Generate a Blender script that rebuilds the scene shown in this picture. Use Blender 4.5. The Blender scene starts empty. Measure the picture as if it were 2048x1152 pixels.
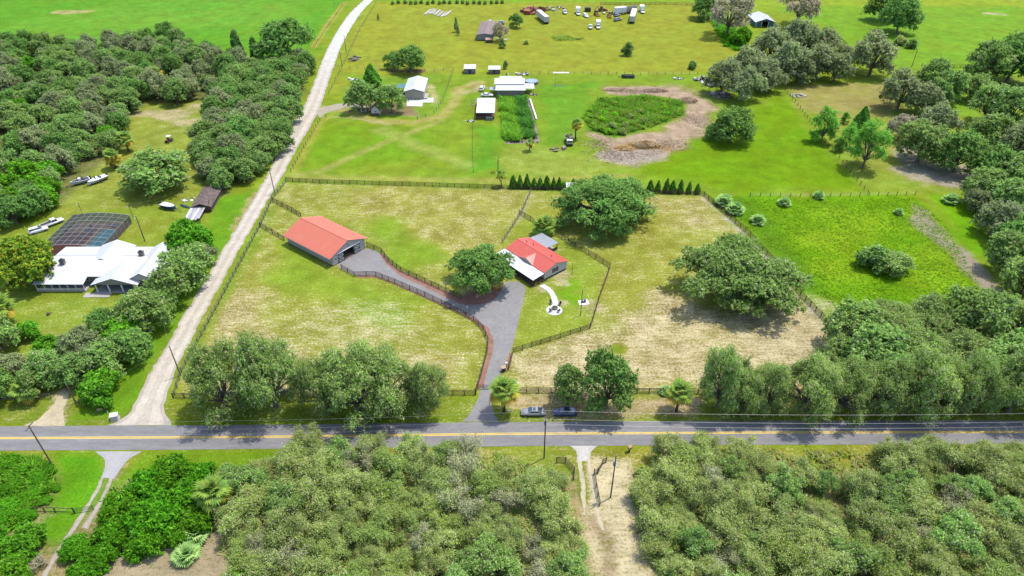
import bpy, math, random
import numpy as np
from mathutils import Vector, Matrix

S = bpy.context.scene
COL = S.collection
R = math.radians

# ------------------------------------------------------------------ camera
CAM_H, FPX, PITCH = 100.0, 1365.33, R(36.0)
cd = bpy.data.cameras.new("camera"); cd.lens = 24.0; cd.sensor_width = 36.0
cd.clip_start = 1.0; cd.clip_end = 9000.0
cam = bpy.data.objects.new("camera", cd); COL.objects.link(cam)
cam.location = (0, 0, CAM_H); cam.rotation_euler = (R(90) - PITCH, 0, 0)
S.camera = cam

# ------------------------------------------------------------------ sky, sun, exposure
SUN_EL = R(68.0)
SUN_AZ = math.atan2(0.54, 0.84)          # the sun stands over +x, +y
w = bpy.data.worlds.new("World"); S.world = w; w.use_nodes = True
nt = w.node_tree; nt.nodes.clear()
sky = nt.nodes.new("ShaderNodeTexSky"); sky.sky_type = 'NISHITA'; sky.sun_disc = False
sky.sun_elevation = SUN_EL; sky.sun_rotation = R(90) - SUN_AZ
sky.air_density = 1.0; sky.dust_density = 1.6; sky.ozone_density = 1.0
bg = nt.nodes.new("ShaderNodeBackground"); bg.inputs[1].default_value = 0.15
wo = nt.nodes.new("ShaderNodeOutputWorld")
nt.links.new(sky.outputs[0], bg.inputs[0]); nt.links.new(bg.outputs[0], wo.inputs[0])
sd = bpy.data.lights.new("sun", 'SUN'); sd.energy = 2.25; sd.angle = R(0.9); sd.color = (1.0, 0.965, 0.90)
sun = bpy.data.objects.new("sun", sd); COL.objects.link(sun)
sv = Vector((math.cos(SUN_EL) * math.cos(SUN_AZ), math.cos(SUN_EL) * math.sin(SUN_AZ), math.sin(SUN_EL)))
sun.rotation_euler = sv.to_track_quat('Z', 'Y').to_euler(); sun.location = sv * 300
S.view_settings.view_transform = 'Standard'; S.view_settings.look = 'None'
S.view_settings.exposure = 1.66; S.view_settings.gamma = 1.0
S.view_settings.use_curve_mapping = False
S.render.engine = 'CYCLES'
S.cycles.max_bounces = 6; S.cycles.transparent_max_bounces = 12
S.cycles.diffuse_bounces = 4; S.cycles.glossy_bounces = 2; S.cycles.transmission_bounces = 3

# ------------------------------------------------------------------ survey: a bearing read off the picture -> a point on level z
_c, _s = math.cos(PITCH), math.sin(PITCH)
def G(px, py, z=0.0):
    u = (px - 1024) / FPX; v = (576 - py) / FPX
    dy = _c + v * _s; dz = -_s + v * _c
    t = (z - CAM_H) / dz
    return (u * t, dy * t)
def GP(pts, z=0.0): return [G(p[0], p[1], z) for p in pts]

# ------------------------------------------------------------------ colour and materials
K = 0.30
def lin(c):
    c = c / 255.0
    return c / 12.92 if c <= 0.04045 else ((c + 0.055) / 1.055) ** 2.4
def A(r, g, b, k=1.0): return (lin(r) * K * k, lin(g) * K * k, lin(b) * K * k)

_M = {}
def pm(name, rgb, rough=0.75, metal=0.0, var=0.14, scale=2.0, bump=0.0, bscale=6.0, spec=0.35, stretch=(1, 1, 1), second=None, smix=0.5):
    """procedural principled material: base colour with two octaves of wear, optional second tone and bump"""
    if name in _M: return _M[name]
    m = bpy.data.materials.new(name); m.use_nodes = True
    n = m.node_tree.nodes; l = m.node_tree.links
    b = n["Principled BSDF"]
    b.inputs["Roughness"].default_value = rough; b.inputs["Metallic"].default_value = metal
    b.inputs["Specular IOR Level"].default_value = spec
    tc = n.new("ShaderNodeTexCoord"); mp = n.new("ShaderNodeMapping"); mp.inputs["Scale"].default_value = stretch
    l.new(tc.outputs["Object"], mp.inputs[0])
    t1 = n.new("ShaderNodeTexNoise"); t1.inputs["Scale"].default_value = scale; t1.inputs["Detail"].default_value = 6; t1.inputs["Roughness"].default_value = 0.65
    l.new(mp.outputs[0], t1.inputs["Vector"])
    mr = n.new("ShaderNodeMapRange"); mr.inputs[1].default_value = 0.3; mr.inputs[2].default_value = 0.7
    mr.inputs[3].default_value = 1 - var; mr.inputs[4].default_value = 1 + var
    l.new(t1.outputs["Fac"], mr.inputs[0])
    base = None
    if second:
        t2 = n.new("ShaderNodeTexNoise"); t2.inputs["Scale"].default_value = scale * 0.6; t2.inputs["Detail"].default_value = 5
        l.new(mp.outputs[0], t2.inputs["Vector"])
        r2 = n.new("ShaderNodeMapRange"); r2.inputs[1].default_value = 0.62 - 0.25 * smix; r2.inputs[2].default_value = 0.72 - 0.25 * smix
        l.new(t2.outputs["Fac"], r2.inputs[0])
        mx0 = n.new("ShaderNodeMix"); mx0.data_type = 'RGBA'
        mx0.inputs[6].default_value = (*rgb, 1); mx0.inputs[7].default_value = (*second, 1)
        l.new(r2.outputs[0], mx0.inputs[0]); base = mx0.outputs[2]
    mx = n.new("ShaderNodeVectorMath"); mx.operation = 'SCALE'
    if base is not None: l.new(base, mx.inputs[0])
    else: mx.inputs[0].default_value = rgb
    l.new(mr.outputs[0], mx.inputs["Scale"]); l.new(mx.outputs[0], b.inputs["Base Color"])
    if bump > 0:
        t3 = n.new("ShaderNodeTexNoise"); t3.inputs["Scale"].default_value = bscale; t3.inputs["Detail"].default_value = 4
        l.new(mp.outputs[0], t3.inputs["Vector"])
        bp = n.new("ShaderNodeBump"); bp.inputs["Strength"].default_value = bump; bp.inputs["Distance"].default_value = 0.08
        l.new(t3.outputs["Fac"], bp.inputs["Height"]); l.new(bp.outputs[0], b.inputs["Normal"])
    _M[name] = m
    return m

def attr_material(name, trans=0.5, jitter=0.12, rough=0.9, spec=0.08):
    """leaves and other small pieces: the colour is stored with the pieces; each object shifts it a little"""
    if name in _M: return _M[name]
    m = bpy.data.materials.new(name); m.use_nodes = True
    n = m.node_tree.nodes; l = m.node_tree.links
    b = n["Principled BSDF"]; b.inputs["Roughness"].default_value = rough; b.inputs["Specular IOR Level"].default_value = spec
    at = n.new("ShaderNodeAttribute"); at.attribute_name = "tint"
    oi = n.new("ShaderNodeObjectInfo")
    h = n.new("ShaderNodeHueSaturation")
    r1 = n.new("ShaderNodeMapRange"); r1.inputs[3].default_value = 1 - jitter; r1.inputs[4].default_value = 1 + jitter
    l.new(oi.outputs["Random"], r1.inputs[0]); l.new(r1.outputs[0], h.inputs["Value"])
    mt = n.new("ShaderNodeMath"); mt.operation = 'FRACT'
    mm = n.new("ShaderNodeMath"); mm.operation = 'MULTIPLY'; mm.inputs[1].default_value = 7.31
    l.new(oi.outputs["Random"], mm.inputs[0]); l.new(mm.outputs[0], mt.inputs[0])
    r2 = n.new("ShaderNodeMapRange"); r2.inputs[3].default_value = 0.5 - 0.010; r2.inputs[4].default_value = 0.5 + 0.006
    l.new(mt.outputs[0], r2.inputs[0]); l.new(r2.outputs[0], h.inputs["Hue"])
    l.new(at.outputs["Color"], h.inputs["Color"]); l.new(h.outputs[0], b.inputs["Base Color"])
    if trans > 0:
        tr = n.new("ShaderNodeBsdfTranslucent"); l.new(h.outputs[0], tr.inputs[0])
        ms = n.new("ShaderNodeMixShader"); ms.inputs[0].default_value = trans
        l.new(b.outputs[0], ms.inputs[1]); l.new(tr.outputs[0], ms.inputs[2])
        l.new(ms.outputs[0], n["Material Output"].inputs["Surface"])
    _M[name] = m
    return m
LEAF = attr_material("leaf")
PIECE = attr_material("piece", trans=0.0, jitter=0.05, rough=0.8)

# ------------------------------------------------------------------ mesh helpers
def link(o, parent=None):
    COL.objects.link(o)
    if parent is not None: o.parent = parent
    return o
def tag(o, label, cat, group=None):
    o["label"] = label; o["category"] = cat
    if group: o["group"] = group
    return o
def thing(name, label, cat, loc=(0, 0, 0), rz=0.0, group=None):
    o = bpy.data.objects.new(name, None); o.empty_display_size = 0.3
    COL.objects.link(o)
    o.location = loc if len(loc) == 3 else (loc[0], loc[1], 0.0); o.rotation_euler = (0, 0, rz)
    return tag(o, label, cat, group)

class MB:
    def __init__(s): s.v = []; s.f = []
    def add(s, vs, fs):
        o = len(s.v); s.v += [tuple(p) for p in vs]; s.f += [tuple(i + o for i in q) for q in fs]; return s
    def box(s, c, d, rz=0.0, rx=0.0, ry=0.0):
        m = Matrix.Translation(c) @ Matrix.Rotation(rz, 4, 'Z') @ Matrix.Rotation(ry, 4, 'Y') @ Matrix.Rotation(rx, 4, 'X')
        h = [x / 2 for x in d]
        vs = [m @ Vector((sx * h[0], sy * h[1], sz * h[2])) for sx in (-1, 1) for sy in (-1, 1) for sz in (-1, 1)]
        return s.add(vs, [(0, 1, 3, 2), (4, 6, 7, 5), (0, 4, 5, 1), (2, 3, 7, 6), (0, 2, 6, 4), (1, 5, 7, 3)])
    def bb(s, x0, x1, y0, y1, z0, z1): return s.box(((x0 + x1) / 2, (y0 + y1) / 2, (z0 + z1) / 2), (x1 - x0, y1 - y0, z1 - z0))
    def prism(s, poly, z0, z1):
        """a plan outline (counter-clockwise) raised from z0 to z1"""
        n = len(poly)
        vs = [(p[0], p[1], z0) for p in poly] + [(p[0], p[1], z1) for p in poly]
        fs = [tuple(range(n - 1, -1, -1)), tuple(range(n, 2 * n))] + [(i, (i + 1) % n, n + (i + 1) % n, n + i) for i in range(n)]
        return s.add(vs, fs)
    def slab(s, q, t):
        """four roof corners (counter-clockwise seen from above) thickened downwards by t"""
        vs = list(q) + [(p[0], p[1], p[2] - t) for p in q]; n = len(q)
        fs = [tuple(range(n)), tuple(range(2 * n - 1, n - 1, -1))] + [(i, n + i, n + (i + 1) % n, (i + 1) % n) for i in range(n)]
        return s.add(vs, fs)
    def cone(s, p0, p1, r0, r1, n=8, cap=True):
        p0 = Vector(p0); p1 = Vector(p1); d = (p1 - p0)
        if d.length < 1e-6: return s
        d.normalize(); a = d.orthogonal().normalized(); b = d.cross(a)
        vs = []
        for p, r in ((p0, r0), (p1, r1)):
            for i in range(n):
                t = 2 * math.pi * i / n; vs.append(p + a * (math.cos(t) * r) + b * (math.sin(t) * r))
        fs = [(i, (i + 1) % n, n + (i + 1) % n, n + i) for i in range(n)]
        if cap: fs += [tuple(range(n - 1, -1, -1)), tuple(range(n, 2 * n))]
        return s.add(vs, fs)
    def tube(s, pts, r, n=5):
        rs = r if hasattr(r, "__len__") else [r] * len(pts)
        for i in range(len(pts) - 1): s.cone(pts[i], pts[i + 1], rs[i], rs[i + 1], n, cap=(i == 0 or i == len(pts) - 2))
        return s
    def ball(s, c, r, nu=10, nv=6, sq=(1, 1, 1)):
        vs = [(c[0], c[1], c[2] - r * sq[2])]
        for j in range(1, nv):
            ph = -math.pi / 2 + math.pi * j / nv
            for i in range(nu):
                t = 2 * math.pi * i / nu
                vs.append((c[0] + r * sq[0] * math.cos(ph) * math.cos(t), c[1] + r * sq[1] * math.cos(ph) * math.sin(t), c[2] + r * sq[2] * math.sin(ph)))
        vs.append((c[0], c[1], c[2] + r * sq[2])); top = len(vs) - 1
        fs = [(0, 1 + (i + 1) % nu, 1 + i) for i in range(nu)]
        for j in range(nv - 2):
            for i in range(nu):
                a = 1 + j * nu + i; b = 1 + j * nu + (i + 1) % nu
                fs.append((a, b, b + nu, a + nu))
        o = 1 + (nv - 2) * nu
        fs += [(o + i, o + (i + 1) % nu, top) for i in range(nu)]
        return s.add(vs, fs)
    def loft(s, rings, cap=True):
        n = len(rings[0]); vs = [p for r in rings for p in r]; fs = []
        for j in range(len(rings) - 1):
            for i in range(n): fs.append((j * n + i, j * n + (i + 1) % n, (j + 1) * n + (i + 1) % n, (j + 1) * n + i))
        if cap: fs += [tuple(range(n - 1, -1, -1)), tuple(range((len(rings) - 1) * n, len(rings) * n))]
        return s.add(vs, fs)
    def mesh(s, name, mat, smooth=False):
        me = bpy.data.meshes.new(name); me.from_pydata(s.v, [], s.f)
        import bmesh
        bm = bmesh.new(); bm.from_mesh(me); bmesh.ops.recalc_face_normals(bm, faces=bm.faces); bm.to_mesh(me); bm.free()
        me.materials.append(mat)
        if smooth: me.polygons.foreach_set("use_smooth", [True] * len(me.polygons))
        me.update(); return me
    def build(s, name, mat, parent=None, smooth=False):
        return link(bpy.data.objects.new(name, s.mesh(name, mat, smooth)), parent)

def np_mesh(name, verts, quads, cols, mat):
    """fast mesh from arrays: quads (m,4), one colour per face"""
    me = bpy.data.meshes.new(name)
    nv, nf = len(verts), len(quads); k = quads.shape[1]
    me.vertices.add(nv); me.vertices.foreach_set("co", np.asarray(verts, np.float32).ravel())
    me.loops.add(nf * k); me.loops.foreach_set("vertex_index", np.asarray(quads, np.int32).ravel())
    me.polygons.add(nf)
    me.polygons.foreach_set("loop_start", np.arange(0, nf * k, k, dtype=np.int32))
    me.update(calc_edges=True)
    a = me.attributes.new("tint", 'FLOAT_COLOR', 'FACE')
    c4 = np.ones((nf, 4), np.float32); c4[:, :3] = cols
    a.data.foreach_set("color", c4.ravel())
    me.materials.append(mat)
    return me
# ================================================================== GROUND
def struct(o): o["kind"] = "structure"; return o

def axis(lo, hi, step, far):
    a = list(np.arange(lo, hi + 0.01, step))
    up, dn, d = [], [], step
    x = a[-1]
    while x < far: d *= 1.6; x += d; up.append(x)
    x = a[0]; d = step
    while x > -far: d *= 1.6; x -= d; dn.append(x)
    return np.array(dn[::-1] + a + up)
gx = axis(-330, 330, 1.15, 4500); gy = axis(40, 470, 1.15, 4500)
GX, GY = np.meshgrid(gx, gy); PX = GX.ravel(); PY = GY.ravel(); NG = PX.size
gcol = np.zeros((NG, 3)); bcol = np.zeros((NG, 3)); bare = np.zeros(NG)
gcol[:] = A(150, 180, 50); bcol[:] = A(222, 208, 160); bare[:] = 0.08

def sdist(poly, x, y):
    """signed distance to a closed outline, positive inside"""
    n = len(poly); d = np.full(x.shape, 1e9); ins = np.zeros(x.shape, bool)
    for i in range(n):
        ax, ay = poly[i]; bx, by = poly[(i + 1) % n]
        ex, ey = bx - ax, by - ay
        L = ex * ex + ey * ey + 1e-9
        t = np.clip(((x - ax) * ex + (y - ay) * ey) / L, 0, 1)
        d = np.minimum(d, np.hypot(x - ax - t * ex, y - ay - t * ey))
        c = ((ay > y) != (by > y)) & (x < ex * (y - ay) / (by - ay + 1e-12) + ax)
        ins ^= c
    return np.where(ins, d, -d)
def ldist(line, x, y):
    d = np.full(x.shape, 1e9)
    for i in range(len(line) - 1):
        ax, ay = line[i]; ex, ey = line[i + 1][0] - ax, line[i + 1][1] - ay
        t = np.clip(((x - ax) * ex + (y - ay) * ey) / (ex * ex + ey * ey + 1e-9), 0, 1)
        d = np.minimum(d, np.hypot(x - ax - t * ex, y - ay - t * ey))
    return d
def wob(x, y, s=0.11):
    return (np.sin(x * s * 1.7 + 1.3 * np.sin(y * s)) + np.sin(y * s * 2.3 + 1.7 * np.sin(x * s * 1.3)) + np.sin((x + y) * s * 3.1)) / 3
def lay(sel, wt, g, b, br):
    wt = wt[:, None]
    if g is not None: gcol[sel] = gcol[sel] * (1 - wt) + np.array(g) * wt
    if b is not None: bcol[sel] = bcol[sel] * (1 - wt) + np.array(b) * wt
    if br is not None: bare[sel] = bare[sel] * (1 - wt[:, 0]) + br * wt[:, 0]
def paint(px, g=None, b=None, br=None, f=2.0, k=1.0, world=False):
    poly = px if world else GP(px)
    xs = [p[0] for p in poly]; ys = [p[1] for p in poly]; m = 3 * f + 3
    sel = np.where((PX > min(xs) - m) & (PX < max(xs) + m) & (PY > min(ys) - m) & (PY < max(ys) + m))[0]
    if not len(sel): return
    x, y = PX[sel], PY[sel]
    d = sdist(poly, x, y) + wob(x, y) * f * 0.9
    t = np.clip((d + f) / (2 * f), 0, 1); lay(sel, t * t * (3 - 2 * t) * k, g, b, br)
def path(px, wd, g=None, b=None, br=None, f=1.0, k=1.0):
    line = GP(px)
    xs = [p[0] for p in line]; ys = [p[1] for p in line]; m = wd + 3 * f
    sel = np.where((PX > min(xs) - m) & (PX < max(xs) + m) & (PY > min(ys) - m) & (PY < max(ys) + m))[0]
    x, y = PX[sel], PY[sel]
    d = wd / 2 - ldist(line, x, y) + wob(x, y, 0.4) * f * 0.5
    t = np.clip((d + f) / (2 * f), 0, 1); lay(sel, t * t * (3 - 2 * t) * k, g, b, br)
def spot(px, py, rm, g=None, b=None, br=None, k=1.0, asp=1.0):
    cx, cy = G(px, py)
    poly = [(cx + rm * asp * math.cos(a), cy + rm * math.sin(a)) for a in np.linspace(0, 2 * math.pi, 13)[:-1]]
    paint(poly, g, b, br, f=rm * 0.45, k=k, world=True)

SAND = A(228, 214, 168); STRAW = A(236, 224, 176); LITTER = A(186, 158, 120)
# fields beyond
paint([(745, 5), (1440, 5), (1490, 95), (1440, 148), (900, 148), (640, 190), (700, 60)], A(166, 180, 60), br=0.05, f=4)
paint([(700, -40), (1500, -40), (1500, 3), (760, 3)], A(140, 190, 50), br=0.05, f=3)
paint([(-900, -70), (720, -70), (700, 0), (655, 45), (625, 110), (560, 120), (400, 110), (0, 110), (-900, 140)], A(108, 180, 46), br=0.0, f=4)
path([(690, 5), (655, 50), (628, 95)], 3, A(190, 190, 80), br=0.35)
spot(145, 24, 5.5, b=A(214, 196, 130), br=0.75, asp=2.2)
for x, y, r in ((400, 20, 30), (200, 50, 25), (480, 40, 22)): spot(x, y, r, A(125, 188, 60), k=0.6, asp=2)
paint([(1480, -40), (2700, -60), (2700, 170), (1900, 152), (1800, 135), (1700, 100), (1640, 50), (1560, 20)], A(134, 186, 50), br=0.05, f=4)
paint([(1480, -40), (2700, -60), (2700, 14), (1650, 12), (1480, 20)], A(160, 190, 55), br=0.08, f=3)
spot(1985, 28, 4, b=SAND, br=0.6, asp=2)
# middle yard
paint([(640, 205), (900, 150), (1430, 150), (1600, 190), (1730, 385), (1410, 390), (1000, 375), (570, 360)], A(142, 178, 52), br=0.12, f=3)
paint([(640, 245), (850, 262), (900, 320), (640, 335), (590, 330)], A(130, 178, 42), br=0.05, f=4)
paint([(950, 250), (1000, 250), (1010, 340), (945, 345)], A(112, 178, 48), br=0.03, f=3)
paint([(1080, 170), (1190, 165), (1170, 250), (1100, 290)], A(118, 178, 48), br=0.06, f=3)
paint([(1400, 265), (1560, 190), (1725, 380), (1430, 383), (1270, 335)], A(126, 174, 28), br=0.03, f=4)
paint([(1000, 290), (1130, 300), (1260, 335), (1200, 350), (1000, 345)], A(160, 185, 70), br=0.3, f=3)
paint([(690, 150), (890, 150), (890, 230), (680, 230)], A(140, 180, 55), br=0.22, f=3)
path([(640, 216), (690, 222), (760, 243), (830, 245), (885, 232), (910, 205), (915, 178), (960, 166)], 4.6, A(185, 188, 85), A(205, 190, 130), 0.5, 1.6)
path([(645, 232), (720, 238), (780, 250)], 2, None, A(208, 190, 150), 0.62, 1.0)
path([(950, 165), (965, 175), (925, 185)], 6, None, A(222, 196, 150), 0.6, 2)
path([(575, 352), (640, 343), (720, 305), (830, 262), (880, 240)], 3.2, A(172, 188, 85), A(205, 190, 130), 0.38, 1.5)
path([(590, 356), (760, 357), (1000, 362), (1250, 352)], 3.5, A(178, 188, 85), A(205, 190, 130), 0.36, 1.5)
path([(760, 260), (830, 290), (930, 330)], 6, A(165, 188, 80), None, 0.2, 2)
paint([(730, 205), (830, 205), (840, 232), (720, 230)], b=A(170, 140, 110), br=0.75, f=1.5)
path([(860, 170), (868, 195), (870, 205)], 4, None, A(235, 215, 160), 0.6, 1.5)
paint([(770, 138), (850, 138), (845, 147), (775, 147)], b=A(150, 110, 90), br=0.7, f=1.5)
paint([(1085, 185), (1150, 200), (1190, 180), (1190, 300), (1250, 340), (1060, 330)], br=0.25, f=4, k=0.6)
# brush-pile ring
DEB = A(222, 192, 166)
paint([(1176, 270), (1190, 262), (1230, 278), (1300, 262), (1370, 232), (1372, 205), (1290, 190), (1205, 190), (1212, 176), (1330, 168), (1400, 185), (1428, 215), (1412, 255), (1365, 300), (1270, 326), (1215, 318)], A(165, 160, 90), DEB, 0.72, 3.5)
paint([(1162, 235), (1200, 196), (1290, 191), (1368, 203), (1366, 230), (1300, 258), (1230, 274), (1182, 262)], A(92, 165, 34), br=0.06, f=1.2)
spot(1285, 298, 5, None, A(190, 150, 80), 0.9, asp=2)
spot(1265, 310, 7, None, A(205, 190, 178), 0.9, k=0.8, asp=1.8)
spot(1440, 190, 6, None, A(190, 170, 150), 0.55)
# main paddock
paint([(563, 367), (1410, 392), (1650, 640), (1752, 790), (343, 797), (362, 745), (520, 455)], A(166, 177, 66), STRAW, 0.40, 1.2)
paint([(700, 375), (1040, 380), (1000, 480), (860, 520), (700, 450)], A(176, 178, 72), br=0.43, f=5)
paint([(560, 490), (670, 540), (755, 558), (860, 600), (800, 650), (640, 600), (540, 560)], A(148, 184, 58), br=0.2, f=5)
paint([(690, 440), (790, 440), (880, 520), (800, 545)], A(145, 184, 55), br=0.22, f=4)
paint([(640, 610), (800, 600), (850, 660), (760, 720), (600, 720), (520, 640)], None, None, 0.52, 5)
paint([(365, 790), (420, 640), (470, 560), (520, 600), (560, 680), (700, 700), (900, 720), (880, 790)], A(182, 174, 82), None, 0.54, 5)
paint([(1310, 395), (1405, 395), (1500, 480), (1420, 460), (1330, 460)], A(180, 178, 80), None, 0.48, 4)
paint([(1200, 440), (1340, 430), (1350, 560), (1250, 640), (1180, 600)], A(168, 176, 66), None, 0.36, 4)
paint([(1020, 720), (1180, 660), (1330, 600), (1450, 620), (1640, 615), (1752, 785), (1022, 788)], A(180, 170, 88), A(244, 226, 178), 0.62, 5)
paint([(1500, 620), (1650, 640), (1730, 760), (1500, 720)], None, A(240, 224, 180), 0.66, 4)
paint([(1075, 425), (1140, 400), (1310, 430), (1300, 470), (1120, 470)], None, None, 0.3, 3)
spot(1237, 697, 2.2, A(135, 165, 45), None, 0.05)
# fence-line sand and the house yard
path([(565, 367), (1060, 380), (1405, 393)], 1.6, None, A(225, 210, 150), 0.5, 0.8)
path([(1412, 395), (1500, 478), (1600, 594), (1648, 645)], 2.6, None, A(214, 204, 184), 0.72, 1.2)
path([(1062, 385), (1043, 428), (1008, 482)], 1.8, None, A(215, 205, 160), 0.6, 0.8)
path([(1040, 430), (1220, 537)], 1.4, None, A(220, 205, 160), 0.5, 0.7)
paint([(1060, 440), (1130, 475), (1218, 540), (1178, 655), (1032, 702), (1052, 572), (1000, 500), (1020, 455)], A(158, 182, 62), STRAW, 0.3, 1.5)
for x, y in ((1150, 600), (1143, 570), (1128, 590)): spot(x, y, 2.6, A(125, 195, 40), None, 0.05, k=0.8)
for x, y, r in ((1085, 578, 2), (1128, 605, 2), (1180, 612, 3), (1120, 548, 3), (1128, 566, 2)): spot(x, y, r, None, A(225, 205, 165), 0.62)
spot(975, 596, 5, None, A(170, 105, 80), 0.8, asp=1.4)
# right-hand meadow
paint([(1420, 393), (1830, 388), (1895, 440), (1960, 560), (2000, 660), (1700, 650), (1645, 605), (1560, 520), (1470, 440)], A(122, 180, 24), A(190, 190, 70), 0.06, 2.5)
paint([(1420, 395), (1500, 400), (1560, 470), (1650, 590), (1700, 630), (1640, 605), (1560, 520), (1470, 440)], A(105, 160, 35), A(170, 175, 110), 0.15, 3)
for x, y, r in ((1660, 430, 6), (1700, 470, 7), (1690, 540, 7), (1880, 520, 7), (1640, 480, 5), (1750, 450, 6), (1870, 560, 6)): spot(x, y, r, A(150, 195, 40), A(200, 190, 90), 0.22, k=0.8, asp=1.3)
paint([(1825, 405), (1860, 420), (1890, 455), (1950, 510), (2010, 570), (2012, 600), (1975, 590), (1930, 550), (1895, 505), (1845, 462), (1810, 440)], A(130, 175, 50), A(190, 174, 154), 0.86, 1.6)
paint([(1620, 595), (1665, 600), (1700, 640), (1690, 680), (1650, 655)], A(150, 180, 60), A(226, 214, 180), 0.5, 2)
# right-hand pasture wood
paint([(1572, 182), (1780, 152), (2700, 150), (2700, 760), (2050, 640), (1960, 520), (1895, 440), (1832, 386), (1730, 382)], A(150, 182, 58), A(200, 180, 140), 0.3, 2.5)
paint([(1580, 170), (1790, 165), (1800, 215), (1760, 240), (1660, 235), (1600, 215)], A(176, 178, 82), A(190, 160, 130), 0.46, 3)
paint([(1765, 290), (1805, 280), (1965, 352), (1905, 378), (1815, 362), (1770, 340)], A(170, 175, 90), A(212, 200, 180), 0.8, 3)
paint([(1640, 230), (1800, 240), (1800, 330), (1730, 360)], A(160, 180, 65), A(190, 165, 130), 0.36, 3)
paint([(1890, 190), (1960, 190), (1950, 235), (1895, 225)], A(140, 190, 55), None, 0.15, 3)
paint([(1860, 390), (1960, 420), (1970, 520), (1900, 460)], A(120, 185, 25), A(180, 180, 60), 0.1, 3)
paint([(1650, 640), (2000, 600), (2700, 620), (2700, 790), (1750, 790)], A(150, 165, 70), A(170, 145, 112), 0.55, 2.5)
paint([(1700, 780), (2700, 770), (2700, 815), (1700, 815)], None, A(190, 165, 130), 0.6, 2)
# road verges
paint([(338, 799), (1750, 793), (2700, 800), (2700, 846), (-900, 858), (-900, 800)], A(140, 166, 50), A(226, 206, 156), 0.36, 0.9)
paint([(995, 790), (1410, 788), (1400, 830), (1335, 838), (1090, 836), (1080, 820), (1000, 814)], A(168, 164, 80), A(218, 194, 150), 0.64, 1.3)
paint([(1400, 790), (1760, 790), (1740, 820), (1430, 820)], None, A(205, 180, 140), 0.45, 1.5)
paint([(395, 800), (880, 795), (890, 820), (400, 822)], None, A(195, 165, 125), 0.42, 1.5)
path([(345, 845), (600, 845), (900, 838)], 2.0, A(135, 170, 45), None, 0.3, 1.0)
path([(365, 740), (440, 610), (520, 470), (545, 420)], 3.0, A(142, 172, 55), A(214, 200, 140), 0.35, 1.2)
# south side
paint([(-900, 900), (2700, 886), (2700, 930), (-900, 950)], A(158, 168, 56), A(224, 206, 150), 0.38, 0.9)
paint([(-900, 945), (2700, 922), (2700, 1500), (-900, 1500)], A(142, 160, 76), A(205, 176, 132), 0.6, 2)
paint([(100, 903), (214, 903), (207, 960), (180, 1010), (120, 1100), (70, 1080), (100, 1000), (112, 960)], A(106, 176, 36), A(205, 185, 130), 0.1, 1.5)
paint([(72, 1005), (150, 1010), (120, 1040), (60, 1040)], None, A(205, 180, 140), 0.5, 1.5)
paint([(282, 903), (560, 899), (560, 946), (430, 942), (330, 928), (250, 965), (228, 975)], A(126, 174, 42), A(225, 205, 150), 0.16, 1.2)
paint([(190, 1110), (300, 1080), (430, 1030), (470, 1060), (500, 1200), (200, 1200)], None, A(206, 184, 150), 0.8, 2)
paint([(430, 950), (520, 945), (500, 1010), (440, 1030)], A(125, 175, 45), None, 0.2, 2)
paint([(-900, 935), (30, 930), (30, 980), (-20, 1000), (-900, 1000)], A(130, 175, 55), A(215, 190, 150), 0.4, 2)
paint([(1180, 915), (1262, 912), (1275, 1000), (1300, 1080), (1335, 1200), (1180, 1200), (1172, 1060), (1168, 1000)], A(165, 170, 80), A(250, 232, 186), 0.78, 1.8)
path([(1190, 1040), (1215, 1085), (1225, 1200)], 2.0, None, A(205, 175, 150), 0.7, 1.0)
path([(1164, 920), (1168, 1000)], 1.0, A(140, 170, 50), None, 0.15, 0.5)
paint([(960, 900), (1140, 905), (1150, 960), (960, 950)], A(150, 172, 60), A(222, 205, 150), 0.4, 2)
# west: woods, clearing, house lot
paint([(-900, 95), (330, 92), (500, 125), (600, 125), (615, 135), (590, 230), (540, 330), (460, 390), (380, 400), (-900, 460)], A(112, 138, 58), LITTER, 0.5, 3)
paint([(245, 235), (300, 205), (420, 200), (425, 245), (400, 275), (395, 350), (405, 392), (340, 430), (280, 470), (60, 480), (120, 420), (180, 340), (225, 310)], A(160, 178, 66), A(222, 205, 155), 0.32, 2.5)
for x, y, r in ((285, 228, 4), (340, 230, 5), (410, 212, 4), (378, 245, 4)): spot(x, y, r, None, A(226, 205, 160), 0.7, asp=1.6)
paint([(60, 440), (330, 405), (420, 395), (470, 395), (540, 370), (470, 480), (300, 800), (110, 800), (-900, 850), (-900, 470)], A(150, 175, 56), A(220, 204, 155), 0.3, 2.5)
paint([(430, 400), (520, 372), (330, 700), (250, 830), (140, 845), (250, 720), (400, 520)], A(118, 176, 42), None, 0.12, 1.5)
paint([(60, 610), (190, 605), (140, 720), (20, 760)], A(150, 180, 62), A(226, 205, 158), 0.36, 3)
path([(122, 790), (118, 815), (105, 850)], 3.0, None, A(236, 218, 176), 0.85, 1.2)
path([(585, 215), (600, 170), (625, 120)], 3, A(168, 180, 70), A(216, 196, 140), 0.45, 1.5)
path([(545, 350), (500, 405), (470, 455)], 3.0, None, A(216, 180, 140), 0.6, 1.5)
path([(560, 380), (553, 395), (525, 452), (510, 470)], 2.2, None, A(226, 208, 160), 0.45, 1)
path([(662, 230), (640, 245), (585, 345)], 3.0, A(172, 186, 70), A(220, 205, 150), 0.3, 1.0)

me = bpy.data.meshes.new("ground")
nx, ny = len(gx), len(gy)
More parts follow.
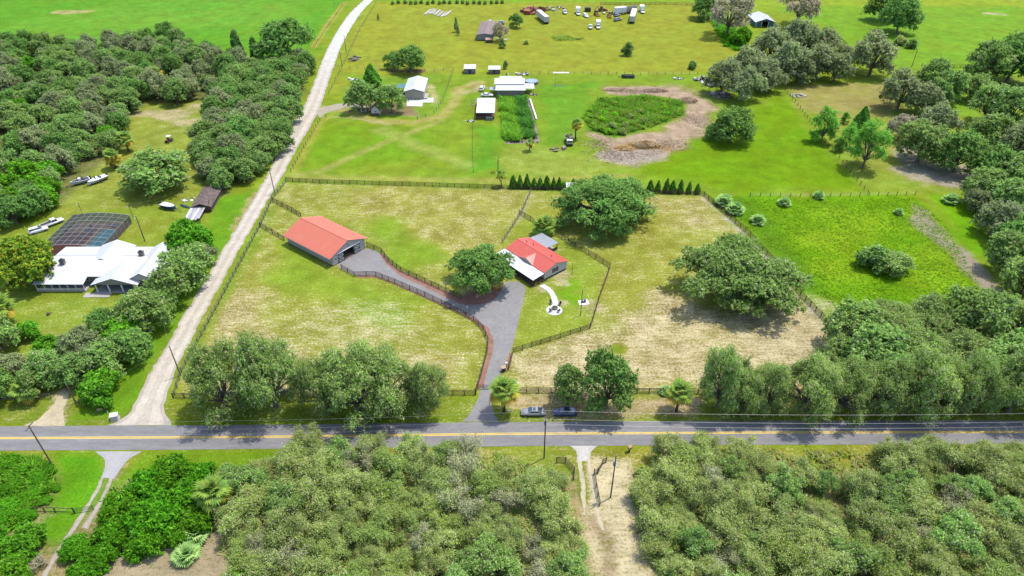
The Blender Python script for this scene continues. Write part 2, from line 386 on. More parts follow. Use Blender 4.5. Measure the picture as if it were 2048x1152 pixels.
# slight unevenness, level under everything built
co = np.stack([PX, PY, np.zeros(NG)], 1)
idx = np.arange(NG).reshape(ny, nx)
q = np.stack([idx[:-1, :-1], idx[:-1, 1:], idx[1:, 1:], idx[1:, :-1]], -1).reshape(-1, 4)
me.vertices.add(NG); me.vertices.foreach_set("co", co.astype(np.float32).ravel())
me.loops.add(q.size); me.loops.foreach_set("vertex_index", q.astype(np.int32).ravel())
me.polygons.add(len(q)); me.polygons.foreach_set("loop_start", np.arange(0, q.size, 4, dtype=np.int32))
me.update(calc_edges=True)
for nm, arr in (("gcol", gcol), ("bcol", bcol)):
    a = me.attributes.new(nm, 'FLOAT_COLOR', 'POINT'); c4 = np.ones((NG, 4), np.float32); c4[:, :3] = arr
    a.data.foreach_set("color", c4.ravel())
a = me.attributes.new("bare", 'FLOAT', 'POINT'); a.data.foreach_set("value", bare.astype(np.float32))

def ground_material():
    m = bpy.data.materials.new("ground_cover"); m.use_nodes = True
    n = m.node_tree.nodes; l = m.node_tree.links
    b = n["Principled BSDF"]; b.inputs["Roughness"].default_value = 1.0; b.inputs["Specular IOR Level"].default_value = 0.04
    geo = n.new("ShaderNodeNewGeometry")
    def noise(scale, det=4, rough=0.6, st=None, rot=0.0):
        t = n.new("ShaderNodeTexNoise"); t.inputs["Scale"].default_value = scale; t.inputs["Detail"].default_value = det; t.inputs["Roughness"].default_value = rough
        if st:
            mp = n.new("ShaderNodeMapping"); mp.inputs["Scale"].default_value = st; mp.inputs["Rotation"].default_value = (0, 0, rot)
            l.new(geo.outputs["Position"], mp.inputs[0]); l.new(mp.outputs[0], t.inputs["Vector"])
        else: l.new(geo.outputs["Position"], t.inputs["Vector"])
        return t.outputs["Fac"]
    def at(name): t = n.new("ShaderNodeAttribute"); t.attribute_name = name; return t
    def mth(op, a, c):
        t = n.new("ShaderNodeMath"); t.operation = op
        for i, v in enumerate((a, c)):
            if isinstance(v, (int, float)): t.inputs[i].default_value = v
            else: l.new(v, t.inputs[i])
        return t.outputs[0]
    def rng(v, a, c, d, e):
        t = n.new("ShaderNodeMapRange"); l.new(v, t.inputs[0])
        for i, x in enumerate((a, c, d, e)): t.inputs[1 + i].default_value = x
        return t.outputs[0]
    def scl(c, f):
        t = n.new("ShaderNodeVectorMath"); t.operation = 'SCALE'; l.new(c, t.inputs[0]); l.new(f, t.inputs["Scale"]); return t.outputs[0]
    big = noise(0.035, 3); mid = noise(0.22, 4); sml = noise(1.9, 5, 0.72); fine = noise(6.0, 3, 0.7)
    row = noise(0.9, 5, 0.68, (0.3, 1.5, 1), 0.0); diag = noise(1.0, 5, 0.68, (0.3, 1.2, 1), 0.9)
    # bare flecks
    s = mth('ADD', at("bare").outputs["Fac"], mth('MULTIPLY', mth('SUBTRACT', sml, 0.5), 1.5))
    s = mth('ADD', s, mth('MULTIPLY', mth('SUBTRACT', row, 0.5), 0.8))
    s = mth('ADD', s, mth('MULTIPLY', mth('SUBTRACT', diag, 0.5), 0.5))
    s = mth('ADD', s, mth('MULTIPLY', mth('SUBTRACT', mid, 0.5), 0.6))
    s = mth('ADD', s, mth('MULTIPLY', mth('SUBTRACT', fine, 0.5), 0.9))
    f = rng(s, 0.42, 0.74, 0.0, 0.92)
    # grass tone
    pat = noise(0.09, 4, 0.6)
    tone = mth('MULTIPLY', rng(mid, 0.3, 0.7, 0.82, 1.16), rng(sml, 0.28, 0.72, 0.76, 1.24))
    tone = mth('MULTIPLY', tone, rng(pat, 0.32, 0.68, 0.86, 1.13))
    tone = mth('MULTIPLY', tone, rng(fine, 0.25, 0.75, 0.8, 1.18))
    tone = mth('MULTIPLY', tone, rng(row, 0.3, 0.7, 0.93, 1.06))
    hs = n.new("ShaderNodeHueSaturation"); l.new(at("gcol").outputs["Color"], hs.inputs["Color"])
    l.new(rng(mth('ADD', mth('MULTIPLY', big, 0.5), mth('MULTIPLY', pat, 0.5)), 0.36, 0.64, 0.474, 0.502), hs.inputs["Hue"]); l.new(rng(sml, 0.3, 0.7, 1.07, 0.95), hs.inputs["Saturation"])
    gr = scl(hs.outputs[0], tone)
    bt = mth('MULTIPLY', rng(sml, 0.3, 0.7, 0.86, 1.12), rng(fine, 0.3, 0.7, 0.8, 1.14))
    bt = mth('MULTIPLY', bt, mth('MULTIPLY', rng(mid, 0.3, 0.7, 0.8, 1.16), rng(row, 0.3, 0.7, 0.86, 1.12)))
    br = scl(at("bcol").outputs["Color"], bt)
    mx = n.new("ShaderNodeMix"); mx.data_type = 'RGBA'
    l.new(f, mx.inputs[0]); l.new(gr, mx.inputs[6]); l.new(br, mx.inputs[7])
    l.new(mx.outputs[2], b.inputs["Base Color"])
    bp = n.new("ShaderNodeBump"); bp.inputs["Strength"].default_value = 0.5; bp.inputs["Distance"].default_value = 0.22
    hh = mth('ADD', mth('MULTIPLY', sml, 0.8), mth('MULTIPLY', fine, 0.35))
    l.new(hh, bp.inputs["Height"]); l.new(bp.outputs[0], b.inputs["Normal"])
    return m
me.materials.append(ground_material())
struct(link(bpy.data.objects.new("ground", me)))

# ================================================================== ROADS AND PAVING
rnd = random.Random(5)
def gravel_material(name, k=0.12, scale=2.5, stretch=(1, 1, 1)):
    """loose or paved surface whose tone is stored along the strip"""
    m = bpy.data.materials.new(name); m.use_nodes = True
    n = m.node_tree.nodes; l = m.node_tree.links
    b = n["Principled BSDF"]; b.inputs["Roughness"].default_value = 0.95; b.inputs["Specular IOR Level"].default_value = 0.1
    geo = n.new("ShaderNodeNewGeometry"); at = n.new("ShaderNodeAttribute"); at.attribute_name = "tint"
    mp = n.new("ShaderNodeMapping"); mp.inputs["Scale"].default_value = stretch; l.new(geo.outputs["Position"], mp.inputs[0])
    out = None
    for sc, amp in ((scale, k), (scale * 0.2, k * 0.9), (scale * 4, k * 0.6)):
        t = n.new("ShaderNodeTexNoise"); t.inputs["Scale"].default_value = sc; t.inputs["Detail"].default_value = 5
        l.new(mp.outputs[0], t.inputs["Vector"])
        r = n.new("ShaderNodeMapRange"); r.inputs[1].default_value = 0.3; r.inputs[2].default_value = 0.7; r.inputs[3].default_value = 1 - amp; r.inputs[4].default_value = 1 + amp
        l.new(t.outputs["Fac"], r.inputs[0])
        if out is None: out = r.outputs[0]
        else:
            mm = n.new("ShaderNodeMath"); mm.operation = 'MULTIPLY'; l.new(out, mm.inputs[0]); l.new(r.outputs[0], mm.inputs[1]); out = mm.outputs[0]
    v = n.new("ShaderNodeVectorMath"); v.operation = 'SCALE'; l.new(at.outputs["Color"], v.inputs[0]); l.new(out, v.inputs["Scale"])
    l.new(v.outputs[0], b.inputs["Base Color"])
    return m
GRAVEL = gravel_material("gravel", 0.12, 1.6); ASPHALT = gravel_material("asphalt", 0.11, 1.2, (0.3, 1.3, 1))
DRIVE = gravel_material("drive_asphalt", 0.10, 1.1); CONC = gravel_material("concrete", 0.07, 0.8)

def resample(pts, step):
    out = []
    for i in range(len(pts) - 1):
        a, b = Vector(pts[i]), Vector(pts[i + 1]); n = max(1, int((b - a).length / step))
        for j in range(n): out.append(tuple(a.lerp(b, j / n)))
    out.append(tuple(pts[-1])); return out
def smooth(pts, it=2):
    for _ in range(it):
        o = [pts[0]]
        for i in range(len(pts) - 1):
            a, b = Vector(pts[i]), Vector(pts[i + 1]); o += [tuple(a * .75 + b * .25), tuple(a * .25 + b * .75)]
        o.append(pts[-1]); pts = o
    return pts
def strip(name, left, right, z, tintf, mat, cols=6, step=1.2, jit=0.12, parent=None):
    """a paved strip between two edges (same number of points), with slightly uneven borders"""
    n = 90; 
    def even(p):
        p = smooth([tuple(x) for x in p], 2); L = [0]
        for i in range(len(p) - 1): L.append(L[-1] + (Vector(p[i + 1]) - Vector(p[i])).length)
        N = max(8, int(L[-1] / step)); return p, L
    lp, lL = even(left); rp, rL = even(right)
    N = max(8, int(max(lL[-1], rL[-1]) / step))
    def samp(p, L, t):
        d = t * L[-1]
        for i in range(len(L) - 1):
            if d <= L[i + 1] + 1e-9:
                u = (d - L[i]) / max(1e-9, L[i + 1] - L[i]); return Vector(p[i]).lerp(Vector(p[i + 1]), u)
        return Vector(p[-1])
    V = []; Fc = []; T = []
    for j in range(N + 1):
        a = samp(lp, lL, j / N); b = samp(rp, rL, j / N)
        d = (b - a).normalized(); a = a + d * rnd.uniform(-jit, jit); b = b + d * rnd.uniform(-jit, jit)
        for i in range(cols + 1): p = a.lerp(b, i / cols); V.append((p.x, p.y, z))
    for j in range(N):
        for i in range(cols):
            k0 = j * (cols + 1) + i; Fc.append((k0, k0 + 1, k0 + cols + 2, k0 + cols + 1)); T.append(tintf((j + .5) / N, (i + .5) / cols))
    me = np_mesh(name, np.array(V), np.array(Fc), np.array(T), mat)
    return link(bpy.data.objects.new(name, me), parent)
def sheet(name, outline, z, rgb, mat, jit=0.1, parent=None, step=1.0):
    o = resample(list(outline) + [outline[0]], step)[:-1]
    V = [(p[0] + rnd.uniform(-jit, jit), p[1] + rnd.uniform(-jit, jit), z) for p in o]
    ar = sum(V[i][0] * V[(i + 1) % len(V)][1] - V[(i + 1) % len(V)][0] * V[i][1] for i in range(len(V)))
    if ar < 0: V.reverse()
    me = bpy.data.meshes.new(name); me.from_pydata(V, [], [tuple(range(len(V)))]); me.materials.append(mat)
    a = me.attributes.new("tint", 'FLOAT_COLOR', 'FACE'); a.data[0].color = (*rgb, 1)
    return link(bpy.data.objects.new(name, me), parent)

RC = [(-600, 83.5), (-300, 86.8), (-98, 88.75), (-49, 89.05), (0, 89.85), (49, 90.15), (98.8, 90.3), (300, 90.8), (600, 92)]
HW = 3.05
def off(line, d):
    out = []
    for i, p in enumerate(line):
        a = line[max(0, i - 1)]; b = line[min(len(line) - 1, i + 1)]
        t = Vector((b[0] - a[0], b[1] - a[1])).normalized(); out.append((p[0] - t.y * d, p[1] + t.x * d))
    return out
def asph(t, u):
    w = 1.0 + 0.05 * math.cos(u * 4 * math.pi) - (0.06 if (u < .1 or u > .9) else 0)
    c = A(168, 165, 164); return tuple(x * w for x in c)
road = struct(strip("main_road", off(RC, HW), off(RC, -HW), 0.03, asph, ASPHALT, cols=12, step=2.0, jit=0.05))
YEL = pm("road_paint_yellow", A(255, 216, 88, 1.25), 0.7, var=0.06, scale=1.4, second=A(244, 206, 110, 1.1), smix=0.3)
for d in (0.16, -0.16):
    mb = MB(); L = off(RC, d + 0.10); Rr = off(RC, d - 0.10)
    L = resample(L, 6); Rr = resample(Rr, 6); n = min(len(L), len(Rr))
    mb.add([(p[0], p[1], 0.036) for p in L[:n]] + [(p[0], p[1], 0.036) for p in Rr[:n]], [(i, n + i, n + i + 1, i + 1) for i in range(n - 1)])
    mb.build("centre_line", YEL, road)

def dirt(t, u):
    e = abs(u - .5) * 2
    a = np.array(A(236, 224, 204)); b = np.array(A(246, 244, 240)); k = min(1, max(0, (t - .42) / .22))
    c = a * (1 - k) + b * k
    if k < 1: c = c * (1 - (1 - k) * (0.10 * math.cos(u * 4 * math.pi)))
    return c * (1 - 0.10 * (e > .8))
DL = [(215, 851), (258, 832), (272, 800), (296, 752), (340, 680), (386, 600), (428, 530), (464, 470), (500, 410), (530, 360), (560, 300), (578, 252), (606, 222), (630, 160), (652, 102), (678, 55), (703, 22), (728, 0), (768, -35), (800, -55)]
DR = [(345, 850), (330, 832), (330, 800), (347, 752), (381, 680), (424, 600), (462, 530), (496, 470), (530, 410), (561, 360), (592, 300), (622, 250), (640, 218), (658, 160), (678, 102), (701, 55), (724, 22), (746, 0), (784, -35), (816, -55)]
struct(strip("dirt_road", GP(DL), GP(DR), 0.022, dirt, GRAVEL, cols=8, step=1.3, jit=0.3))
SANDT = A(232, 216, 178)
struct(sheet("sand_driveway", smooth(GP([(45, 852), (80, 838), (102, 815), (114, 797), (124, 776), (133, 776), (136, 800), (124, 822), (132, 852)]), 2), 0.018, SANDT, GRAVEL, 0.2))
struct(sheet("track_to_cottage", smooth(GP([(628, 222), (650, 212), (692, 205), (740, 212), (742, 217), (695, 214), (655, 224), (640, 236)]), 2), 0.019, A(206, 194, 168), GRAVEL, 0.3))
drive_px = [(925, 843), (940, 828), (955, 800), (964, 775), (976, 735), (986, 700), (985, 678), (975, 656), (950, 640), (905, 618), (850, 594), (800, 571), (755, 553), (712, 552), (690, 541), (670, 532), (700, 512), (731, 495), (755, 502), (765, 514), (775, 528), (800, 549), (850, 573), (900, 598), (930, 609), (960, 608), (985, 600), (1000, 585), (1012, 562), (1035, 563), (1053, 573), (1046, 600), (1036, 645), (1026, 690), (1016, 712), (1004, 742), (988, 772), (982, 800), (984, 820), (998, 844)]
struct(sheet("asphalt_driveway", smooth(GP(drive_px), 1), 0.026, A(176, 172, 169), DRIVE, 0.04))
MUL = A(184, 138, 118)
MULCH = gravel_material("mulch", 0.2, 3.0)
struct(sheet("mulch_bed_south", GP([(712, 555), (755, 556), (800, 574), (850, 597), (905, 621), (948, 643), (968, 660), (977, 680), (977, 702), (967, 735), (953, 778), (965, 775), (977, 735), (987, 700), (987, 678), (976, 655), (951, 639), (905, 617), (850, 593), (800, 570), (755, 552), (712, 551)]), 0.034, MUL, MULCH, 0.14))
struct(sheet("mulch_bed_north", GP([(766, 507), (775, 520), (802, 542), (850, 563), (895, 585), (920, 597), (945, 580), (985, 578), (1002, 584), (986, 601), (960, 609), (930, 610), (900, 599), (850, 574), (798, 550), (772, 527), (760, 508)]), 0.034, MUL, MULCH, 0.14))
struct(sheet("mulch_bed_gate", GP([(1019, 706), (1024, 708), (1016, 742), (1008, 742)]), 0.034, MUL, MULCH, 0.1))
# concrete drive and wheel tracks, lower left
def conc(t, u): return np.array(A(214, 211, 208)) * (1 - 0.06 * (u < .1 or u > .9))
struct(strip("concrete_driveway", GP([(190, 903), (211, 918), (210, 935), (203, 955)]), GP([(284, 903), (256, 918), (240, 940), (228, 958)]), 0.02, conc, CONC, cols=6, step=0.8, jit=0.06))
def rut(t, u): return np.array(A(214, 202, 186)) * (1 - 0.08 * (u < .2 or u > .8))
struct(strip("wheel_track", GP([(203, 955), (185, 990), (166, 1020), (140, 1060), (110, 1105), (85, 1150), (60, 1200)]), GP([(209, 955), (193, 990), (174, 1020), (150, 1060), (121, 1105), (96, 1150), (75, 1200)]), 0.019, rut, GRAVEL, cols=3, step=0.8, jit=0.15))
struct(strip("wheel_track", GP([(219, 957), (205, 990), (187, 1020), (164, 1055)]), GP([(227, 957), (213, 990), (196, 1020), (176, 1058)]), 0.019, rut, GRAVEL, cols=3, step=0.8, jit=0.15))
# lime-rock entrance and sandy tracks, south side
def lime(t, u): return np.array(A(232, 226, 214)) * (1 - 0.05 * (u < .1 or u > .9))
struct(strip("limerock_entrance", GP([(1135, 889), (1150, 898), (1155, 910), (1154, 922)]), GP([(1198, 889), (1186, 898), (1180, 910), (1180, 922)]), 0.02, lime, GRAVEL, cols=6, step=0.6, jit=0.12))
def srut(t, u): return np.array(A(234, 220, 182)) * (1 - 0.05 * (u < .2 or u > .8))
struct(strip("wheel_track", GP([(1153, 921), (1158, 950), (1162, 980), (1164, 1010), (1166, 1030)]), GP([(1163, 921), (1167, 950), (1171, 980), (1172, 1010), (1170, 1030)]), 0.019, srut, GRAVEL, cols=3, step=0.7, jit=0.18))
struct(strip("wheel_track", GP([(1173, 921), (1177, 950), (1182, 980), (1187, 1010), (1195, 1040), (1204, 1060)]), GP([(1180, 921), (1186, 950), (1191, 980), (1196, 1010), (1203, 1040), (1210, 1060)]), 0.019, srut, GRAVEL, cols=3, step=0.7, jit=0.18))
# ================================================================== TREES
BARK = pm("bark_grey", A(150, 138, 122), 0.9, var=0.25, scale=3.0, bump=0.5, bscale=9, stretch=(1, 1, .25))
BARKB = pm("bark_brown", A(128, 100, 78), 0.9, var=0.25, scale=3.0, bump=0.5, bscale=9, stretch=(1, 1, .25))
PALMB = pm("palm_bark", A(140, 116, 92), 0.9, var=0.25, scale=4.0, bump=0.8, bscale=14, stretch=(1, 1, 2.0))

def leaves(rng, P, D, size, pal, wts, lobe_tone, nbias=0.5, asp=0.5):
    """one small spray of leaves per point: a rhombus, its face turned roughly outwards and up; colours picked per spray"""
    n = len(P)
    nn = D * nbias + rng.normal(size=(n, 3)) * 0.5 + np.array([0, 0, 0.5])
    nn /= np.linalg.norm(nn, axis=1)[:, None] + 1e-9
    t = np.cross(nn, rng.normal(size=(n, 3))); t /= np.linalg.norm(t, axis=1)[:, None] + 1e-9
    b = np.cross(nn, t)
    s = (size * rng.uniform(0.6, 1.35, n))[:, None]
    V = np.empty((n, 4, 3))
    V[:, 0] = P - t * s; V[:, 1] = P - b * s * asp; V[:, 2] = P + t * s; V[:, 3] = P + b * s * asp
    V[:, 0, 2] -= s[:, 0] * 0.18; V[:, 2, 2] -= s[:, 0] * 0.18
    ci = rng.choice(len(pal), n, p=np.array(wts) / sum(wts))
    C = np.array(pal)[ci] * lobe_tone[:, None] * rng.uniform(0.82, 1.2, n)[:, None]
    return V.reshape(-1, 3), np.arange(n * 4).reshape(n, 4), C

def oak(seed, r, h, bot, lobes, n, size, pal, wts, gap=0.0, lr=(0.30, 0.46), trunk_r=0.35, flat=0.5, bark=None, twigs=4, open_=0.12, stems=1, per=9, tw=0.95, irr=0.0):
    """a broad-crowned tree: limbs reach into lobes, and leafy twigs 'tw' metres long stand out of the lobes. Returns crown and trunk meshes"""
    rng = np.random.default_rng(seed)
    C = []; RR = []
    ga = 2.39996
    for i in range(lobes):
        t = math.sqrt((i + 0.6) / lobes); a = i * ga + rng.uniform(-.55, .55)
        rad = r * 0.76 * t * rng.uniform(0.74, 1.16)
        dome = math.sqrt(max(0.0, 1 - (t * 0.97) ** 2))
        z = bot + (h - bot) * (0.22 + 0.56 * dome * rng.uniform(0.72, 1.16)) - (h - bot) * 0.1 * rng.uniform(0, 1) * (t > .6)
        z = z * (1 - irr) + irr * (bot + (h - bot) * rng.uniform(0.12, 0.86)); a += irr * rng.uniform(-1, 1)
        C.append((rad * math.cos(a), rad * math.sin(a), z)); RR.append(r * rng.uniform(*lr) * (1.0 - 0.18 * t))
        if t > 0.62 and rng.uniform() < 0.7:       # a drooping lower lobe on the rim
            C.append((rad * 1.02 * math.cos(a + .3), rad * 1.02 * math.sin(a + .3), bot + (h - bot) * rng.uniform(0.06, 0.26))); RR.append(r * rng.uniform(lr[0], lr[1]) * 0.72)
    C = np.array(C); RR = np.array(RR); m = len(C)
    sq = np.array([1, 1, min(1.0, (h - bot) / r * flat)])
    nt_ = n // per; N = int(nt_ * 2.4)
    li = rng.choice(m, N, p=RR ** 2 / (RR ** 2).sum())
    d = rng.normal(size=(N, 3)); d /= np.linalg.norm(d, axis=1)[:, None]
    d[:, 2] = np.where(d[:, 2] < -0.5, -d[:, 2], d[:, 2])
    rad = RR[li] * (1 - 0.5 * rng.uniform(0, 1, N) ** 1.5) * (1 + 0.13 * rng.normal(size=N))
    P = C[li] + d * rad[:, None] * sq
    keep = np.ones(N, bool)
    for j in range(m):                             # twigs deep inside another lobe are mostly missing
        q = (P - C[j]) / (RR[j] * sq); ins = (np.einsum('ij,ij->i', q, q) < 0.62 ** 2) & (li != j)
        keep &= ~(ins & (rng.uniform(0, 1, N) > open_))
    ph = rng.uniform(0, 6.28, 12)
    f1 = 2.6 / max(0.9, tw)
    cl = (np.sin(P[:, 0] * f1 + ph[0] + np.sin(P[:, 2] * f1 + ph[1])) + np.sin(P[:, 1] * f1 * 1.13 + ph[2] + np.sin(P[:, 0] * f1 * .8 + ph[3])) + np.sin(P[:, 2] * f1 * 1.3 + ph[4] + np.sin(P[:, 1] * f1 * .9 + ph[5]))) / 3
    f2 = 3.4 / r
    cl2 = (np.sin(P[:, 0] * f2 + ph[6] + P[:, 2] * f2) + np.sin(P[:, 1] * f2 * 1.2 + ph[7]) + np.sin((P[:, 0] - P[:, 1]) * f2 + ph[8])) / 3
    keep &= (cl * 0.7 + cl2 * 0.5 + rng.normal(size=N) * 0.25) > (gap - 0.34)
    keep &= P[:, 2] > 0.3
    P = P[keep][:nt_]; li = li[keep][:nt_]; d = d[keep][:nt_]; k = len(P)
    ax = d * 0.8 + rng.normal(size=(k, 3)) * 0.55 + np.array([0, 0, 0.15]); ax /= np.linalg.norm(ax, axis=1)[:, None]
    L = tw * rng.uniform(0.5, 1.25, k)
    u = rng.uniform(-0.45, 0.55, (k, per))
    Q3 = P[:, None, :] + ax[:, None, :] * (u * L[:, None])[:, :, None] + rng.normal(size=(k, per, 3)) * (0.11 * tw)
    Q3[:, :, 2] -= (u + .45) ** 2 * L[:, None] * 0.25
    Q3 = Q3.reshape(-1, 3); Q3[:, 2] = np.maximum(Q3[:, 2], 0.12)
    tone = np.repeat(rng.uniform(0.86, 1.15, m)[li] * rng.uniform(0.84, 1.18, k), per)
    V, Q, CC = leaves(rng, Q3, np.repeat(d, per, 0), size, pal, wts, tone)
    crown = np_mesh("crown", V, Q, CC, LEAF)
    mb = MB(); pr = random.Random(seed)
    fk = Vector((0, 0, bot * 0.55 + 0.5))
    bases = [Vector((0, 0, 0))] if stems == 1 else [Vector((math.cos(k_ * 6.28 / stems) * trunk_r * 1.6, math.sin(k_ * 6.28 / stems) * trunk_r * 1.6, 0)) for k_ in range(stems)]
    for bz in bases:
        mb.tube([bz + Vector((0, 0, -0.1)), bz + Vector((0, 0, 0.35)), fk + bz * 1.4], [trunk_r * 1.5, trunk_r, trunk_r * 0.82], 8)
    for j in range(m):
        c = Vector(C[j]); mid = fk.lerp(c, 0.5) + Vector((pr.uniform(-.1, .1) * r, pr.uniform(-.1, .1) * r, 0.06 * h))
        lr_ = trunk_r * (0.34 if m > 14 else 0.45)
        mb.tube([fk + Vector(bases[j % len(bases)]) * 1.4, mid, c], [lr_ * 1.25, lr_ * 0.8, lr_ * 0.42], 5)
        for _ in range(twigs):
            dd = Vector((pr.gauss(0, 1), pr.gauss(0, 1), abs(pr.gauss(0.3, .7)))).normalized()
            e = c + Vector((dd.x, dd.y, dd.z * sq[2])) * RR[j] * pr.uniform(0.8, 1.08)
            mb.tube([mid.lerp(c, pr.uniform(.6, 1)), c.lerp(e, .55) + Vector((0, 0, -.1)), e], [lr_ * 0.3, lr_ * 0.2, lr_ * 0.1], 3)
    re = float(np.percentile(np.hypot(Q3[:, 0], Q3[:, 1]), 97)); he = float(np.percentile(Q3[:, 2], 99.5))
    return crown, mb.mesh("trunk", bark or BARK), re, he

def conifer(seed, r, h, n, size, pal, wts, bot=0.3, trunk_r=0.12, tiers=0, power=0.8):
    rng = np.random.default_rng(seed)
    N = n * 2
    t = rng.uniform(0, 1, N) ** 1.25; a = rng.uniform(0, 6.2832, N)
    prof = (1 - t) ** power * np.minimum(1, 0.55 + t * 5)
    if tiers: prof = prof * (0.80 + 0.20 * np.sin(t * tiers * 6.28 + a * 1.0 + np.sin(a * 3)))
    rr = r * prof * (1 - 0.4 * rng.uniform(0, 1, N) ** 1.6) * (1 + 0.12 * np.sin(a * 5 + t * 9))
    P = np.stack([rr * np.cos(a), rr * np.sin(a), bot + (h - bot) * t], 1)
    k = (np.sin(P[:, 0] * 5 / r + P[:, 2] * 3) + np.sin(P[:, 1] * 6 / r - P[:, 2] * 2.2)) + rng.normal(size=N) * 0.7 > -0.7
    P = P[k][:n]; a = a[k][:n]
    D = np.stack([np.cos(a), np.sin(a), np.full(len(a), .5)], 1)
    V, Q, CC = leaves(rng, P, D, size, pal, wts, np.ones(len(P)))
    mb = MB().tube([(0, 0, -.1), (0, 0, h * .5), (0, 0, h * .93)], [trunk_r * 1.3, trunk_r * .8, trunk_r * .15], 7)
    pr = random.Random(seed)
    for i in range(16):
        z = bot + (h - bot) * pr.uniform(.05, .75); aa = pr.uniform(0, 6.28); q = r * (1 - z / h) * .8
        mb.tube([(0, 0, z), (math.cos(aa) * q, math.sin(aa) * q, z + .1 * q)], [trunk_r * .3, trunk_r * .08], 3)
    return np_mesh("crown", V, Q, CC, LEAF), mb.mesh("trunk", BARKB), r, h

# foliage palettes (albedo): leaf greens with grey twig and moss tones mixed in
g = lambda r_, g_, b_, k=1.0: A(r_, g_, b_, 3.6 * k)
P_SCRUB = ([g(138, 152, 78, .94), g(156, 164, 106, .94), g(118, 136, 64, .94), g(164, 162, 130, .94), g(122, 160, 62, .94)], [4, 3, 2.2, 1.4, 2])
P_SCRUB2 = ([g(134, 158, 70, .86), g(148, 166, 92, .86), g(116, 142, 60, .86), g(160, 160, 126, .86)], [4, 3, 2, 1.0])
P_OAK = ([g(112, 144, 68, 1.02), g(132, 156, 86, 1.02), g(94, 126, 56, 1.02), g(156, 156, 126, 1.02)], [4, 2.4, 3, 0.8])
P_MOSS = ([g(124, 144, 84, 0.95), g(140, 150, 106, 0.95), g(106, 128, 70, 0.95), g(150, 148, 122, 0.85)], [3, 3, 2.5, 2])
P_BROWN = ([g(148, 144, 116), g(168, 158, 136), g(120, 128, 90), g(140, 120, 104)], [3, 3, 2, 1.3])
P_ROAD = ([g(122, 144, 70), g(142, 156, 94), g(104, 126, 58), g(152, 150, 122), g(112, 152, 62)], [4, 3, 2.4, 1.2, 2])
P_PALE = ([g(150, 156, 112), g(164, 160, 132), g(130, 146, 90), g(150, 136, 112)], [4, 2.4, 3, .8])
P_DARK = ([g(96, 134, 62, 0.98), g(112, 148, 72, 0.98), g(80, 114, 52, 0.98), g(130, 156, 84, 0.98)], [4, 3, 3, 1.5])
P_BRIGHT = ([g(98, 164, 34, .68), g(120, 180, 46, .68), g(78, 140, 30, .68), g(134, 186, 70, .68)], [4, 3, 2.5, 1])
P_VINE = ([g(86, 150, 26, .68), g(104, 168, 34, .68), g(68, 128, 24, .68), g(124, 180, 60, .68)], [4, 3, 2.5, 0.8])
P_LIME = ([g(140, 206, 40, .68), g(124, 190, 36, .68), g(160, 214, 60, .68)], [3, 3, 1])
P_YEL = ([g(136, 160, 44, .75), g(160, 164, 52, .75), g(106, 142, 46, .75), g(180, 156, 66, .75)], [4, 1.8, 5, 0.5])
P_CYP = ([g(120, 174, 62, .8), g(136, 186, 82, .8), g(98, 152, 52, .8)], [3, 2, 2])
P_CEDAR = ([g(96, 148, 50), g(74, 124, 46), g(116, 164, 60)], [3, 3, 1])
P_ARB = ([g(90, 140, 44), g(70, 114, 36), g(112, 158, 56)], [3, 3, 1])

KIND = {}
def kind(k, *vs): KIND[k] = list(vs)
kind("scrub", *[oak(100 + i, 3.9, 5.0, .4, 16, 9600, 0.12, *P_SCRUB, gap=0.15, lr=(.13, .33), trunk_r=.15, twigs=12, flat=.8, open_=.9, tw=1.7, per=15, irr=.75) for i in range(6)])
kind("scrub2", *[oak(110 + i, 3.6, 4.6, 0.4, 16, 9000, 0.12, *P_SCRUB2, gap=0.13, lr=(.13, .33), trunk_r=.14, twigs=11, flat=.8, open_=.9, tw=1.6, per=15, irr=.75) for i in range(3)])
kind("roadoak", *[oak(120 + i, 6.6, 8.2, 1.0, 22, 21000, 0.16, *P_ROAD, gap=0.04, lr=(.15, .33), trunk_r=.40, twigs=9, flat=.7, open_=.6, tw=1.5, per=12, irr=.3, stems=2 if i == 1 else 1) for i in range(3)])
kind("oak", *[oak(130 + i, 5.0, 8.4, 1.6, 12, 10000, 0.23, *P_OAK, gap=-0.12, lr=(.30, .44), trunk_r=.3, flat=.75) for i in range(4)])
kind("moss", *[oak(140 + i, 5.6, 9.0, 1.8, 13, 11500, 0.23, *P_MOSS, gap=-0.08, lr=(.28, .42), trunk_r=.36, twigs=5, flat=.75) for i in range(3)])
kind("brown", *[oak(150 + i, 5.6, 9.0, 2.2, 12, 8500, 0.2, *P_BROWN, gap=0.08, lr=(.28, .42), trunk_r=.36, twigs=7, flat=.75) for i in range(2)])
kind("greenscrub", *[oak(145 + i, 3.7, 6.4, .6, 14, 9000, 0.15, *P_OAK, gap=0.06, lr=(.16, .36), trunk_r=.18, twigs=9, flat=.8, open_=.7, tw=1.4, per=12, irr=.5) for i in range(3)])
kind("brownscrub", *[oak(155 + i, 3.4, 4.8, .4, 14, 5600, 0.12, *P_PALE, gap=0.12, lr=(.22, .40), trunk_r=.16, twigs=18, flat=.8, open_=.9, tw=1.6, per=13, irr=.7) for i in range(2)])
kind("dark", *[oak(160 + i, 5.2, 8.6, 1.5, 12, 11000, 0.23, *P_DARK, gap=-0.16, lr=(.30, .44), trunk_r=.32, flat=.78) for i in range(3)])
kind("bright", *[oak(170 + i, 3.4, 5.2, 0.6, 10, 7500, 0.27, *P_BRIGHT, gap=-0.2, lr=(.32, .48), trunk_r=.15, flat=.8, bark=BARKB) for i in range(2)])
kind("vine", *[oak(180 + i, 4.0, 3.6, 0.25, 13, 10500, 0.24, *P_VINE, gap=-0.26, lr=(.30, .44), trunk_r=.12, flat=.9, bark=BARKB) for i in range(2)])
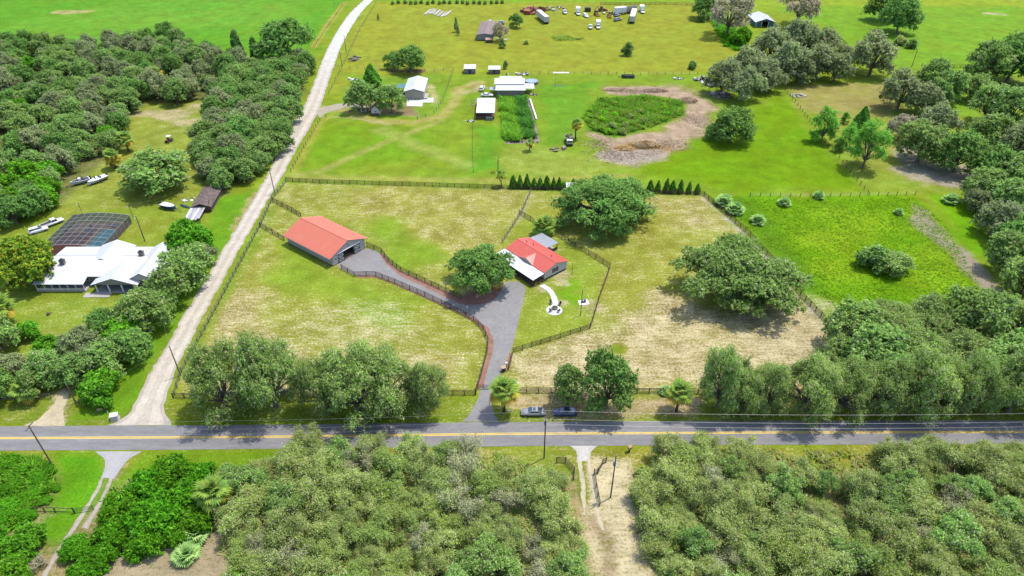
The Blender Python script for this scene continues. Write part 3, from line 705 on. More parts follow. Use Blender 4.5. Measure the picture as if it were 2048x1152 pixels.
kind("lime", oak(185, 2.0, 2.6, 0.2, 8, 3600, 0.22, *P_LIME, gap=-0.25, trunk_r=.08, flat=.9))
kind("yellow", oak(188, 7.6, 9.6, 1.6, 16, 17000, 0.34, *P_YEL, gap=-0.12, lr=(.27, .40), trunk_r=.4, flat=.75))
kind("great", oak(191, 11.4, 12.0, 1.2, 40, 52000, 0.22, *P_DARK, gap=-0.06, lr=(.17, .27), trunk_r=.75, twigs=6, flat=.6, open_=.2))
kind("spread", oak(193, 13.4, 9.6, 1.6, 42, 56000, 0.23, *P_OAK, gap=-0.08, lr=(.16, .25), trunk_r=.8, twigs=6, flat=.6, open_=.2))
kind("house", oak(195, 8.2, 10.2, 2.6, 22, 30000, 0.22, *P_DARK, gap=-0.05, lr=(.21, .32), trunk_r=.5, twigs=6, flat=.66, open_=.18))
kind("bush", oak(196, 2.6, 3.2, 0.2, 9, 4200, 0.24, *P_OAK, gap=-0.25, trunk_r=.1, flat=.9), oak(197, 2.4, 2.6, 0.15, 9, 3800, 0.24, *P_SCRUB2, gap=-0.2, trunk_r=.1, flat=.9))
kind("cypress", oak(201, 2.6, 7.4, .8, 12, 6000, .17, *P_CYP, gap=0.02, lr=(.30, .46), trunk_r=.14, flat=.5, open_=.6, tw=1.1), oak(202, 4.2, 10.5, 1.6, 15, 9000, .18, *P_CYP, gap=0.08, lr=(.24, .38), trunk_r=.2, flat=.5, open_=.7, tw=1.4, per=12))
kind("cedar", conifer(204, 2.8, 7.2, 6000, .28, *P_CEDAR, bot=.4, tiers=0, power=.7))
kind("arbor", conifer(206, 1.25, 3.9, 2600, .18, *P_ARB, bot=.1, trunk_r=.07, power=.62), conifer(207, 1.15, 4.3, 2600, .18, *P_ARB, bot=.1, trunk_r=.07, power=.66))
kind("column", conifer(209, 2.2, 10.0, 5500, .32, *P_DARK, bot=.6, trunk_r=.2, power=.38))
kind("sapling", conifer(211, 1.0, 3.0, 700, .22, *P_SCRUB2, bot=.5, trunk_r=.05, power=.5))

trn = random.Random(77)
TREES = []
ORD = "first second third fourth fifth sixth seventh eighth ninth tenth eleventh twelfth thirteenth fourteenth fifteenth sixteenth seventeenth eighteenth nineteenth twentieth".split()
def plant(k, x, y, sc, label, cat, group, name, sz=1.0, vi=None, rot=None):
    vs = KIND[k]; v = vs[trn.randrange(len(vs)) if vi is None else vi]
    root = thing(name, label, cat, (x, y, 0), trn.uniform(0, 6.28) if rot is None else rot, group)
    root.scale = (sc, sc, sc * sz)
    link(bpy.data.objects.new("trunk", v[1]), root); link(bpy.data.objects.new("crown", v[0]), root)
    TREES.append((x, y, v[2] * sc))
    return root
def at_crown(k, cx, cy, wpx, sz=1.0, vi=0):
    """a crown seen at (cx, cy) and wpx wide stands where? its centre is at ~0.55 of the tree's height"""
    v = KIND[k][vi]; z = 3.0
    for _ in range(6):
        x, y = G(cx, cy, z); dep = y * _c + (CAM_H - z) * _s
        r = wpx / 2 / (FPX / dep); sc = r / v[2]; z = 0.55 * v[3] * sc * sz
    return x, y, sc
def tree(k, cx, cy, wpx, label, cat="tree", group=None, name="oak_tree", sz=1.0, vi=None, rot=None):
    vi = trn.randrange(len(KIND[k])) if vi is None else vi
    x, y, sc = at_crown(k, cx, cy, wpx, sz, vi)
    return plant(k, x, y, sc, label, cat, group, name, sz, vi, rot)
def tree_b(k, bx, by, wpx, top, label, cat="tree", group=None, name="oak_tree", vi=0):
    """a tree whose foot is at (bx, by): its height follows from where its top shows, its spread from its width"""
    x, y = G(bx, by); v = KIND[k][vi]; vv = (576 - top) / FPX
    yt = y + 1.5
    H = CAM_H + (-_s + vv * _c) * yt / (_c + vv * _s)
    dep = y * _c + (CAM_H - H * .6) * _s; sc = wpx / 2 / (FPX / dep) / v[2]
    return plant(k, x, y, sc, label, cat, group, name, H / (v[3] * sc), vi)
def wood(poly, z, spacing, mix, group, seed, lo=0.8, hi=1.2, edge=0.0, tries=9000, avoid=(), maxn=300, zone=None):
    """fills a stretch of woodland with single trees at least 'spacing' apart; mix = (kind, weight, name, label)"""
    pr = random.Random(seed); P = GP(poly, z); xs = [p[0] for p in P]; ys = [p[1] for p in P]; got = []
    XY = np.array([(pr.uniform(min(xs), max(xs)), pr.uniform(min(ys), max(ys))) for _ in range(tries)])
    d = sdist(P, XY[:, 0], XY[:, 1])
    wsum = [m[1] for m in mix]
    for (x, y), dd in zip(XY, d):
        if dd < edge: continue
        if any((x - a) ** 2 + (y - b) ** 2 < (spacing * s_) ** 2 for a, b, s_ in got): continue
        if any((x - a) ** 2 + (y - b) ** 2 < c * c for a, b, c in avoid): continue
        s_ = pr.uniform(lo, hi); got.append((x, y, s_))
        m = pr.choices(mix, wsum)[0]; zl = (" " + zone(x, y)) if zone else ""
        plant(m[0], x, y, s_, m[3] + zl, m[4] if len(m) > 4 else "tree", group + " (" + m[2].replace("_", " ") + "s)", m[2], pr.uniform(.85, 1.15))
        if len(got) >= maxn: break
    return got

# --- the lone oaks of the paddock
tree("great", 1213, 402, 188, "huge dark live oak behind the red-roofed cottage, by the paddock's rear fence", vi=0, name="live_oak", rot=3.4, sz=.84)
tree("spread", 1476, 548, 252, "widest spreading live oak, alone in the sandy paddock beside the green meadow", vi=0, name="live_oak", rot=1.0)
tree("house", 960, 538, 142, "dark green oak in the mulch bed beside the cottage and driveway", vi=0, name="live_oak", rot=2.0)
# --- row between the paddock and the paved road
RG = "oaks along the verge left of the driveway"
for i, a in enumerate(((455, 817, 128, 690, 0), (553, 811, 146, 664, 2), (655, 821, 112, 712, 1), (715, 819, 140, 698, 0), (785, 823, 150, 704, 1), (858, 821, 92, 714, 2))):
    tree_b("roadoak", a[0], a[1], a[2], a[3], ORD[5 - i] + " grey-green roadside oak counting from the driveway gate towards the gravel road", group=RG, vi=a[4], name="roadside_oak")
tree_b("oak", 1135, 806, 72, 724, "small grey-green oak behind the parked dark blue car", vi=1)
tree_b("dark", 1212, 814, 118, 700, "rounded bright oak on the verge just past the dark blue car", vi=0)
RG2 = "oaks along the verge right of the second palm"
for i, a in enumerate(((1434, 813, 100, 688, 0), (1527, 819, 92, 714, 2), (1608, 821, 128, 708, 1), (1752, 821, 112, 712, 2), (1840, 823, 128, 700, 0), (1925, 823, 104, 708, 1), (2015, 823, 120, 702, 2), (2105, 823, 118, 700, 1))):
    tree_b("roadoak", a[0], a[1], a[2], a[3], ORD[i] + " grey-green roadside oak counting from the second palm away from the cars", group=RG2, vi=a[4], name="roadside_oak")
tree_b("roadoak", 1482, 820, 84, 732, "low filler oak between the first and second roadside oaks past the second palm", group=RG2, vi=1, name="roadside_oak")
tree_b("roadoak", 1678, 822, 100, 722, "low filler oak between the third and fourth roadside oaks past the second palm", group=RG2, vi=0, name="roadside_oak")
RG3 = "oaks of the grove at the paddock's sandy corner"
for a in ((1715, 655, 116, 0), (1785, 640, 126, 1), (1870, 632, 120, 2), (1960, 625, 128, 0), (2045, 640, 120, 1), (1690, 700, 96, 2), (1760, 712, 130, 0), (1850, 700, 140, 1), (1945, 705, 130, 2), (2035, 715, 120, 3), (1800, 750, 110, 0), (1900, 750, 110, 2), (1990, 755, 110, 0), (2110, 650, 120, 0), (2110, 730, 120, 2)):
    tree(("oak", "roadoak", "roadoak", "oak")[a[3]], a[0], a[1], a[2], "live oak crown in the dense grove between the meadow and the verge oaks", group=RG3, vi=a[3] % 3, name="grove_oak")
# --- meadow and middle-distance singles
tree("bush", 1748, 512, 62, "dull grey-green half of the rounded thicket alone in the bright meadow", "bush", None, "thicket_bush", vi=0)
tree("oak", 1785, 522, 78, "bright side of the rounded thicket alone in the bright meadow", "bush", None, "thicket_bush", vi=0, sz=.55)
tree("dark", 1466, 248, 88, "rounded dark oak alone on the green lawn beside the brush-pile ring", vi=1, sz=.85)
tree("dark", 1432, 262, 42, "low bushy shoot at the foot of the dark lawn oak", "bush", None, "bush", vi=2, sz=.8)
tree("bush", 1257, 96, 24, "lone dark bush with pale dead twigs in the far yellow-green pasture", "bush", None, "bush", vi=0, sz=1.5)
tree("bush", 1385, 129, 18, "small round bush at the wire fence of the far pasture", "bush", None, "bush", vi=0, sz=1.2)
tree("dark", 820, 116, 62, "dense dark oak clump behind the white-roofed metal cottage", vi=2, sz=.9)
tree("dark", 787, 120, 40, "smaller rounded oak beside the dense clump behind the metal cottage", vi=0, sz=.9)
tree("cedar", 742, 148, 44, "dark pyramidal cedar standing behind the two shade oaks", vi=0, name="cedar_tree", sz=.8)
tree("oak", 721, 190, 68, "shade oak left of the little dark-roofed hut", vi=2)
tree("oak", 781, 195, 62, "shade oak between the little hut and the metal cottage", vi=3)
tree("dark", 1033, 40, 30, "dark round tree beyond the old trailer home, by the box trailer", vi=0)
tree("sapling", 1005, 85, 16, "low green shrub in front of the old trailer home", "bush", None, "shrub", sz=.8)
tree("brown", 1000, 62, 34, "thin straggly tree leaning over the old trailer home's side wall", vi=0, sz=1.2)
tree("bush", 1011, 128, 9, "tall thin juniper behind the small white-roofed sheds", "tree", None, "juniper", sz=3.0)
tree("bush", 1052, 84, 11, "small round bush on the worn line in the far pasture", "bush", None, "bush", vi=1)
tree("sapling", 912, 48, 10, "spindly young pine alone in the far pasture, beside the pole pile", "tree", None, "young_pine", sz=1.9)
tree("sapling", 916, 60, 8, "thinner young pine just in front of the spindly pasture pine", "tree", None, "young_pine", sz=1.6)
tree("sapling", 756, 33, 6, "tiny conifer seedling near the far white gravel road", "tree", None, "young_pine", sz=1.4)
for i in range(20):
    tree("bush", 785 + i * 11.6 + trn.uniform(-1.5, 1.5), 4 + trn.uniform(-1, 1), 8.5, ORD[i] + " small round tree of the far planted row, counting from the gravel road", "tree", "row of planted trees", "row_tree", vi=0, sz=1.1)
# --- far right trees
tree("brown", 1462, 22, 92, "moss-hung grey oak left of the green-walled barn", vi=0, sz=1.05)
tree("dark", 1410, 10, 50, "dark tree touching the grey moss-hung oak near the green barn", vi=2)
tree("bush", 1405, 30, 22, "dark bush at the far pasture's corner below the mossy oak", "bush", None, "bush", vi=0, sz=1.4)
tree("bright", 1482, 70, 46, "bright green shrub thicket at the pasture edge below the green barn", "bush", None, "shrub_thicket", vi=0)
tree("brown", 1602, 8, 86, "moss-hung brown oak alone in the bright field beyond the green barn", vi=1, sz=1.05)
tree("dark", 1805, 26, 80, "nearer of two dark oaks in the far bright field", vi=1)
tree("dark", 1772, 6, 66, "farther of two dark oaks in the far bright field", vi=2)
tree("bush", 1803, 80, 26, "low olive bush beside a grey bush in the far bright field", "bush", None, "bush", vi=1)
tree("bush", 1826, 86, 24, "low grey bush beside the olive bush in the far bright field", "bush", None, "bush", vi=0)
GV = "oaks of the grove in front of the green barn"
for a in ((1448, 150, 80), (1500, 128, 86), (1545, 92, 90), (1600, 76, 96), (1650, 88, 80), (1580, 118, 92), (1490, 165, 84), (1535, 150, 70), (1640, 122, 84), (1675, 132, 64), (1690, 110, 50), (1610, 140, 60)):
    tree("moss", a[0], a[1], a[2], "grey mossy oak in the long grove between scrap piles and green barn", group=GV, name="mossy_oak")
tree("moss", 1752, 106, 96, "big round mossy oak standing clear at the grove's end", vi=1, name="mossy_oak")
RW = "oaks scattered over the bare right-hand pasture"
for a in ((1808, 178, 90), (1855, 195, 80), (1872, 150, 70), (1900, 172, 70), (1948, 172, 60), (1985, 125, 90), (2035, 112, 100), (2085, 130, 100), (1876, 240, 92), (1850, 282, 92), (1925, 300, 96), (1985, 205, 92), (2030, 215, 96), (1990, 262, 90), (2045, 280, 96), (1992, 330, 90), (2045, 350, 100), (1975, 372, 80), (2030, 400, 100), (2000, 432, 90), (2055, 470, 100), (2020, 500, 90), (2060, 550, 100), (1955, 400, 56), (2095, 250, 100), (2100, 380, 110), (2110, 480, 110), (2100, 570, 110)):
    tree(trn.choice(["oak", "dark", "moss", "oak"]), a[0], a[1], a[2], "broad oak on the half-shaded pasture right of the wire fence", group=RW, name="pasture_oak")
tree("brown", 1805, 252, 62, "leafless-looking grey oak beside the feathery light green cypress", vi=1)
tree("cypress", 1652, 246, 52, "light green cypress nearest the wire fence corner", vi=0, name="cypress_tree")
tree("cypress", 1692, 234, 18, "tiny young cypress between a light and a dark conifer", vi=0, name="cypress_tree")
tree("cedar", 1726, 236, 42, "dark pyramidal conifer behind the feathery cypress", vi=0, name="cedar_tree")
tree("cypress", 1700, 268, 36, "short cypress touching the tall feathery one", vi=0, name="cypress_tree")
tree("cypress", 1742, 284, 80, "tall feathery light green cypress with open tiers", vi=1, name="cypress_tree")
tree("cypress", 1684, 284, 26, "small cypress by the wire fence beside the short one", vi=0, name="cypress_tree")
# --- west of the gravel road
tree("yellow", 42, 522, 128, "big yellow-tinged tree at the corner of the white metal-roofed house", vi=0, name="yellowing_tree")
tree("bright", 374, 470, 86, "round bright green tree beside the sheet-metal lean-to", vi=0)
WG = "trees between the white house and the gravel road"
for a in ((372, 528, 96, "oak"), (338, 566, 96, "oak"), (402, 510, 60, "moss"), (282, 622, 108, "oak"), (318, 600, 70, "dark"), (242, 668, 90, "bright"), (205, 650, 80, "dark"), (262, 690, 84, "dark"), (158, 690, 90, "moss"), (210, 715, 96, "oak"), (150, 735, 80, "oak")):
    tree(a[3], a[0], a[1], a[2], "bushy tree in the strip between the white house and the gravel road", group=WG, name="hedgerow_tree")
tree("bright", 196, 772, 84, "brightest green tree by the sandy driveway mouth", vi=1)
for a in ((90, 735, 84, "oak"), (50, 660, 50, "bright"), (20, 730, 70, "moss"), (60, 765, 70, "oak"), (-10, 670, 80, "oak"), (95, 690, 54, "bright"), (-20, 770, 80, "dark")):
    tree(a[3], a[0], a[1], a[2], "loose front-yard tree between the white house and the sandy driveway", group="front-yard trees of the white house", name="yard_tree")
tree("oak", 305, 342, 128, "large round oak alone in the clearing beside the two white boats", vi=0, sz=.62)
tree("column", 472, 86, 26, "tall vine-covered columnar tree above the woodland edge", vi=0, name="columnar_tree")
tree("column", 508, 96, 22, "shorter vine-covered column next to the tall one", vi=0, name="columnar_tree")
tree("dark", 566, 80, 116, "massive dark oak at the woodland's end beside the gravel road", vi=0, sz=.8)
LA = "live oak in the woodland behind the boats"
wood([(-130, 75), (60, 80), (150, 85), (230, 78), (330, 68), (430, 95), (490, 112), (480, 165), (420, 185), (330, 185), (270, 195), (235, 225), (230, 258), (205, 290), (165, 320), (110, 385), (50, 425), (-150, 460)], 5, 5.0,
     [("oak", 4, "live_oak", "dense grey-green oak of the woodland that surrounds the boat clearing"), ("moss", 3, "mossy_oak", "paler moss-grey oak of the woodland that surrounds the boat clearing"), ("dark", 2, "dark_oak", "darker green oak of the woodland that surrounds the boat clearing"), ("bright", 0.5, "bright_tree", "small bright green tree of the woodland that surrounds the boat clearing")],
     "woodland around the boat clearing", 11, .8, 1.15, maxn=220, avoid=[(-134, 193, 9.5), (-131, 186, 8)], zone=lambda x, y: "on its vivid-field side" if y > 285 else ("near the boats" if y < 215 and x > -175 else "in its middle"))
for a in ((70, 395, 70), (92, 345, 60), (45, 350, 80), (90, 372, 56), (20, 400, 70)):
    tree("bright", a[0], a[1], a[2], "bright green bushy tree at the woodland edge beside the boats", group="bright edge trees by the boats", name="edge_tree")
wood([(440, 165), (500, 125), (600, 105), (612, 125), (588, 170), (578, 230), (560, 285), (525, 315), (480, 338), (440, 352), (412, 335), (398, 295), (410, 265), (430, 225)], 5, 4.9,
     [("oak", 4, "live_oak", "dense grey-green oak overhanging the gravel road's woodland side"), ("dark", 3, "dark_oak", "darker oak overhanging the gravel road's woodland side"), ("moss", 2, "mossy_oak", "moss-grey oak overhanging the gravel road's woodland side")],
     "woodland beside the gravel road", 12, .8, 1.15)
# --- south of the paved road
GAPS = [(*G(x, y), r) for x, y, r in ((1655, 1012, 3.4), (1690, 1080, 3.2), (1625, 940, 3.4), (1040, 960, 3.2), (990, 925, 3.2), (940, 1000, 2.6), (700, 1030, 2.6), (800, 1100, 2.6), (1460, 1000, 2.6), (1850, 1010, 2.8), (1930, 1080, 2.6), (1740, 945, 3.2), (560, 985, 2.8), (860, 960, 2.4), (620, 1080, 2.6), (1060, 1060, 2.6), (760, 985, 2.2), (1400, 1060, 2.6), (1560, 1090, 2.6), (1800, 1090, 2.6), (1980, 990, 2.6), (1560, 960, 2.4), (1420, 950, 2.2))]
SG = [("scrub", 5, "scrub_oak", "thin grey-green scrub oak west of the twin sandy wheel tracks"), ("scrub2", 2, "green_scrub_oak", "greener scrub oak west of the twin sandy wheel tracks"), ("brownscrub", .8, "bare_scrub_oak", "half-bare grey oak west of the twin sandy wheel tracks"), ("greenscrub", 1.2, "dark_scrub_oak", "darker taller scrub oak west of the twin sandy wheel tracks")]
wood([(470, 960), (520, 925), (590, 905), (640, 890), (760, 898), (900, 896), (1000, 905), (1105, 945), (1135, 985), (1145, 1060), (1160, 1180), (1150, 1330), (430, 1330), (470, 1160), (475, 1080), (450, 1010)], 3.5, 3.6, SG, "scrub wood west of the wheel tracks", 21, .55, 1.3, avoid=GAPS, zone=lambda x, y: "at the paved road's edge" if y > 79.5 else ("along the wheel tracks" if x > 4 else ("beside the vine mounds" if x < -34 else "deep inside")))
for a in ((612, 878, 66), (742, 892, 70), (820, 894, 70), (905, 893, 60), (680, 896, 60)):
    tree("scrub", a[0], a[1], a[2], SG[0][3] + " reaching over the asphalt", group="scrub wood west of the wheel tracks (scrub oaks)", name="scrub_oak")
SG2 = [("scrub", 5, "scrub_oak", "thin grey-green scrub oak east of the bare sand strip"), ("scrub2", 2, "green_scrub_oak", "greener scrub oak east of the bare sand strip"), ("brownscrub", .8, "bare_scrub_oak", "half-bare grey oak east of the bare sand strip"), ("greenscrub", 3.5, "dark_scrub_oak", "darker taller scrub oak east of the bare sand strip")]
wood([(1300, 950), (1330, 905), (1470, 895), (1570, 915), (1640, 950), (1700, 945), (1770, 905), (1880, 895), (2000, 905), (2140, 905), (2200, 1330), (1380, 1330), (1345, 1160), (1312, 1080), (1292, 1000)], 3.5, 3.6, SG2, "scrub wood east of the sand strip", 22, .55, 1.3, avoid=GAPS, zone=lambda x, y: "at the paved road's edge" if y > 79.5 else ("facing the bare sand" if x < 30 else "deep inside"))
for a in ((1345, 892, 80), (1410, 888, 66), (1480, 898, 70), (1775, 905, 60), (1855, 893, 66), (1960, 898, 66), (2030, 905, 60)):
    tree("scrub", a[0], a[1], a[2], SG2[0][3] + " reaching over the asphalt", group="scrub wood east of the sand strip (scrub oaks)", name="scrub_oak")
wood([(1275, 940), (1292, 950), (1300, 1020), (1325, 1090), (1350, 1160), (1335, 1170), (1305, 1090), (1280, 1010)], 0.6, 2.2, [("bush", 3, "edge_bush", "leafy bush along the sand strip's wooded edge", "bush")], "bushes along the sand strip", 24, .5, .8)
VG = "vine-smothered mounds beside the concrete driveway"
for a in ((345, 945, 96), (395, 950, 66), (300, 970, 96), (370, 995, 96), (245, 1015, 96), (310, 1030, 110), (385, 1040, 80), (230, 1065, 80), (290, 1080, 76), (205, 1110, 64), (355, 1065, 64)):
    tree("vine", a[0], a[1], a[2], "deep green vine-smothered mound between concrete driveway and scrub wood", "shrub", VG, "vine_mound", sz=1.25)
tree("vine", 150, 1095, 66, "vine-green shrub right beside the lone wheel track", "shrub", None, "vine_shrub", vi=0)
tree("vine", 165, 1140, 70, "low vine-green shrub at the wheel track's near end", "shrub", None, "vine_shrub", vi=1)
tree("bush", 372, 1105, 40, "grey-green palmetto-like shrub on the bare ground by the vine mounds", "shrub", None, "shrub", vi=1, sz=.7)
tree("lime", 484, 1142, 44, "lime green shrub at the scrub wood's corner", "shrub", None, "lime_shrub", vi=0)
for a in ((45, 1085, 84), (20, 1140, 80), (-20, 1080, 80)):
    tree("bright", a[0], a[1], a[2], "bushy green shrub across the wheel track from the vine mounds", "shrub", "shrubs across the wheel track", "shrub")
tree("brown", 70, 1125, 44, "nearly leafless grey shrub among green shrubs by the wheel track", "shrub", None, "bare_shrub", vi=0, sz=.6)
for a in ((15, 925, 46), (75, 955, 40), (45, 940, 36), (95, 940, 30), (25, 975, 50), (60, 990, 46), (10, 1020, 60), (50, 1030, 40), (-30, 950, 60), (-30, 1010, 60), (90, 1000, 26), (110, 975, 22)):
    tree("vine", a[0], a[1], a[2], "low bright hedge clump along the lawn beside the concrete driveway", "shrub", "hedge clumps along the lawn", "hedge_clump", sz=.75)
# --- clipped evergreen row behind the rear fence
for i, x in enumerate((1026.5, 1040, 1054, 1068, 1080, 1093.5, 1107, 1118, 1146)):
    bx, by = G(x, 375.5 + i * .25)
    plant("arbor", bx, by, 1.0 + trn.uniform(-.18, .16), ORD[8 - i] + " pointed evergreen of the longer clipped row, counting from the small white shed", "evergreen", "evergreen row left of the huge oak", "pointed_evergreen")
for i, x in enumerate((1299.5, 1315, 1332, 1344.5, 1360, 1377, 1394)):
    bx, by = G(x, 383.5 + i * .5)
    plant("arbor", bx, by, 1.02 + trn.uniform(-.18, .16), ORD[i] + " pointed evergreen of the shorter clipped row, counting from the huge oak", "evergreen", "evergreen row right of the huge oak", "pointed_evergreen")
tree("bright", 1130, 370, 20, "rounded green shrub between the evergreen row and the small white shed", "shrub", None, "shrub", vi=1)

# ------------------------------------------------------------------ palms
def frond_mesh(seed, L, droop, col, segs=11, width=0.075):
    """a fan-shaped palmetto leaf: stalk plus radiating, drooping blades"""
    rng = np.random.default_rng(seed); V = []; F = []; C = []
    def quad(a, b, c, d, cc): n0 = len(V); V.extend([a, b, c, d]); F.append((n0, n0 + 1, n0 + 2, n0 + 3)); C.append(cc)
    st = L * 0.45
    quad((0, -.03, 0), (st, -.02, st * .12), (st, .02, st * .12), (0, .03, 0), np.array(col) * .9)
    for i in range(segs):
        a = (i / (segs - 1) - .5) * 2.5; ca, sa = math.cos(a), math.sin(a); l = L * (0.62 - 0.18 * abs(a)) * rng.uniform(.88, 1.1)
        w = width * L
        def pt(t, s): x = st + ca * l * t; y = sa * l * t; return (x - sa * s, y + ca * s, st * .12 + 0.10 * l * t - droop * (t ** 2) * l - 0.05 * abs(a) * l * t)
        cc = np.array(col) * rng.uniform(.8, 1.22)
        quad(pt(0, -.02), pt(.55, -w), pt(.55, w), pt(0, .02), cc)
        quad(pt(.55, -w), pt(1, -.012), pt(1, .012), pt(.55, w), cc * 1.06)
    return np_mesh("frond", np.array(V), np.array(F), np.array(C), LEAF)
FR_G = [frond_mesh(1, 1.7, .3, g(118, 152, 70, .78)), frond_mesh(2, 1.7, .55, g(136, 162, 68, .78))]
FR_Y = [frond_mesh(3, 1.6, .45, g(176, 174, 64, .75)), frond_mesh(4, 1.6, .55, g(186, 162, 66, .75))]
FR_B = [frond_mesh(5, 1.5, 1.0, g(160, 128, 84, .5))]
FR_P = [frond_mesh(6, 1.3, .25, g(128, 164, 88, .95)), frond_mesh(7, 1.3, .4, g(148, 176, 108, .95))]
def palm(px, py, h, r, label, n=34, yellow=0.3, tr=0.2, name="cabbage_palm", base=True, group=None, cat="palm"):
    x, y = G(px, py); pr = random.Random(int(px * 7 + py))
    root = thing(name, label, cat, (x, y, 0), pr.uniform(0, 6.28), group)
    hz = h
    if base:
        mb = MB(); pts = [(0, 0, -.1), (.03 * h * pr.uniform(-1, 1), .03 * h * pr.uniform(-1, 1), h * .5), (0, 0, h * .9), (0, 0, h + .15)]
        mb.tube(pts, [tr * 1.35, tr, tr * 1.15, tr * .8], 9); mb.build("trunk", PALMB, root, True)
    else: hz = 0.25
    for i in range(n):
        t = (i + .5) / n; el = R(82) - t * R(128 if base else 74); az = i * 2.39996 + pr.uniform(-.2, .2)
        me = (FR_P[i % 2] if not base else (FR_B[0] if t > .9 and yellow > .2 else FR_Y[i % 2] if t > 1 - yellow else FR_G[i % 2]))
        o = link(bpy.data.objects.new("frond", me), root)
        o.location = (0, 0, hz); o.rotation_euler = (pr.uniform(-.25, .25), -el, az); s = r / 1.3 * pr.uniform(.86, 1.1); o.scale = (s, s, s)
    return root
palm(1008, 823, 5.6, 2.5, "cabbage palm with gold lower fronds beside the driveway mouth", 40, .45, .26)
palm(1352, 822, 4.9, 2.2, "cabbage palm on the sandy verge between the two oak groups", 36, .4, .24)
palm(438, 1022, 4.8, 2.4, "pale cabbage palm at the edge of the vine mounds", 34, .25, .24)
palm(321, 182, 7.0, 2.8, "golden-topped cabbage palm rising out of the woodland", 34, .6, .24)
palm(258, 303, 4.4, 2.6, "green cabbage palm in the boat clearing, above its yellower neighbour", 32, .25, .24)
palm(232, 336, 3.6, 2.5, "yellowish cabbage palm nearest the boats", 32, .6, .24)
palm(1088, 468, 2.2, 2.8, "stout cabbage palm behind the cottage's metal carport", 40, .15, .28)
palm(1151, 278, 5.4, 2.0, "lone brown-skirted cabbage palm beside the loaded scrap truck", 30, .55, .22)
palm(14, 648, 4.6, 3.0, "cabbage palm in the white house's front yard", 32, .3, .24)
palm(60, 800, 2.6, 2.2, "blue-green palm arching over the wooden fence by the sandy driveway", 26, .1, .22)
palm(1002.5, 373, 3.6, 1.6, "slim young palm behind the rear fence at the evergreen row's end", 18, .3, .14)
palm(996, 343, 4.2, .9, "bare-headed slim palm stem on the mown lawn", 8, .1, .12)
palm(1059, 302, 2.8, 1.5, "small umbrella-shaped palm at the vegetable plot's near end", 18, .5, .14)
for (px, py, r, lb) in ((1448, 410, 2.6, "palmetto clump at the paddock's rear corner post"), (1470, 425, 2.4, "larger palmetto clump below the one at the corner post"), (1515, 446, 2.0, "palmetto clump in the meadow facing the corner clumps"), (1568, 410, 1.9, "flowering palmetto clump in the meadow near the wire fence"), (1637, 396, 1.7, "dark palmetto clump against the meadow's wire fence"), (1796, 428, 1.3, "small dark palmetto at the head of the dirt path"), (390, 1075, 2.3, "palmetto clump on the bare ground below the vine mounds"), (375, 1115, 2.0, "second palmetto clump lower on the bare ground"), (1330, 786, 1.2, "little palmetto by the board fence near the second palm"), (1900, 405, 2.2, "palmetto at the foot of the pasture oaks by the dirt path"), (242, 238, 2.4, "palmetto in the woodland edge at the clearing's head"), (395, 268, 2.2, "palmetto in the woodland edge behind the grey box shed")):
    palm(px, py, 0, r * 1.25, lb, 34, 0, name="palmetto", base=False, cat="palmetto")

for i, (px, py, w_) in enumerate(((1205, 238, 16), (1225, 250, 20), (1245, 262, 18), (1230, 228, 15), (1262, 232, 16), (1290, 240, 14), (1215, 262, 16), (1280, 222, 13), (1250, 250, 17), (1330, 215, 12))):
    tree("bush" if i % 3 else "lime", px, py, w_, "shrubby weed clump standing inside the brush-pile ring", "shrub", "shrubby weeds in the ring", "weed_shrub", vi=0 if not i % 3 else 1, sz=1.0)
# ================================================================== FENCES
FWOOD = pm("fence_brown", A(112, 88, 76, .8), 0.85, var=0.25, scale=2.0, stretch=(.4, 3, 3))
FGREY = pm("fence_grey", A(150, 140, 128), 0.9, var=0.25, scale=2.0, stretch=(.4, 3, 3))
FPOST = pm("post_dark", A(104, 92, 80, .8), 0.9, var=0.25, scale=2.0)
WIREM = pm("wire", A(190, 190, 190), 0.45, metal=0.4, var=0.05)
def unit_box(name, dx, dy, dz, mat, z0=0.0, x0=-.5):
    return MB().bb(x0 * dx, (x0 + 1) * dx, -dy / 2, dy / 2, z0 * dz, (z0 + 1) * dz).mesh(name, mat)
FM = {"b": (unit_box("post", .14, .14, 1, FWOOD), unit_box("board", 1, .035, .15, FWOOD, 0, 0)),
      "g": (unit_box("post", .14, .14, 1, FGREY), unit_box("board", 1, .035, .14, FGREY, 0, 0)),
      "w": (unit_box("post", .13, .13, 1, FPOST), None)}
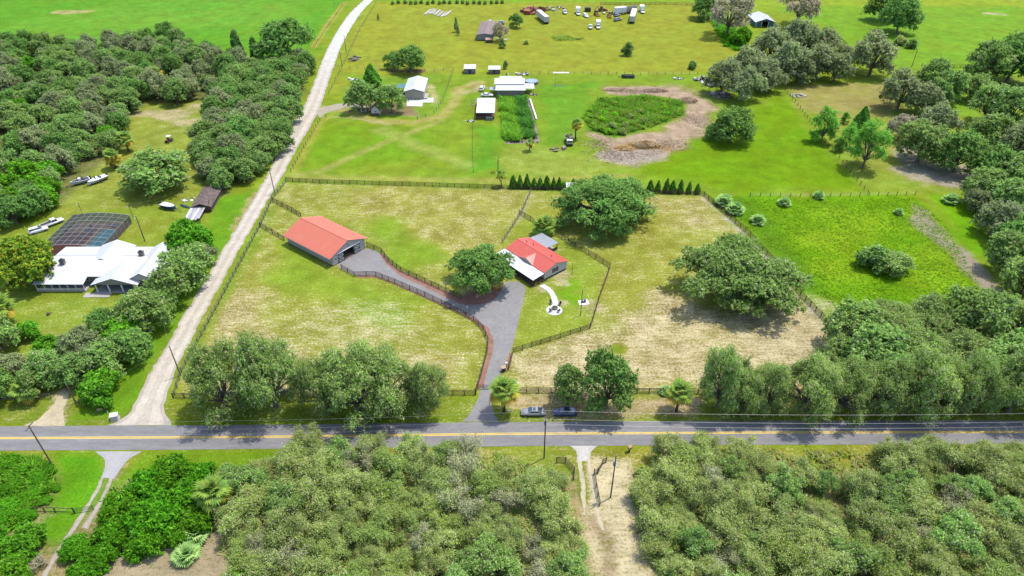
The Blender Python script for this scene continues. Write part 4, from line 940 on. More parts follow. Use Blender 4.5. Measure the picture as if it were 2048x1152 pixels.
def board_fence(px, label, name="board_fence", h=1.4, rails=4, sp=2.4, st="b", group=None, tilt=0.0, seed=1):
    pr = random.Random(seed + int(px[0][0])); line = GP(px)
    root = thing(name, label, "fence", (line[0][0], line[0][1], 0), 0, group)
    o = Vector(line[0]); pts = []
    for i in range(len(line) - 1):
        a, b = Vector(line[i]), Vector(line[i + 1]); n = max(1, round((b - a).length / sp))
        pts += [a.lerp(b, j / n) for j in range(n)]
    pts.append(Vector(line[-1]))
    for i, p in enumerate(pts):
        q = link(bpy.data.objects.new("post", FM[st][0]), root); q.location = (p.x - o.x, p.y - o.y, -0.05)
        q.scale = (1, 1, (h + .12) * pr.uniform(.97, 1.06)); q.rotation_euler = (pr.gauss(0, tilt), pr.gauss(0, tilt), pr.uniform(-.1, .1))
    if st != "w":
        for i in range(len(pts) - 1):
            d = pts[i + 1] - pts[i]; az = math.atan2(d.y, d.x); nrm = Vector((-d.y, d.x)).normalized() * 0.09
            for k in range(rails):
                q = link(bpy.data.objects.new("board", FM[st][1]), root)
                z = h * (0.16 + 0.80 * k / max(1, rails - 1)) - .08
                q.location = (pts[i].x - o.x + nrm.x, pts[i].y - o.y + nrm.y, z + pr.gauss(0, .008)); q.scale = (d.length - .012, 1, 1); q.rotation_euler = (0, pr.gauss(0, .004), az)
    else:
        for k in range(rails):
            mb = MB(); z = h * (0.3 + 0.62 * k / max(1, rails - 1))
            mb.tube([(p.x - o.x, p.y - o.y, z) for p in pts], 0.012, 3); mb.build("wire", WIREM, root)
    return root
board_fence([(572, 363), (640, 367), (820, 372), (1060, 380), (1135, 382.5)], "long brown board fence behind the paddock, from the gravel road to the small white shed")
board_fence([(1158, 383), (1290, 387.5), (1408, 391.5)], "brown board fence behind the huge oak, along the shorter evergreen row")
board_fence([(1408, 392), (1500, 472), (1560, 540), (1600, 591), (1652, 645)], "brown board fence between the sandy paddock and the bright meadow")
board_fence([(347, 797), (480, 796), (700, 794), (952, 790)], "brown board fence behind the verge oaks, west of the driveway gate")
board_fence([(1028, 786), (1200, 786), (1420, 788), (1600, 789), (1760, 790)], "brown board fence behind the parked cars and second palm")
board_fence([(350, 792), (364, 745), (432, 620), (478, 533), (520, 455), (545, 400), (572, 365)], "weathered wire-and-board fence along the gravel road's paddock side", st="g", rails=3)
board_fence([(521, 453), (545, 467), (569, 481)], "short board fence joining the gravel road to the barn's near corner")
board_fence([(545, 403), (575, 418), (602, 433)], "short board fence joining the gravel road to the barn's far corner")
board_fence([(683, 538), (709, 553), (733, 552), (752, 552.5), (790, 567), (850, 593), (900, 617), (947, 641), (966, 660), (976, 684), (974, 706), (966, 735), (955, 775), (951, 789)], "curving brown board fence along the driveway's mulch strip, from barn to road")
board_fence([(734, 493), (763, 505), (777, 523), (802, 543), (850, 565), (892, 584), (922, 599)], "curving brown board fence along the driveway from the barn's far corner to the house oak")
board_fence([(1038, 428), (1085, 455), (1150, 493), (1220, 535)], "brown board fence behind the red-roofed cottage's metal carport")
board_fence([(1220, 535), (1213, 556), (1200, 592), (1188, 632), (1180, 657)], "board fence beside the cottage lawn's light pole")
board_fence([(1180, 657), (1100, 682), (1026, 705), (1017, 740)], "board fence below the cottage lawn, ending at the trash cart")
board_fence([(1062, 383), (1044, 424), (1020, 462), (1004, 486)], "weathered cross fence from the rear fence down to the cottage", st="g", rails=3)
board_fence([(1113, 925), (1131, 925), (1148, 945), (1147, 960)], "short wooden entrance fence on the near utility pole's side of the limerock drive", rails=4)
board_fence([(1212, 925), (1205, 928), (1195, 946)], "upper piece of the wooden entrance fence beside the sandy wheel tracks", rails=4)
board_fence([(1196, 947), (1188, 948), (1192, 975), (1199, 1012)], "lower piece of the wooden entrance fence running down the sandy wheel tracks", rails=4, st="g")
board_fence([(0, 801), (50, 800), (103, 798)], "grey board fence under the blue-green palm", st="g", rails=3)
board_fence([(420, 945), (470, 944), (520, 943)], "low dark rail fence between the vine mounds and the scrub wood", rails=2, h=1.2)
board_fence([(232, 985), (262, 968), (290, 955)], "dark wire fence slanting into the vine mounds", st="w", rails=3, sp=2.6)
board_fence([(70, 1025), (112, 1025), (150, 1027)], "dark rail fence and brace beside the wheel-track gate", rails=2, h=1.25)
board_fence([(582, 344), (612, 290), (640, 243), (652, 236)], "wire fence on bare posts along the gravel road's lawn side", "wire_fence", st="w", rails=3, sp=3.0, h=1.3)
board_fence([(658, 187), (672, 160), (686, 132), (720, 60), (752, 8)], "wire fence along the far white stretch of gravel road", "wire_fence", st="w", rails=3, sp=3.6, h=1.3)
board_fence([(628, 95), (655, 55), (686, 12), (668, 8)], "wire fence edging the vivid green field", "wire_fence", st="w", rails=3, sp=3.2, h=1.3)
board_fence([(700, 137), (760, 140), (850, 144), (906, 141)], "wire fence behind the metal cottage", "wire_fence", st="w", rails=3, sp=3.6, h=1.3)
board_fence([(1045, 148), (1200, 149), (1330, 150), (1395, 149)], "wire fence between the far pasture and the brush-pile ring", "wire_fence", st="w", rails=3, sp=3.6, h=1.3)
board_fence([(906, 141), (897, 170), (886, 200), (868, 228), (835, 240)], "wire fence curving round the metal cottage's lawn", "wire_fence", st="w", rails=3, sp=3.6, h=1.3)
board_fence([(1570, 181), (1600, 218), (1650, 285), (1700, 345), (1735, 388)], "wire fence between the vivid lawn and the cypress trees", "wire_fence", st="w", rails=3, sp=3.2, h=1.3)
board_fence([(1500, 393), (1600, 394), (1700, 393), (1830, 390)], "wire fence along the head of the bright meadow", "wire_fence", st="w", rails=3, sp=3.0, h=1.3)
board_fence([(1660, 58), (1690, 90), (1708, 108)], "dark board fence slanting away behind the mossy grove", rails=3, h=1.4, sp=3)
board_fence([(1868, 136), (1920, 136), (1962, 134)], "dark board fence between the pasture oaks and the far bright field", rails=3, h=1.4, sp=3)
board_fence([(1200, 10), (1330, 9), (1395, 12)], "far board fence behind the parked machinery", rails=3, h=1.4, sp=3)
board_fence([(946, 240), (945, 300), (947, 345)], "thin wire fence running down the lawn from the white-roofed open shed", "wire_fence", st="w", rails=2, sp=3.4, h=1.1)
# farm gate across the driveway
gt = thing("driveway_gate", "dark tube gate closing the driveway at the road end", "gate", (*G(953, 777), 0), 0)
ga_, gb_ = Vector(G(953, 777)), Vector(G(982, 778)); gd = gb_ - ga_
for k in range(5): MB().tube([(0, 0, .25 + k * .22), (gd.x, gd.y, .25 + k * .22)], .035, 5).build("bar", FPOST, gt)
for t in (0, .5, 1): MB().tube([(gd.x * t, gd.y * t, 0), (gd.x * t, gd.y * t, 1.25)], .05, 6).build("upright", FPOST, gt)

# ================================================================== BUILDINGS
RED = pm("roof_red_metal", A(250, 138, 106, 1.12), 0.5, var=0.03, scale=.6, second=A(250, 146, 114, 1.12), smix=.3, spec=.4)
RED2 = pm("roof_red_metal_cottage", A(242, 106, 86, 1.12), 0.45, var=0.04, scale=.6, second=A(244, 116, 96, 1.12), smix=.3, spec=.4)
WHT = pm("roof_white_metal", (.33, .335, .345), 0.6, var=0.03, scale=.5, spec=.2)
GAL = pm("roof_galvanised", A(214, 218, 222, 1.1), 0.4, metal=0.25, var=0.08, scale=.8, stretch=(1, .2, 1))
GREYW = pm("wall_grey", A(208, 200, 194, 1.35), 0.8, var=0.07, scale=1.2, bump=.2, bscale=5, stretch=(3, 3, .4))
LGREY = pm("wall_light_grey", A(228, 218, 206, 1.4), 0.8, var=0.05, scale=1.2)
DARKW = pm("dark_opening", (.012, .012, .014), 0.9, var=0.1)
GLASS = pm("window_glass", (.02, .027, .037), 0.08, var=0.2, spec=.7)
WTRIM = pm("white_trim", (.5, .5, .5), 0.6, var=0.04)
BROWNW = pm("wall_brown", A(128, 100, 84), 0.85, var=0.2, scale=1.5)
BEIGE = pm("wall_beige", A(206, 196, 178, 1.3), 0.8, var=0.06, scale=1.0, stretch=(4, 4, .3))
CONCM = pm("slab_concrete", A(222, 214, 204), 0.9, var=0.08, scale=.8)
RUSTY = pm("rusty_metal", A(168, 112, 86), 0.85, var=0.3, scale=1.2, second=A(120, 82, 70), smix=.6)
DKGREY = pm("dark_grey", A(84, 84, 90), 0.8, var=0.15)
BLACK = pm("rubber_black", (.018, .018, .02), 0.85, var=0.2)

def panel(root, q, mat, t=0.07, ribs=0, name="roof_panel", parent=None):
    """a roof plane: eave corner a, eave corner b, ridge corner c, ridge corner d (counter-clockwise from above), with standing seams"""
    mb = MB().slab(q, t); a, b, c, d = (Vector(p) for p in q)
    for i in range(1, ribs):
        f = i / ribs; p0 = a.lerp(b, f); p1 = d.lerp(c, f); s = (b - a).normalized() * .03
        mb.slab([tuple(p0 - s + Vector((0, 0, .045))), tuple(p0 + s + Vector((0, 0, .045))), tuple(p1 + s + Vector((0, 0, .045))), tuple(p1 - s + Vector((0, 0, .045)))], .044)
    return mb.build(name, mat, parent or root)
def gable_roof(root, x0, x1, y0, y1, ze, zr, mat, t=.08, ribs=16, cap=None, xr=None):
    """ridge along x"""
    ym = (y0 + y1) / 2
    panel(root, [(x0, y0, ze), (x1, y0, ze), (x1, ym, zr), (x0, ym, zr)], mat, t, ribs)
    panel(root, [(x1, y1, ze), (x0, y1, ze), (x0, ym, zr), (x1, ym, zr)], mat, t, ribs)
    MB().slab([(x0 - .02, ym - .22, zr - .005), (x1 + .02, ym - .22, zr - .005), (x1 + .02, ym, zr + .07), (x0 - .02, ym, zr + .07)], .03).slab([(x1 + .02, ym + .22, zr - .005), (x0 - .02, ym + .22, zr - .005), (x0 - .02, ym, zr + .07), (x1 + .02, ym, zr + .07)], .03).build("ridge_cap", cap or mat, root)
def gable_body(root, x0, x1, y0, y1, z0, ze, zr, mat, name="wall"):
    """closed walls, gable ends at x0 and x1"""
    ym = (y0 + y1) / 2
    prof = [(y0, z0), (y1, z0), (y1, ze), (ym, zr), (y0, ze)]
    return MB().loft([[(x0, y, z) for y, z in prof], [(x1, y, z) for y, z in prof]]).build(name, mat, root)
def window(root, c, w_, h_, nx_, ny_, bars=1, fr=None, dark=None):
    """window on an outside wall: frame with a pane behind mullions; (nx_, ny_) is the outward direction"""
    az = math.atan2(ny_, nx_); ux, uy = -ny_, nx_
    f = MB(); 
    for s in (-1, 1):
        f.box((c[0] + nx_ * .03 + ux * s * w_ / 2, c[1] + ny_ * .03 + uy * s * w_ / 2, c[2]), (.07, .08, h_ + .08), az)
        f.box((c[0] + nx_ * .03, c[1] + ny_ * .03, c[2] + s * h_ / 2), (.07, w_ + .08, .08), az)
    for k in range(1, bars + 1):
        tt = -w_ / 2 + w_ * k / (bars + 1); f.box((c[0] + nx_ * .03 + ux * tt, c[1] + ny_ * .03 + uy * tt, c[2]), (.06, .05, h_), az)
    o = f.build("window", fr or WTRIM, root)
    MB().box((c[0] + nx_ * .012, c[1] + ny_ * .012, c[2]), (.03, w_, h_), az).build("pane", dark or GLASS, o)
    return o

# ---- the barn
b = thing("horse_barn", "long grey barn with salmon-red metal roof at the driveway's end", "barn", (-50.5, 157.35, 0), R(-37.6))
L2, W2, ZE, ZR = 9.3, 5.6, 3.0, 5.2
MB().bb(-L2, L2, -W2, -W2 + .15, 0, ZE).build("side_wall", GREYW, b); MB().bb(-L2, L2, W2 - .15, W2, 0, ZE).build("side_wall", GREYW, b)
def gable_wall(x, hole=None):
    mb = MB()
    if hole is None:
        pr = [(-W2 + .16, 0), (W2 - .16, 0), (W2 - .16, ZE), (0, ZR - .05), (-W2 + .16, ZE)]; mb.loft([[(x - .08, y, z) for y, z in pr], [(x + .08, y, z) for y, z in pr]])
    else:
        y0, y1, zt = hole
        def sec(pr): mb.loft([[(x - .08, y, z) for y, z in pr], [(x + .08, y, z) for y, z in pr]])
        def zt_(y): return ZE + (ZR - .05 - ZE) * (1 - abs(y) / (W2 - .16))
        sec([(-W2 + .16, 0), (y0, 0), (y0, zt_(y0)), (-W2 + .16, ZE)])
        sec([(y1, 0), (W2 - .16, 0), (W2 - .16, ZE), (y1, zt_(y1))])
        sec([(y0, zt), (y1, zt), (y1, zt_(y1)), (0, ZR - .05), (y0, zt_(y0))])
    return mb
gable_wall(-L2 + .09).build("gable_wall", GREYW, b)
gable_wall(L2 - .09, (-1.75, 1.75, 2.75)).build("gable_wall", GREYW, b)
gable_roof(b, -L2 - .35, L2 + .35, -W2 - .95, W2 + .95, ZE - .18, ZR + .18, RED, ribs=26)
MB().bb(-L2 + .2, L2 - .2, -W2 + .2, W2 - .2, 0.03, 0.06).build("aisle_floor", CONCM, b)
for s in (-1, 1):
    st_ = MB().bb(-L2 + .3, L2 - .5, s * 2.3 - .06, s * 2.3 + .06, .06, 2.2); st_.build("stall_partition", BROWNW, b)
    dr = MB().bb(L2 + .03, L2 + .1, s * 2.75 - .95, s * 2.75 + .95, .08, 2.7).build("sliding_door", LGREY, b)
    X = MB()
    for zz in (.16, 1.35, 2.6): X.bb(L2 + .1, L2 + .15, s * 2.75 - .95, s * 2.75 + .95, zz - .08, zz + .08)
    for yy in (-.87, .87): X.bb(L2 + .1, L2 + .148, s * 2.75 + yy - .08, s * 2.75 + yy + .08, .1, 2.68)
    for (za, zb) in ((.2, 1.3), (1.4, 2.55)):
        for m_ in (-1, 1):
            an = math.atan2(zb - za, 1.7) * m_; X.box((L2 + .12, s * 2.75, (za + zb) / 2), (.04, 2.0, .12), rx=an)
    X.build("cross_brace", DKGREY, dr)
MB().bb(L2 + .05, L2 + .2, -3.9, 3.9, 2.82, 2.98).build("door_track", WTRIM, b)
MB().bb(L2, L2 + .18, -.12, .12, 3.75, 4.05).build("gable_lamp", DKGREY, b)
window(b, (L2 - .005, -4.5, 1.75), .7, .9, 1, 0)
for i in range(8): window(b, (-L2 + 1.4 + i * 2.3, -W2, 2.15), 1.0, .8, 0, -1, 1, GREYW, DARKW)
for i in range(8): window(b, (-L2 + 1.4 + i * 2.3, W2, 2.15), 1.0, .8, 0, 1, 1, GREYW, DARKW)
MB().bb(-L2 - .03, L2 + .03, -W2 - .04, W2 + .04, 0, .22).build("footing", pm("footing", A(150, 130, 110), .9), b)
MB().bb(-L2 - .3, L2 + .3, -W2 - .94, -W2 - .9, ZE - .42, ZE - .26).bb(-L2 - .3, L2 + .3, W2 + .9, W2 + .94, ZE - .42, ZE - .26).build("gutter", WTRIM, b)

# ---- the cottage
h = thing("cottage", "grey cottage with red metal gable roof and white porch roof beside the oak", "house", (6.4, 148.9, 0), R(-49.4))
gable_body(h, -7.3, 7.3, -3.95, 3.95, .5, 2.62, 3.72, LGREY)
MB().bb(-7.2, 7.2, -3.85, 3.85, 0, .52).build("skirting", DKGREY, h)
gable_roof(h, -7.6, 7.6, -4.25, 4.25, 2.62, 3.9, RED2, ribs=20)
# front cross gable
dx, zr_, ze_ = 0.6, 3.72, 2.66
for s in (-1, 1):
    a_ = (dx, -4.32, zr_); b_ = (dx, -.85, zr_); c_ = (dx + s * 2.7, -4.32, ze_)
    q = [c_, (dx + s * 2.6, -4.15, ze_ + .05), b_, a_]
    MB().slab(q if s > 0 else q[::-1], .06).build("gable_roof_panel", RED2, h)
MB().loft([[(dx - 2.45, -4.28, 2.6), (dx + 2.45, -4.28, 2.6), (dx, -4.28, zr_ - .07)], [(dx - 2.45, -4.2, 2.6), (dx + 2.45, -4.2, 2.6), (dx, -4.2, zr_ - .07)]]).build("gable_face", LGREY, h)
panel(h, [(-7.7, -8.1, 2.15), (7.6, -8.1, 2.15), (7.6, -4.33, 2.5), (-7.7, -4.33, 2.5)], WHT, .08, 6, "porch_roof")
MB().bb(-7.4, 7.3, -7.9, -4.0, .02, .4).build("porch_deck", BROWNW, h)
for x in (-7.3, -4.4, -1.5, 1.4, 4.3, 7.2): MB().bb(x - .07, x + .07, -7.85, -7.71, .4, 2.1).build("porch_post", BROWNW, h)
for x in (-7.3, -4.4, -1.5, 1.4, 4.3): 
    rl = MB().bb(x + .08, x + 2.75, -7.82, -7.74, 1.2, 1.28).bb(x + .08, x + 2.75, -7.82, -7.74, .55, .61)
    for k in range(12): rl.bb(x + .2 + k * .22, x + .24 + k * .22, -7.8, -7.76, .6, 1.2)
    rl.build("porch_railing", BROWNW, h)
for yy in (-7.7, -5.9): MB().bb(7.18, 7.24, yy, yy + 1.75, 1.2, 1.28).bb(7.18, 7.24, yy, yy + 1.75, .5, .56).build("porch_railing", BROWNW, h)
window(h, (7.302, -.2, 1.75), 1.1, 1.3, 1, 0, 1, GREYW); 
for s in (-1, 1): MB().bb(7.305, 7.35, -.2 + s * .82 - .18, -.2 + s * .82 + .18, 1.1, 2.4).build("shutter", pm("shutter_blue", A(70, 84, 120), .7), h)
for x in (-5.5, -2.2, 2.4, 5.4): window(h, (x, -3.952, 1.75), 1.1, 1.1, 0, -1)
MB().bb(-.5, .5, -4.03, -3.96, .5, 2.5).build("front_door", BROWNW, h)
for x in (-5.6, -3.0, 2.6, 5.2): window(h, (x, 3.952, 1.8), 1.0, .9, 0, 1)
for x, y in ((-5.2, 1.2), (-2.9, 1.5), (4.2, 1.3)): MB().cone((x, y, 3.3), (x, y, 3.85), .09, .09, 8).ball((x, y, 3.87), .13, 8, 5).build("roof_vent", DKGREY, h)
cp = panel(h, [(-7.4, 8.6, 2.35), (-7.4, 4.3, 2.5), (-.75, 4.3, 2.5), (-.75, 8.6, 2.35)], GAL, .07, 12, "carport_roof")
for x in (-7.2, -4.1, -.95): MB().bb(x - .06, x + .06, 8.3, 8.42, 0, 2.26).build("carport_post", BROWNW, h)
MB().bb(-7.3, -.85, 4.0, 8.5, 0.02, .12).build("carport_slab", CONCM, h)
MB().bb(-1.0, -.92, 4.1, 8.2, .12, 1.1).build("carport_railing", BROWNW, h)
# flowers along the porch end
FLY = pm("flower_yellow", A(236, 206, 60, 1.2), .7, var=.2)
fb = thing("flower_bed", "bed of yellow flowers at the cottage porch's end by the white path", "flower bed", (*G(1078, 566), 0), R(40))
rf = random.Random(4)
MB().bb(-2.4, 2.4, -.5, .5, 0, .1).build("soil", pm("soil", A(110, 84, 64), .95), fb)
for i in range(16):
    x, y = rf.uniform(-2.2, 2.2), rf.uniform(-.4, .4); mb = MB()
    for k in range(7): mb.ball((x + rf.gauss(0, .12), y + rf.gauss(0, .12), .3 + rf.uniform(0, .2)), rf.uniform(.05, .1), 6, 4)
    mb.cone((x, y, .05), (x, y, .35), .12, .05, 5); mb.build("flower_clump", FLY if i % 3 else LEAFG if (LEAFG := pm("herb_green", A(110, 150, 60), .8)) else FLY, fb)

# ---- white path, patio, fire ring, chairs
WPATH = gravel_material("white_paving", 0.05, 1.2)
def wp(t, u): return np.array((.31, .305, .29))
struct(strip("garden_path", GP([(1078, 572), (1093, 580), (1102, 592), (1104, 605), (1103, 614)]), GP([(1088, 568), (1103, 577), (1113, 592), (1117, 605), (1117, 614)]), .03, wp, WPATH, cols=3, step=.5, jit=.03))
pc = G(1108.5, 620.5)
struct(sheet("round_patio", [(pc[0] + 1.95 * math.cos(a), pc[1] + 1.95 * math.sin(a)) for a in np.linspace(0, 2 * math.pi, 41)[:-1]], .034, (.31, .305, .29), WPATH, .01))
fr_ = thing("fire_ring", "round stone fire ring filled with green plants on the white patio", "fire pit", (*G(1109.5, 617), .034))
for i in range(14):
    a = i * 2 * math.pi / 14; MB().box((.62 * math.cos(a), .62 * math.sin(a), .17), (.2, .25, .34), a).build("stone", pm("ring_stone", A(150, 136, 124), .9, var=.2), fr_)
mb = MB(); 
for i in range(12): mb.ball((rf.gauss(0, .2), rf.gauss(0, .2), .32), rf.uniform(.1, .18), 6, 4)
mb.build("plants", pm("planter_green", A(104, 130, 80), .8, var=.3, scale=8), fr_)
CHB = pm("chair_dark", A(74, 76, 92), .6, var=.1)
for k, (px_, py_, lb) in enumerate(((1102, 608, "dark patio chair beside the white path, behind the fire ring"), (1101.5, 623, "dark patio chair on the driveway side of the fire ring"), (1119, 611, "dark patio chair between the fire ring and the light pole"), (1117, 624, "dark patio chair across the fire ring from the cottage"))):
    cx_, cy_ = G(px_, py_); fx, fy = G(1109.5, 617)
    ch = thing("patio_chair", lb, "chair", (cx_, cy_, .034), math.atan2(fy - cy_, fx - cx_), "chairs around the fire ring")
    MB().box((0, 0, .42), (.55, .55, .05)).build("seat", CHB, ch)
    bk = MB()
    for s in (-.2, -.067, .067, .2): bk.box((-.33, s, .75), (.04, .11, .7), ry=R(-14))
    bk.build("backrest", CHB, ch)
    for sx in (-.22, .24):
        for sy in (-.25, .25): MB().bb(sx - .03, sx + .03, sy - .03, sy + .03, 0, .4).build("leg", CHB, ch)
    for sy in (-.29, .29): MB().bb(-.28, .26, sy - .04, sy + .04, .6, .64).build("armrest", CHB, ch)

# ---- the white-roofed house and its pool cage
wh = thing("white_roof_house", "sprawling ranch house under white metal roofs with two chimneys", "house", (-104, 144, 0))
MB().bb(-12.6, 13.2, -4.6, 7.6, 0, 2.7).build("wall", pm("house_wall", A(190, 178, 160), .85, var=.08), wh)
wr = lambda q, rb=14, nm="roof_panel": panel(wh, q, WHT, .1, rb, nm)
wr([(-13.6, -5.6, 2.95), (13.6, -5.6, 2.95), (13.6, -.4, 4.4), (-13.6, -.4, 4.4)], 40)            # front slope
wr([(-13.6, -8.1, 2.35), (-1.2, -8.1, 2.35), (-1.2, -5.55, 2.93), (-13.6, -5.55, 2.93)], 18, "porch_roof")
wr([(13.6, 3.4, 3.3), (-13.6, 3.4, 3.3), (-13.6, -.4, 4.4), (13.6, -.4, 4.4)], 40)               # rear slope
wr([(13.0, 8.4, 2.75), (-13.9, 8.4, 2.75), (-13.6, 3.35, 3.42), (13.0, 3.35, 3.42)], 40)         # low rear roof
# front porch gable (ridge along y)
def ygable(x0, x1, y0, y1, ze, zr, wall, xm=None):
    xm = (x0 + x1) / 2 if xm is None else xm
    wr([(x0, y1, ze), (x0, y0, ze), (xm, y0, zr), (xm, y1, zr)], 10, "gable_roof_panel"); wr([(x1, y0, ze), (x1, y1, ze), (xm, y1, zr), (xm, y0, zr)], 10, "gable_roof_panel")
ygable(.9, 12.4, -8.6, .2, 2.45, 4.42, False, 6.6)
MB().loft([[(1.6, -8.45, 2.5), (11.8, -8.45, 2.5), (6.6, -8.45, 4.22)], [(1.6, -8.3, 2.5), (11.8, -8.3, 2.5), (6.6, -8.3, 4.22)]]).build("gable_face", pm("gable_tan", A(206, 194, 172), .85), wh)
ygable(-4.4, 4.6, -.2, 8.8, 3.0, 4.75, True)
MB().loft([[(-3.7, 8.6, 2.6), (3.9, 8.6, 2.6), (.1, 8.6, 4.6)], [(-3.7, 8.5, 2.6), (3.9, 8.5, 2.6), (.1, 8.5, 4.6)]]).build("gable_face", LGREY, wh)
ygable(9.2, 16.6, -7.2, 7.4, 2.9, 4.95, True)
MB().bb(9.8, 16.0, -6.6, 6.9, 0, 2.85).build("wing_wall", pm("house_wall", A(190, 178, 160)), wh)
for yy in (-6.9, 7.1): MB().loft([[(9.6, yy, 2.8), (16.2, yy, 2.8), (12.9, yy, 4.85)], [(9.6, yy + .1, 2.8), (16.2, yy + .1, 2.8), (12.9, yy + .1, 4.85)]]).build("wing_gable_face", LGREY, wh)
MB().bb(-13.4, -1.3, -7.9, -4.65, 0.02, .3).build("porch_deck", CONCM, wh)
for i in range(7):
    x = -13.2 + i * 1.95; MB().bb(x - .06, x + .06, -7.85, -7.73, .3, 2.25).build("porch_post", WTRIM, wh)
for i in range(6):
    x = -13.1 + i * 1.95; MB().bb(x, x + 1.83, -7.82, -7.76, .35, 1.0).build("porch_panel", LGREY, wh)
for x in (1.9, 4.9, 8.2, 11.3): MB().bb(x - .13, x + .13, -8.35, -8.09, 0.1, 2.4).build("porch_column", WTRIM, wh)
MB().bb(1.2, 12.0, -8.5, -4.65, .02, .12).build("carport_slab", CONCM, wh)
MB().bb(-1.0, 5.4, -10.3, -8.5, .02, .1).build("front_walk", CONCM, wh)
for x in (-11, -8, -5, -2.5): window(wh, (x, -4.602, 1.6), 1.4, 1.1, 0, -1)
window(wh, (3.5, -4.602, 1.5), 1.2, 1.2, 0, -1); MB().bb(5.4, 6.4, -4.68, -4.6, .1, 2.2).build("front_door", BROWNW, wh)
for x in (-11, -7, 6): window(wh, (x, 7.602, 1.6), 1.6, 1.2, 0, 1)
for (x, y, z) in ((-8.8, -1.6, 4.0), (8.8, 3.0, 3.5)):
    cb = MB().bb(x - .55, x + .55, y - .42, y + .42, z - .8, z + 1.15).build("chimney", pm("chimney_brick", A(168, 156, 150), .9, var=.15, scale=4), wh)
    MB().bb(x - .65, x + .65, y - .52, y + .52, z + 1.15, z + 1.28).build("chimney_cap", DKGREY, cb)
    MB().bb(x - .25, x + .25, y - .25, y + .25, z + 1.28, z + 1.6).build("flue", DKGREY, cb)

# pool, deck, cage
CX0, CX1, CY0, CY1, CH, CT = -125.0, -109.0, 152.7, 169.4, 2.3, 3.3
struct(sheet("pool_deck", [(CX0, CY0), (CX1, CY0), (CX1, CY1), (CX0, CY1)], .02, A(206, 178, 142), CONC, .01))
struct(sheet("brick_terrace", [(CX0 + .1, CY0 + .1), (-117.5, CY0 + .1), (-117.0, 164), (CX0 + .1, 164)], .026, A(150, 104, 90), CONC, .01))
pool = thing("swimming_pool", "turquoise swimming pool inside the dark screened cage", "pool", (0, 0, 0))
pl = [(-115.8, 156.0), (-111.2, 156.0), (-110.9, 165.6), (-115.6, 165.6)]
MB().prism(pl, .03, .05).build("water", pm("pool_water", (.03, .22, .25), .06, var=.12, scale=.5, spec=.6), pool)
cop = MB()
for i in range(4):
    a, c = Vector(pl[i]), Vector(pl[(i + 1) % 4]); d = (c - a); mid = (a + c) / 2; cop.box((mid.x, mid.y, .06), (d.length + .3, .3, .09), math.atan2(d.y, d.x))
cop.build("coping", pm("coping", A(210, 190, 160), .8), pool)
BLUE = pm("lounger_blue", A(110, 130, 180), .7)
for k, (x, y, rz, lb) in enumerate(((-112.2, 167.4, .3, "blue pool lounger at the pool's far end, beside another"), (-113.8, 167.6, .1, "blue pool lounger at the pool's far end, nearer the brick terrace"), (-116.9, 155.6, 1.2, "pale lounger at the pool's house end"))):
    lo = thing("pool_lounger", lb, "lounger", (x, y, .02), rz)
    MB().box((.25, 0, .32), (1.3, .62, .07)).build("seat", BLUE, lo); MB().box((-.62, 0, .55), (.7, .62, .07), ry=R(42)).build("backrest", BLUE, lo)
    for sx in (-.4, .8):
        for sy in (-.26, .26): MB().bb(sx - .025, sx + .025, sy - .025, sy + .025, 0, .3).build("leg", WTRIM, lo)
tb = thing("patio_table", "blue-topped round table on the brick terrace under the cage", "table", (-118.6, 165.2, .026))
MB().cone((0, 0, .7), (0, 0, .76), .75, .75, 16).build("table_top", BLUE, tb); MB().cone((0, 0, 0), (0, 0, .7), .06, .06, 8).build("pedestal", DKGREY, tb); MB().cone((0, 0, 0), (0, 0, .04), .3, .3, 10).build("foot", DKGREY, tb)
for k in range(4):
    a = k * math.pi / 2 + .4; ch = thing("terrace_chair", "blue chair drawn up to the table under the screened cage", "chair", (-118.6 + 1.2 * math.cos(a), 165.2 + 1.2 * math.sin(a), .026), a + math.pi, "chairs at the cage table")
    MB().box((0, 0, .43), (.5, .5, .06)).build("seat", BLUE, ch); MB().box((-.26, 0, .75), (.06, .5, .6)).build("backrest", BLUE, ch)
    for sx in (-.2, .2):
        for sy in (-.2, .2): MB().bb(sx - .02, sx + .02, sy - .02, sy + .02, 0, .4).build("leg", DKGREY, ch)
cage = thing("pool_cage", "dark screened enclosure with pale ribs over the swimming pool", "screen enclosure", (0, 0, 0))
scr = bpy.data.materials.new("insect_screen"); scr.use_nodes = True
n_ = scr.node_tree.nodes; l_ = scr.node_tree.links
df = n_.new("ShaderNodeBsdfDiffuse"); df.inputs[0].default_value = (.03, .033, .038, 1); tp = n_.new("ShaderNodeBsdfTransparent"); mx_ = n_.new("ShaderNodeMixShader")
tx = n_.new("ShaderNodeTexNoise"); tx.inputs["Scale"].default_value = 1.2; rr_ = n_.new("ShaderNodeMapRange"); rr_.inputs[3].default_value = .5; rr_.inputs[4].default_value = .66
l_.new(tx.outputs["Fac"], rr_.inputs[0]); l_.new(rr_.outputs[0], mx_.inputs[0])
l_.new(tp.outputs[0], mx_.inputs[1]); l_.new(df.outputs[0], mx_.inputs[2]); l_.new(mx_.outputs[0], n_["Material Output"].inputs["Surface"])
FRM = pm("cage_frame", A(214, 206, 204), .5)
def arch(x):
    t = (x - CX0) / (CX1 - CX0)
    return CH + (CT - CH) * min(1.0, math.sin(math.pi * min(1, max(0, .06 + .88 * t))) ** .8 * 1.0)
XS = [CX0 + (CX1 - CX0) * i / 8 for i in range(9)]
YS = [CY0 + (CY1 - CY0) * i / 8 for i in range(9)]
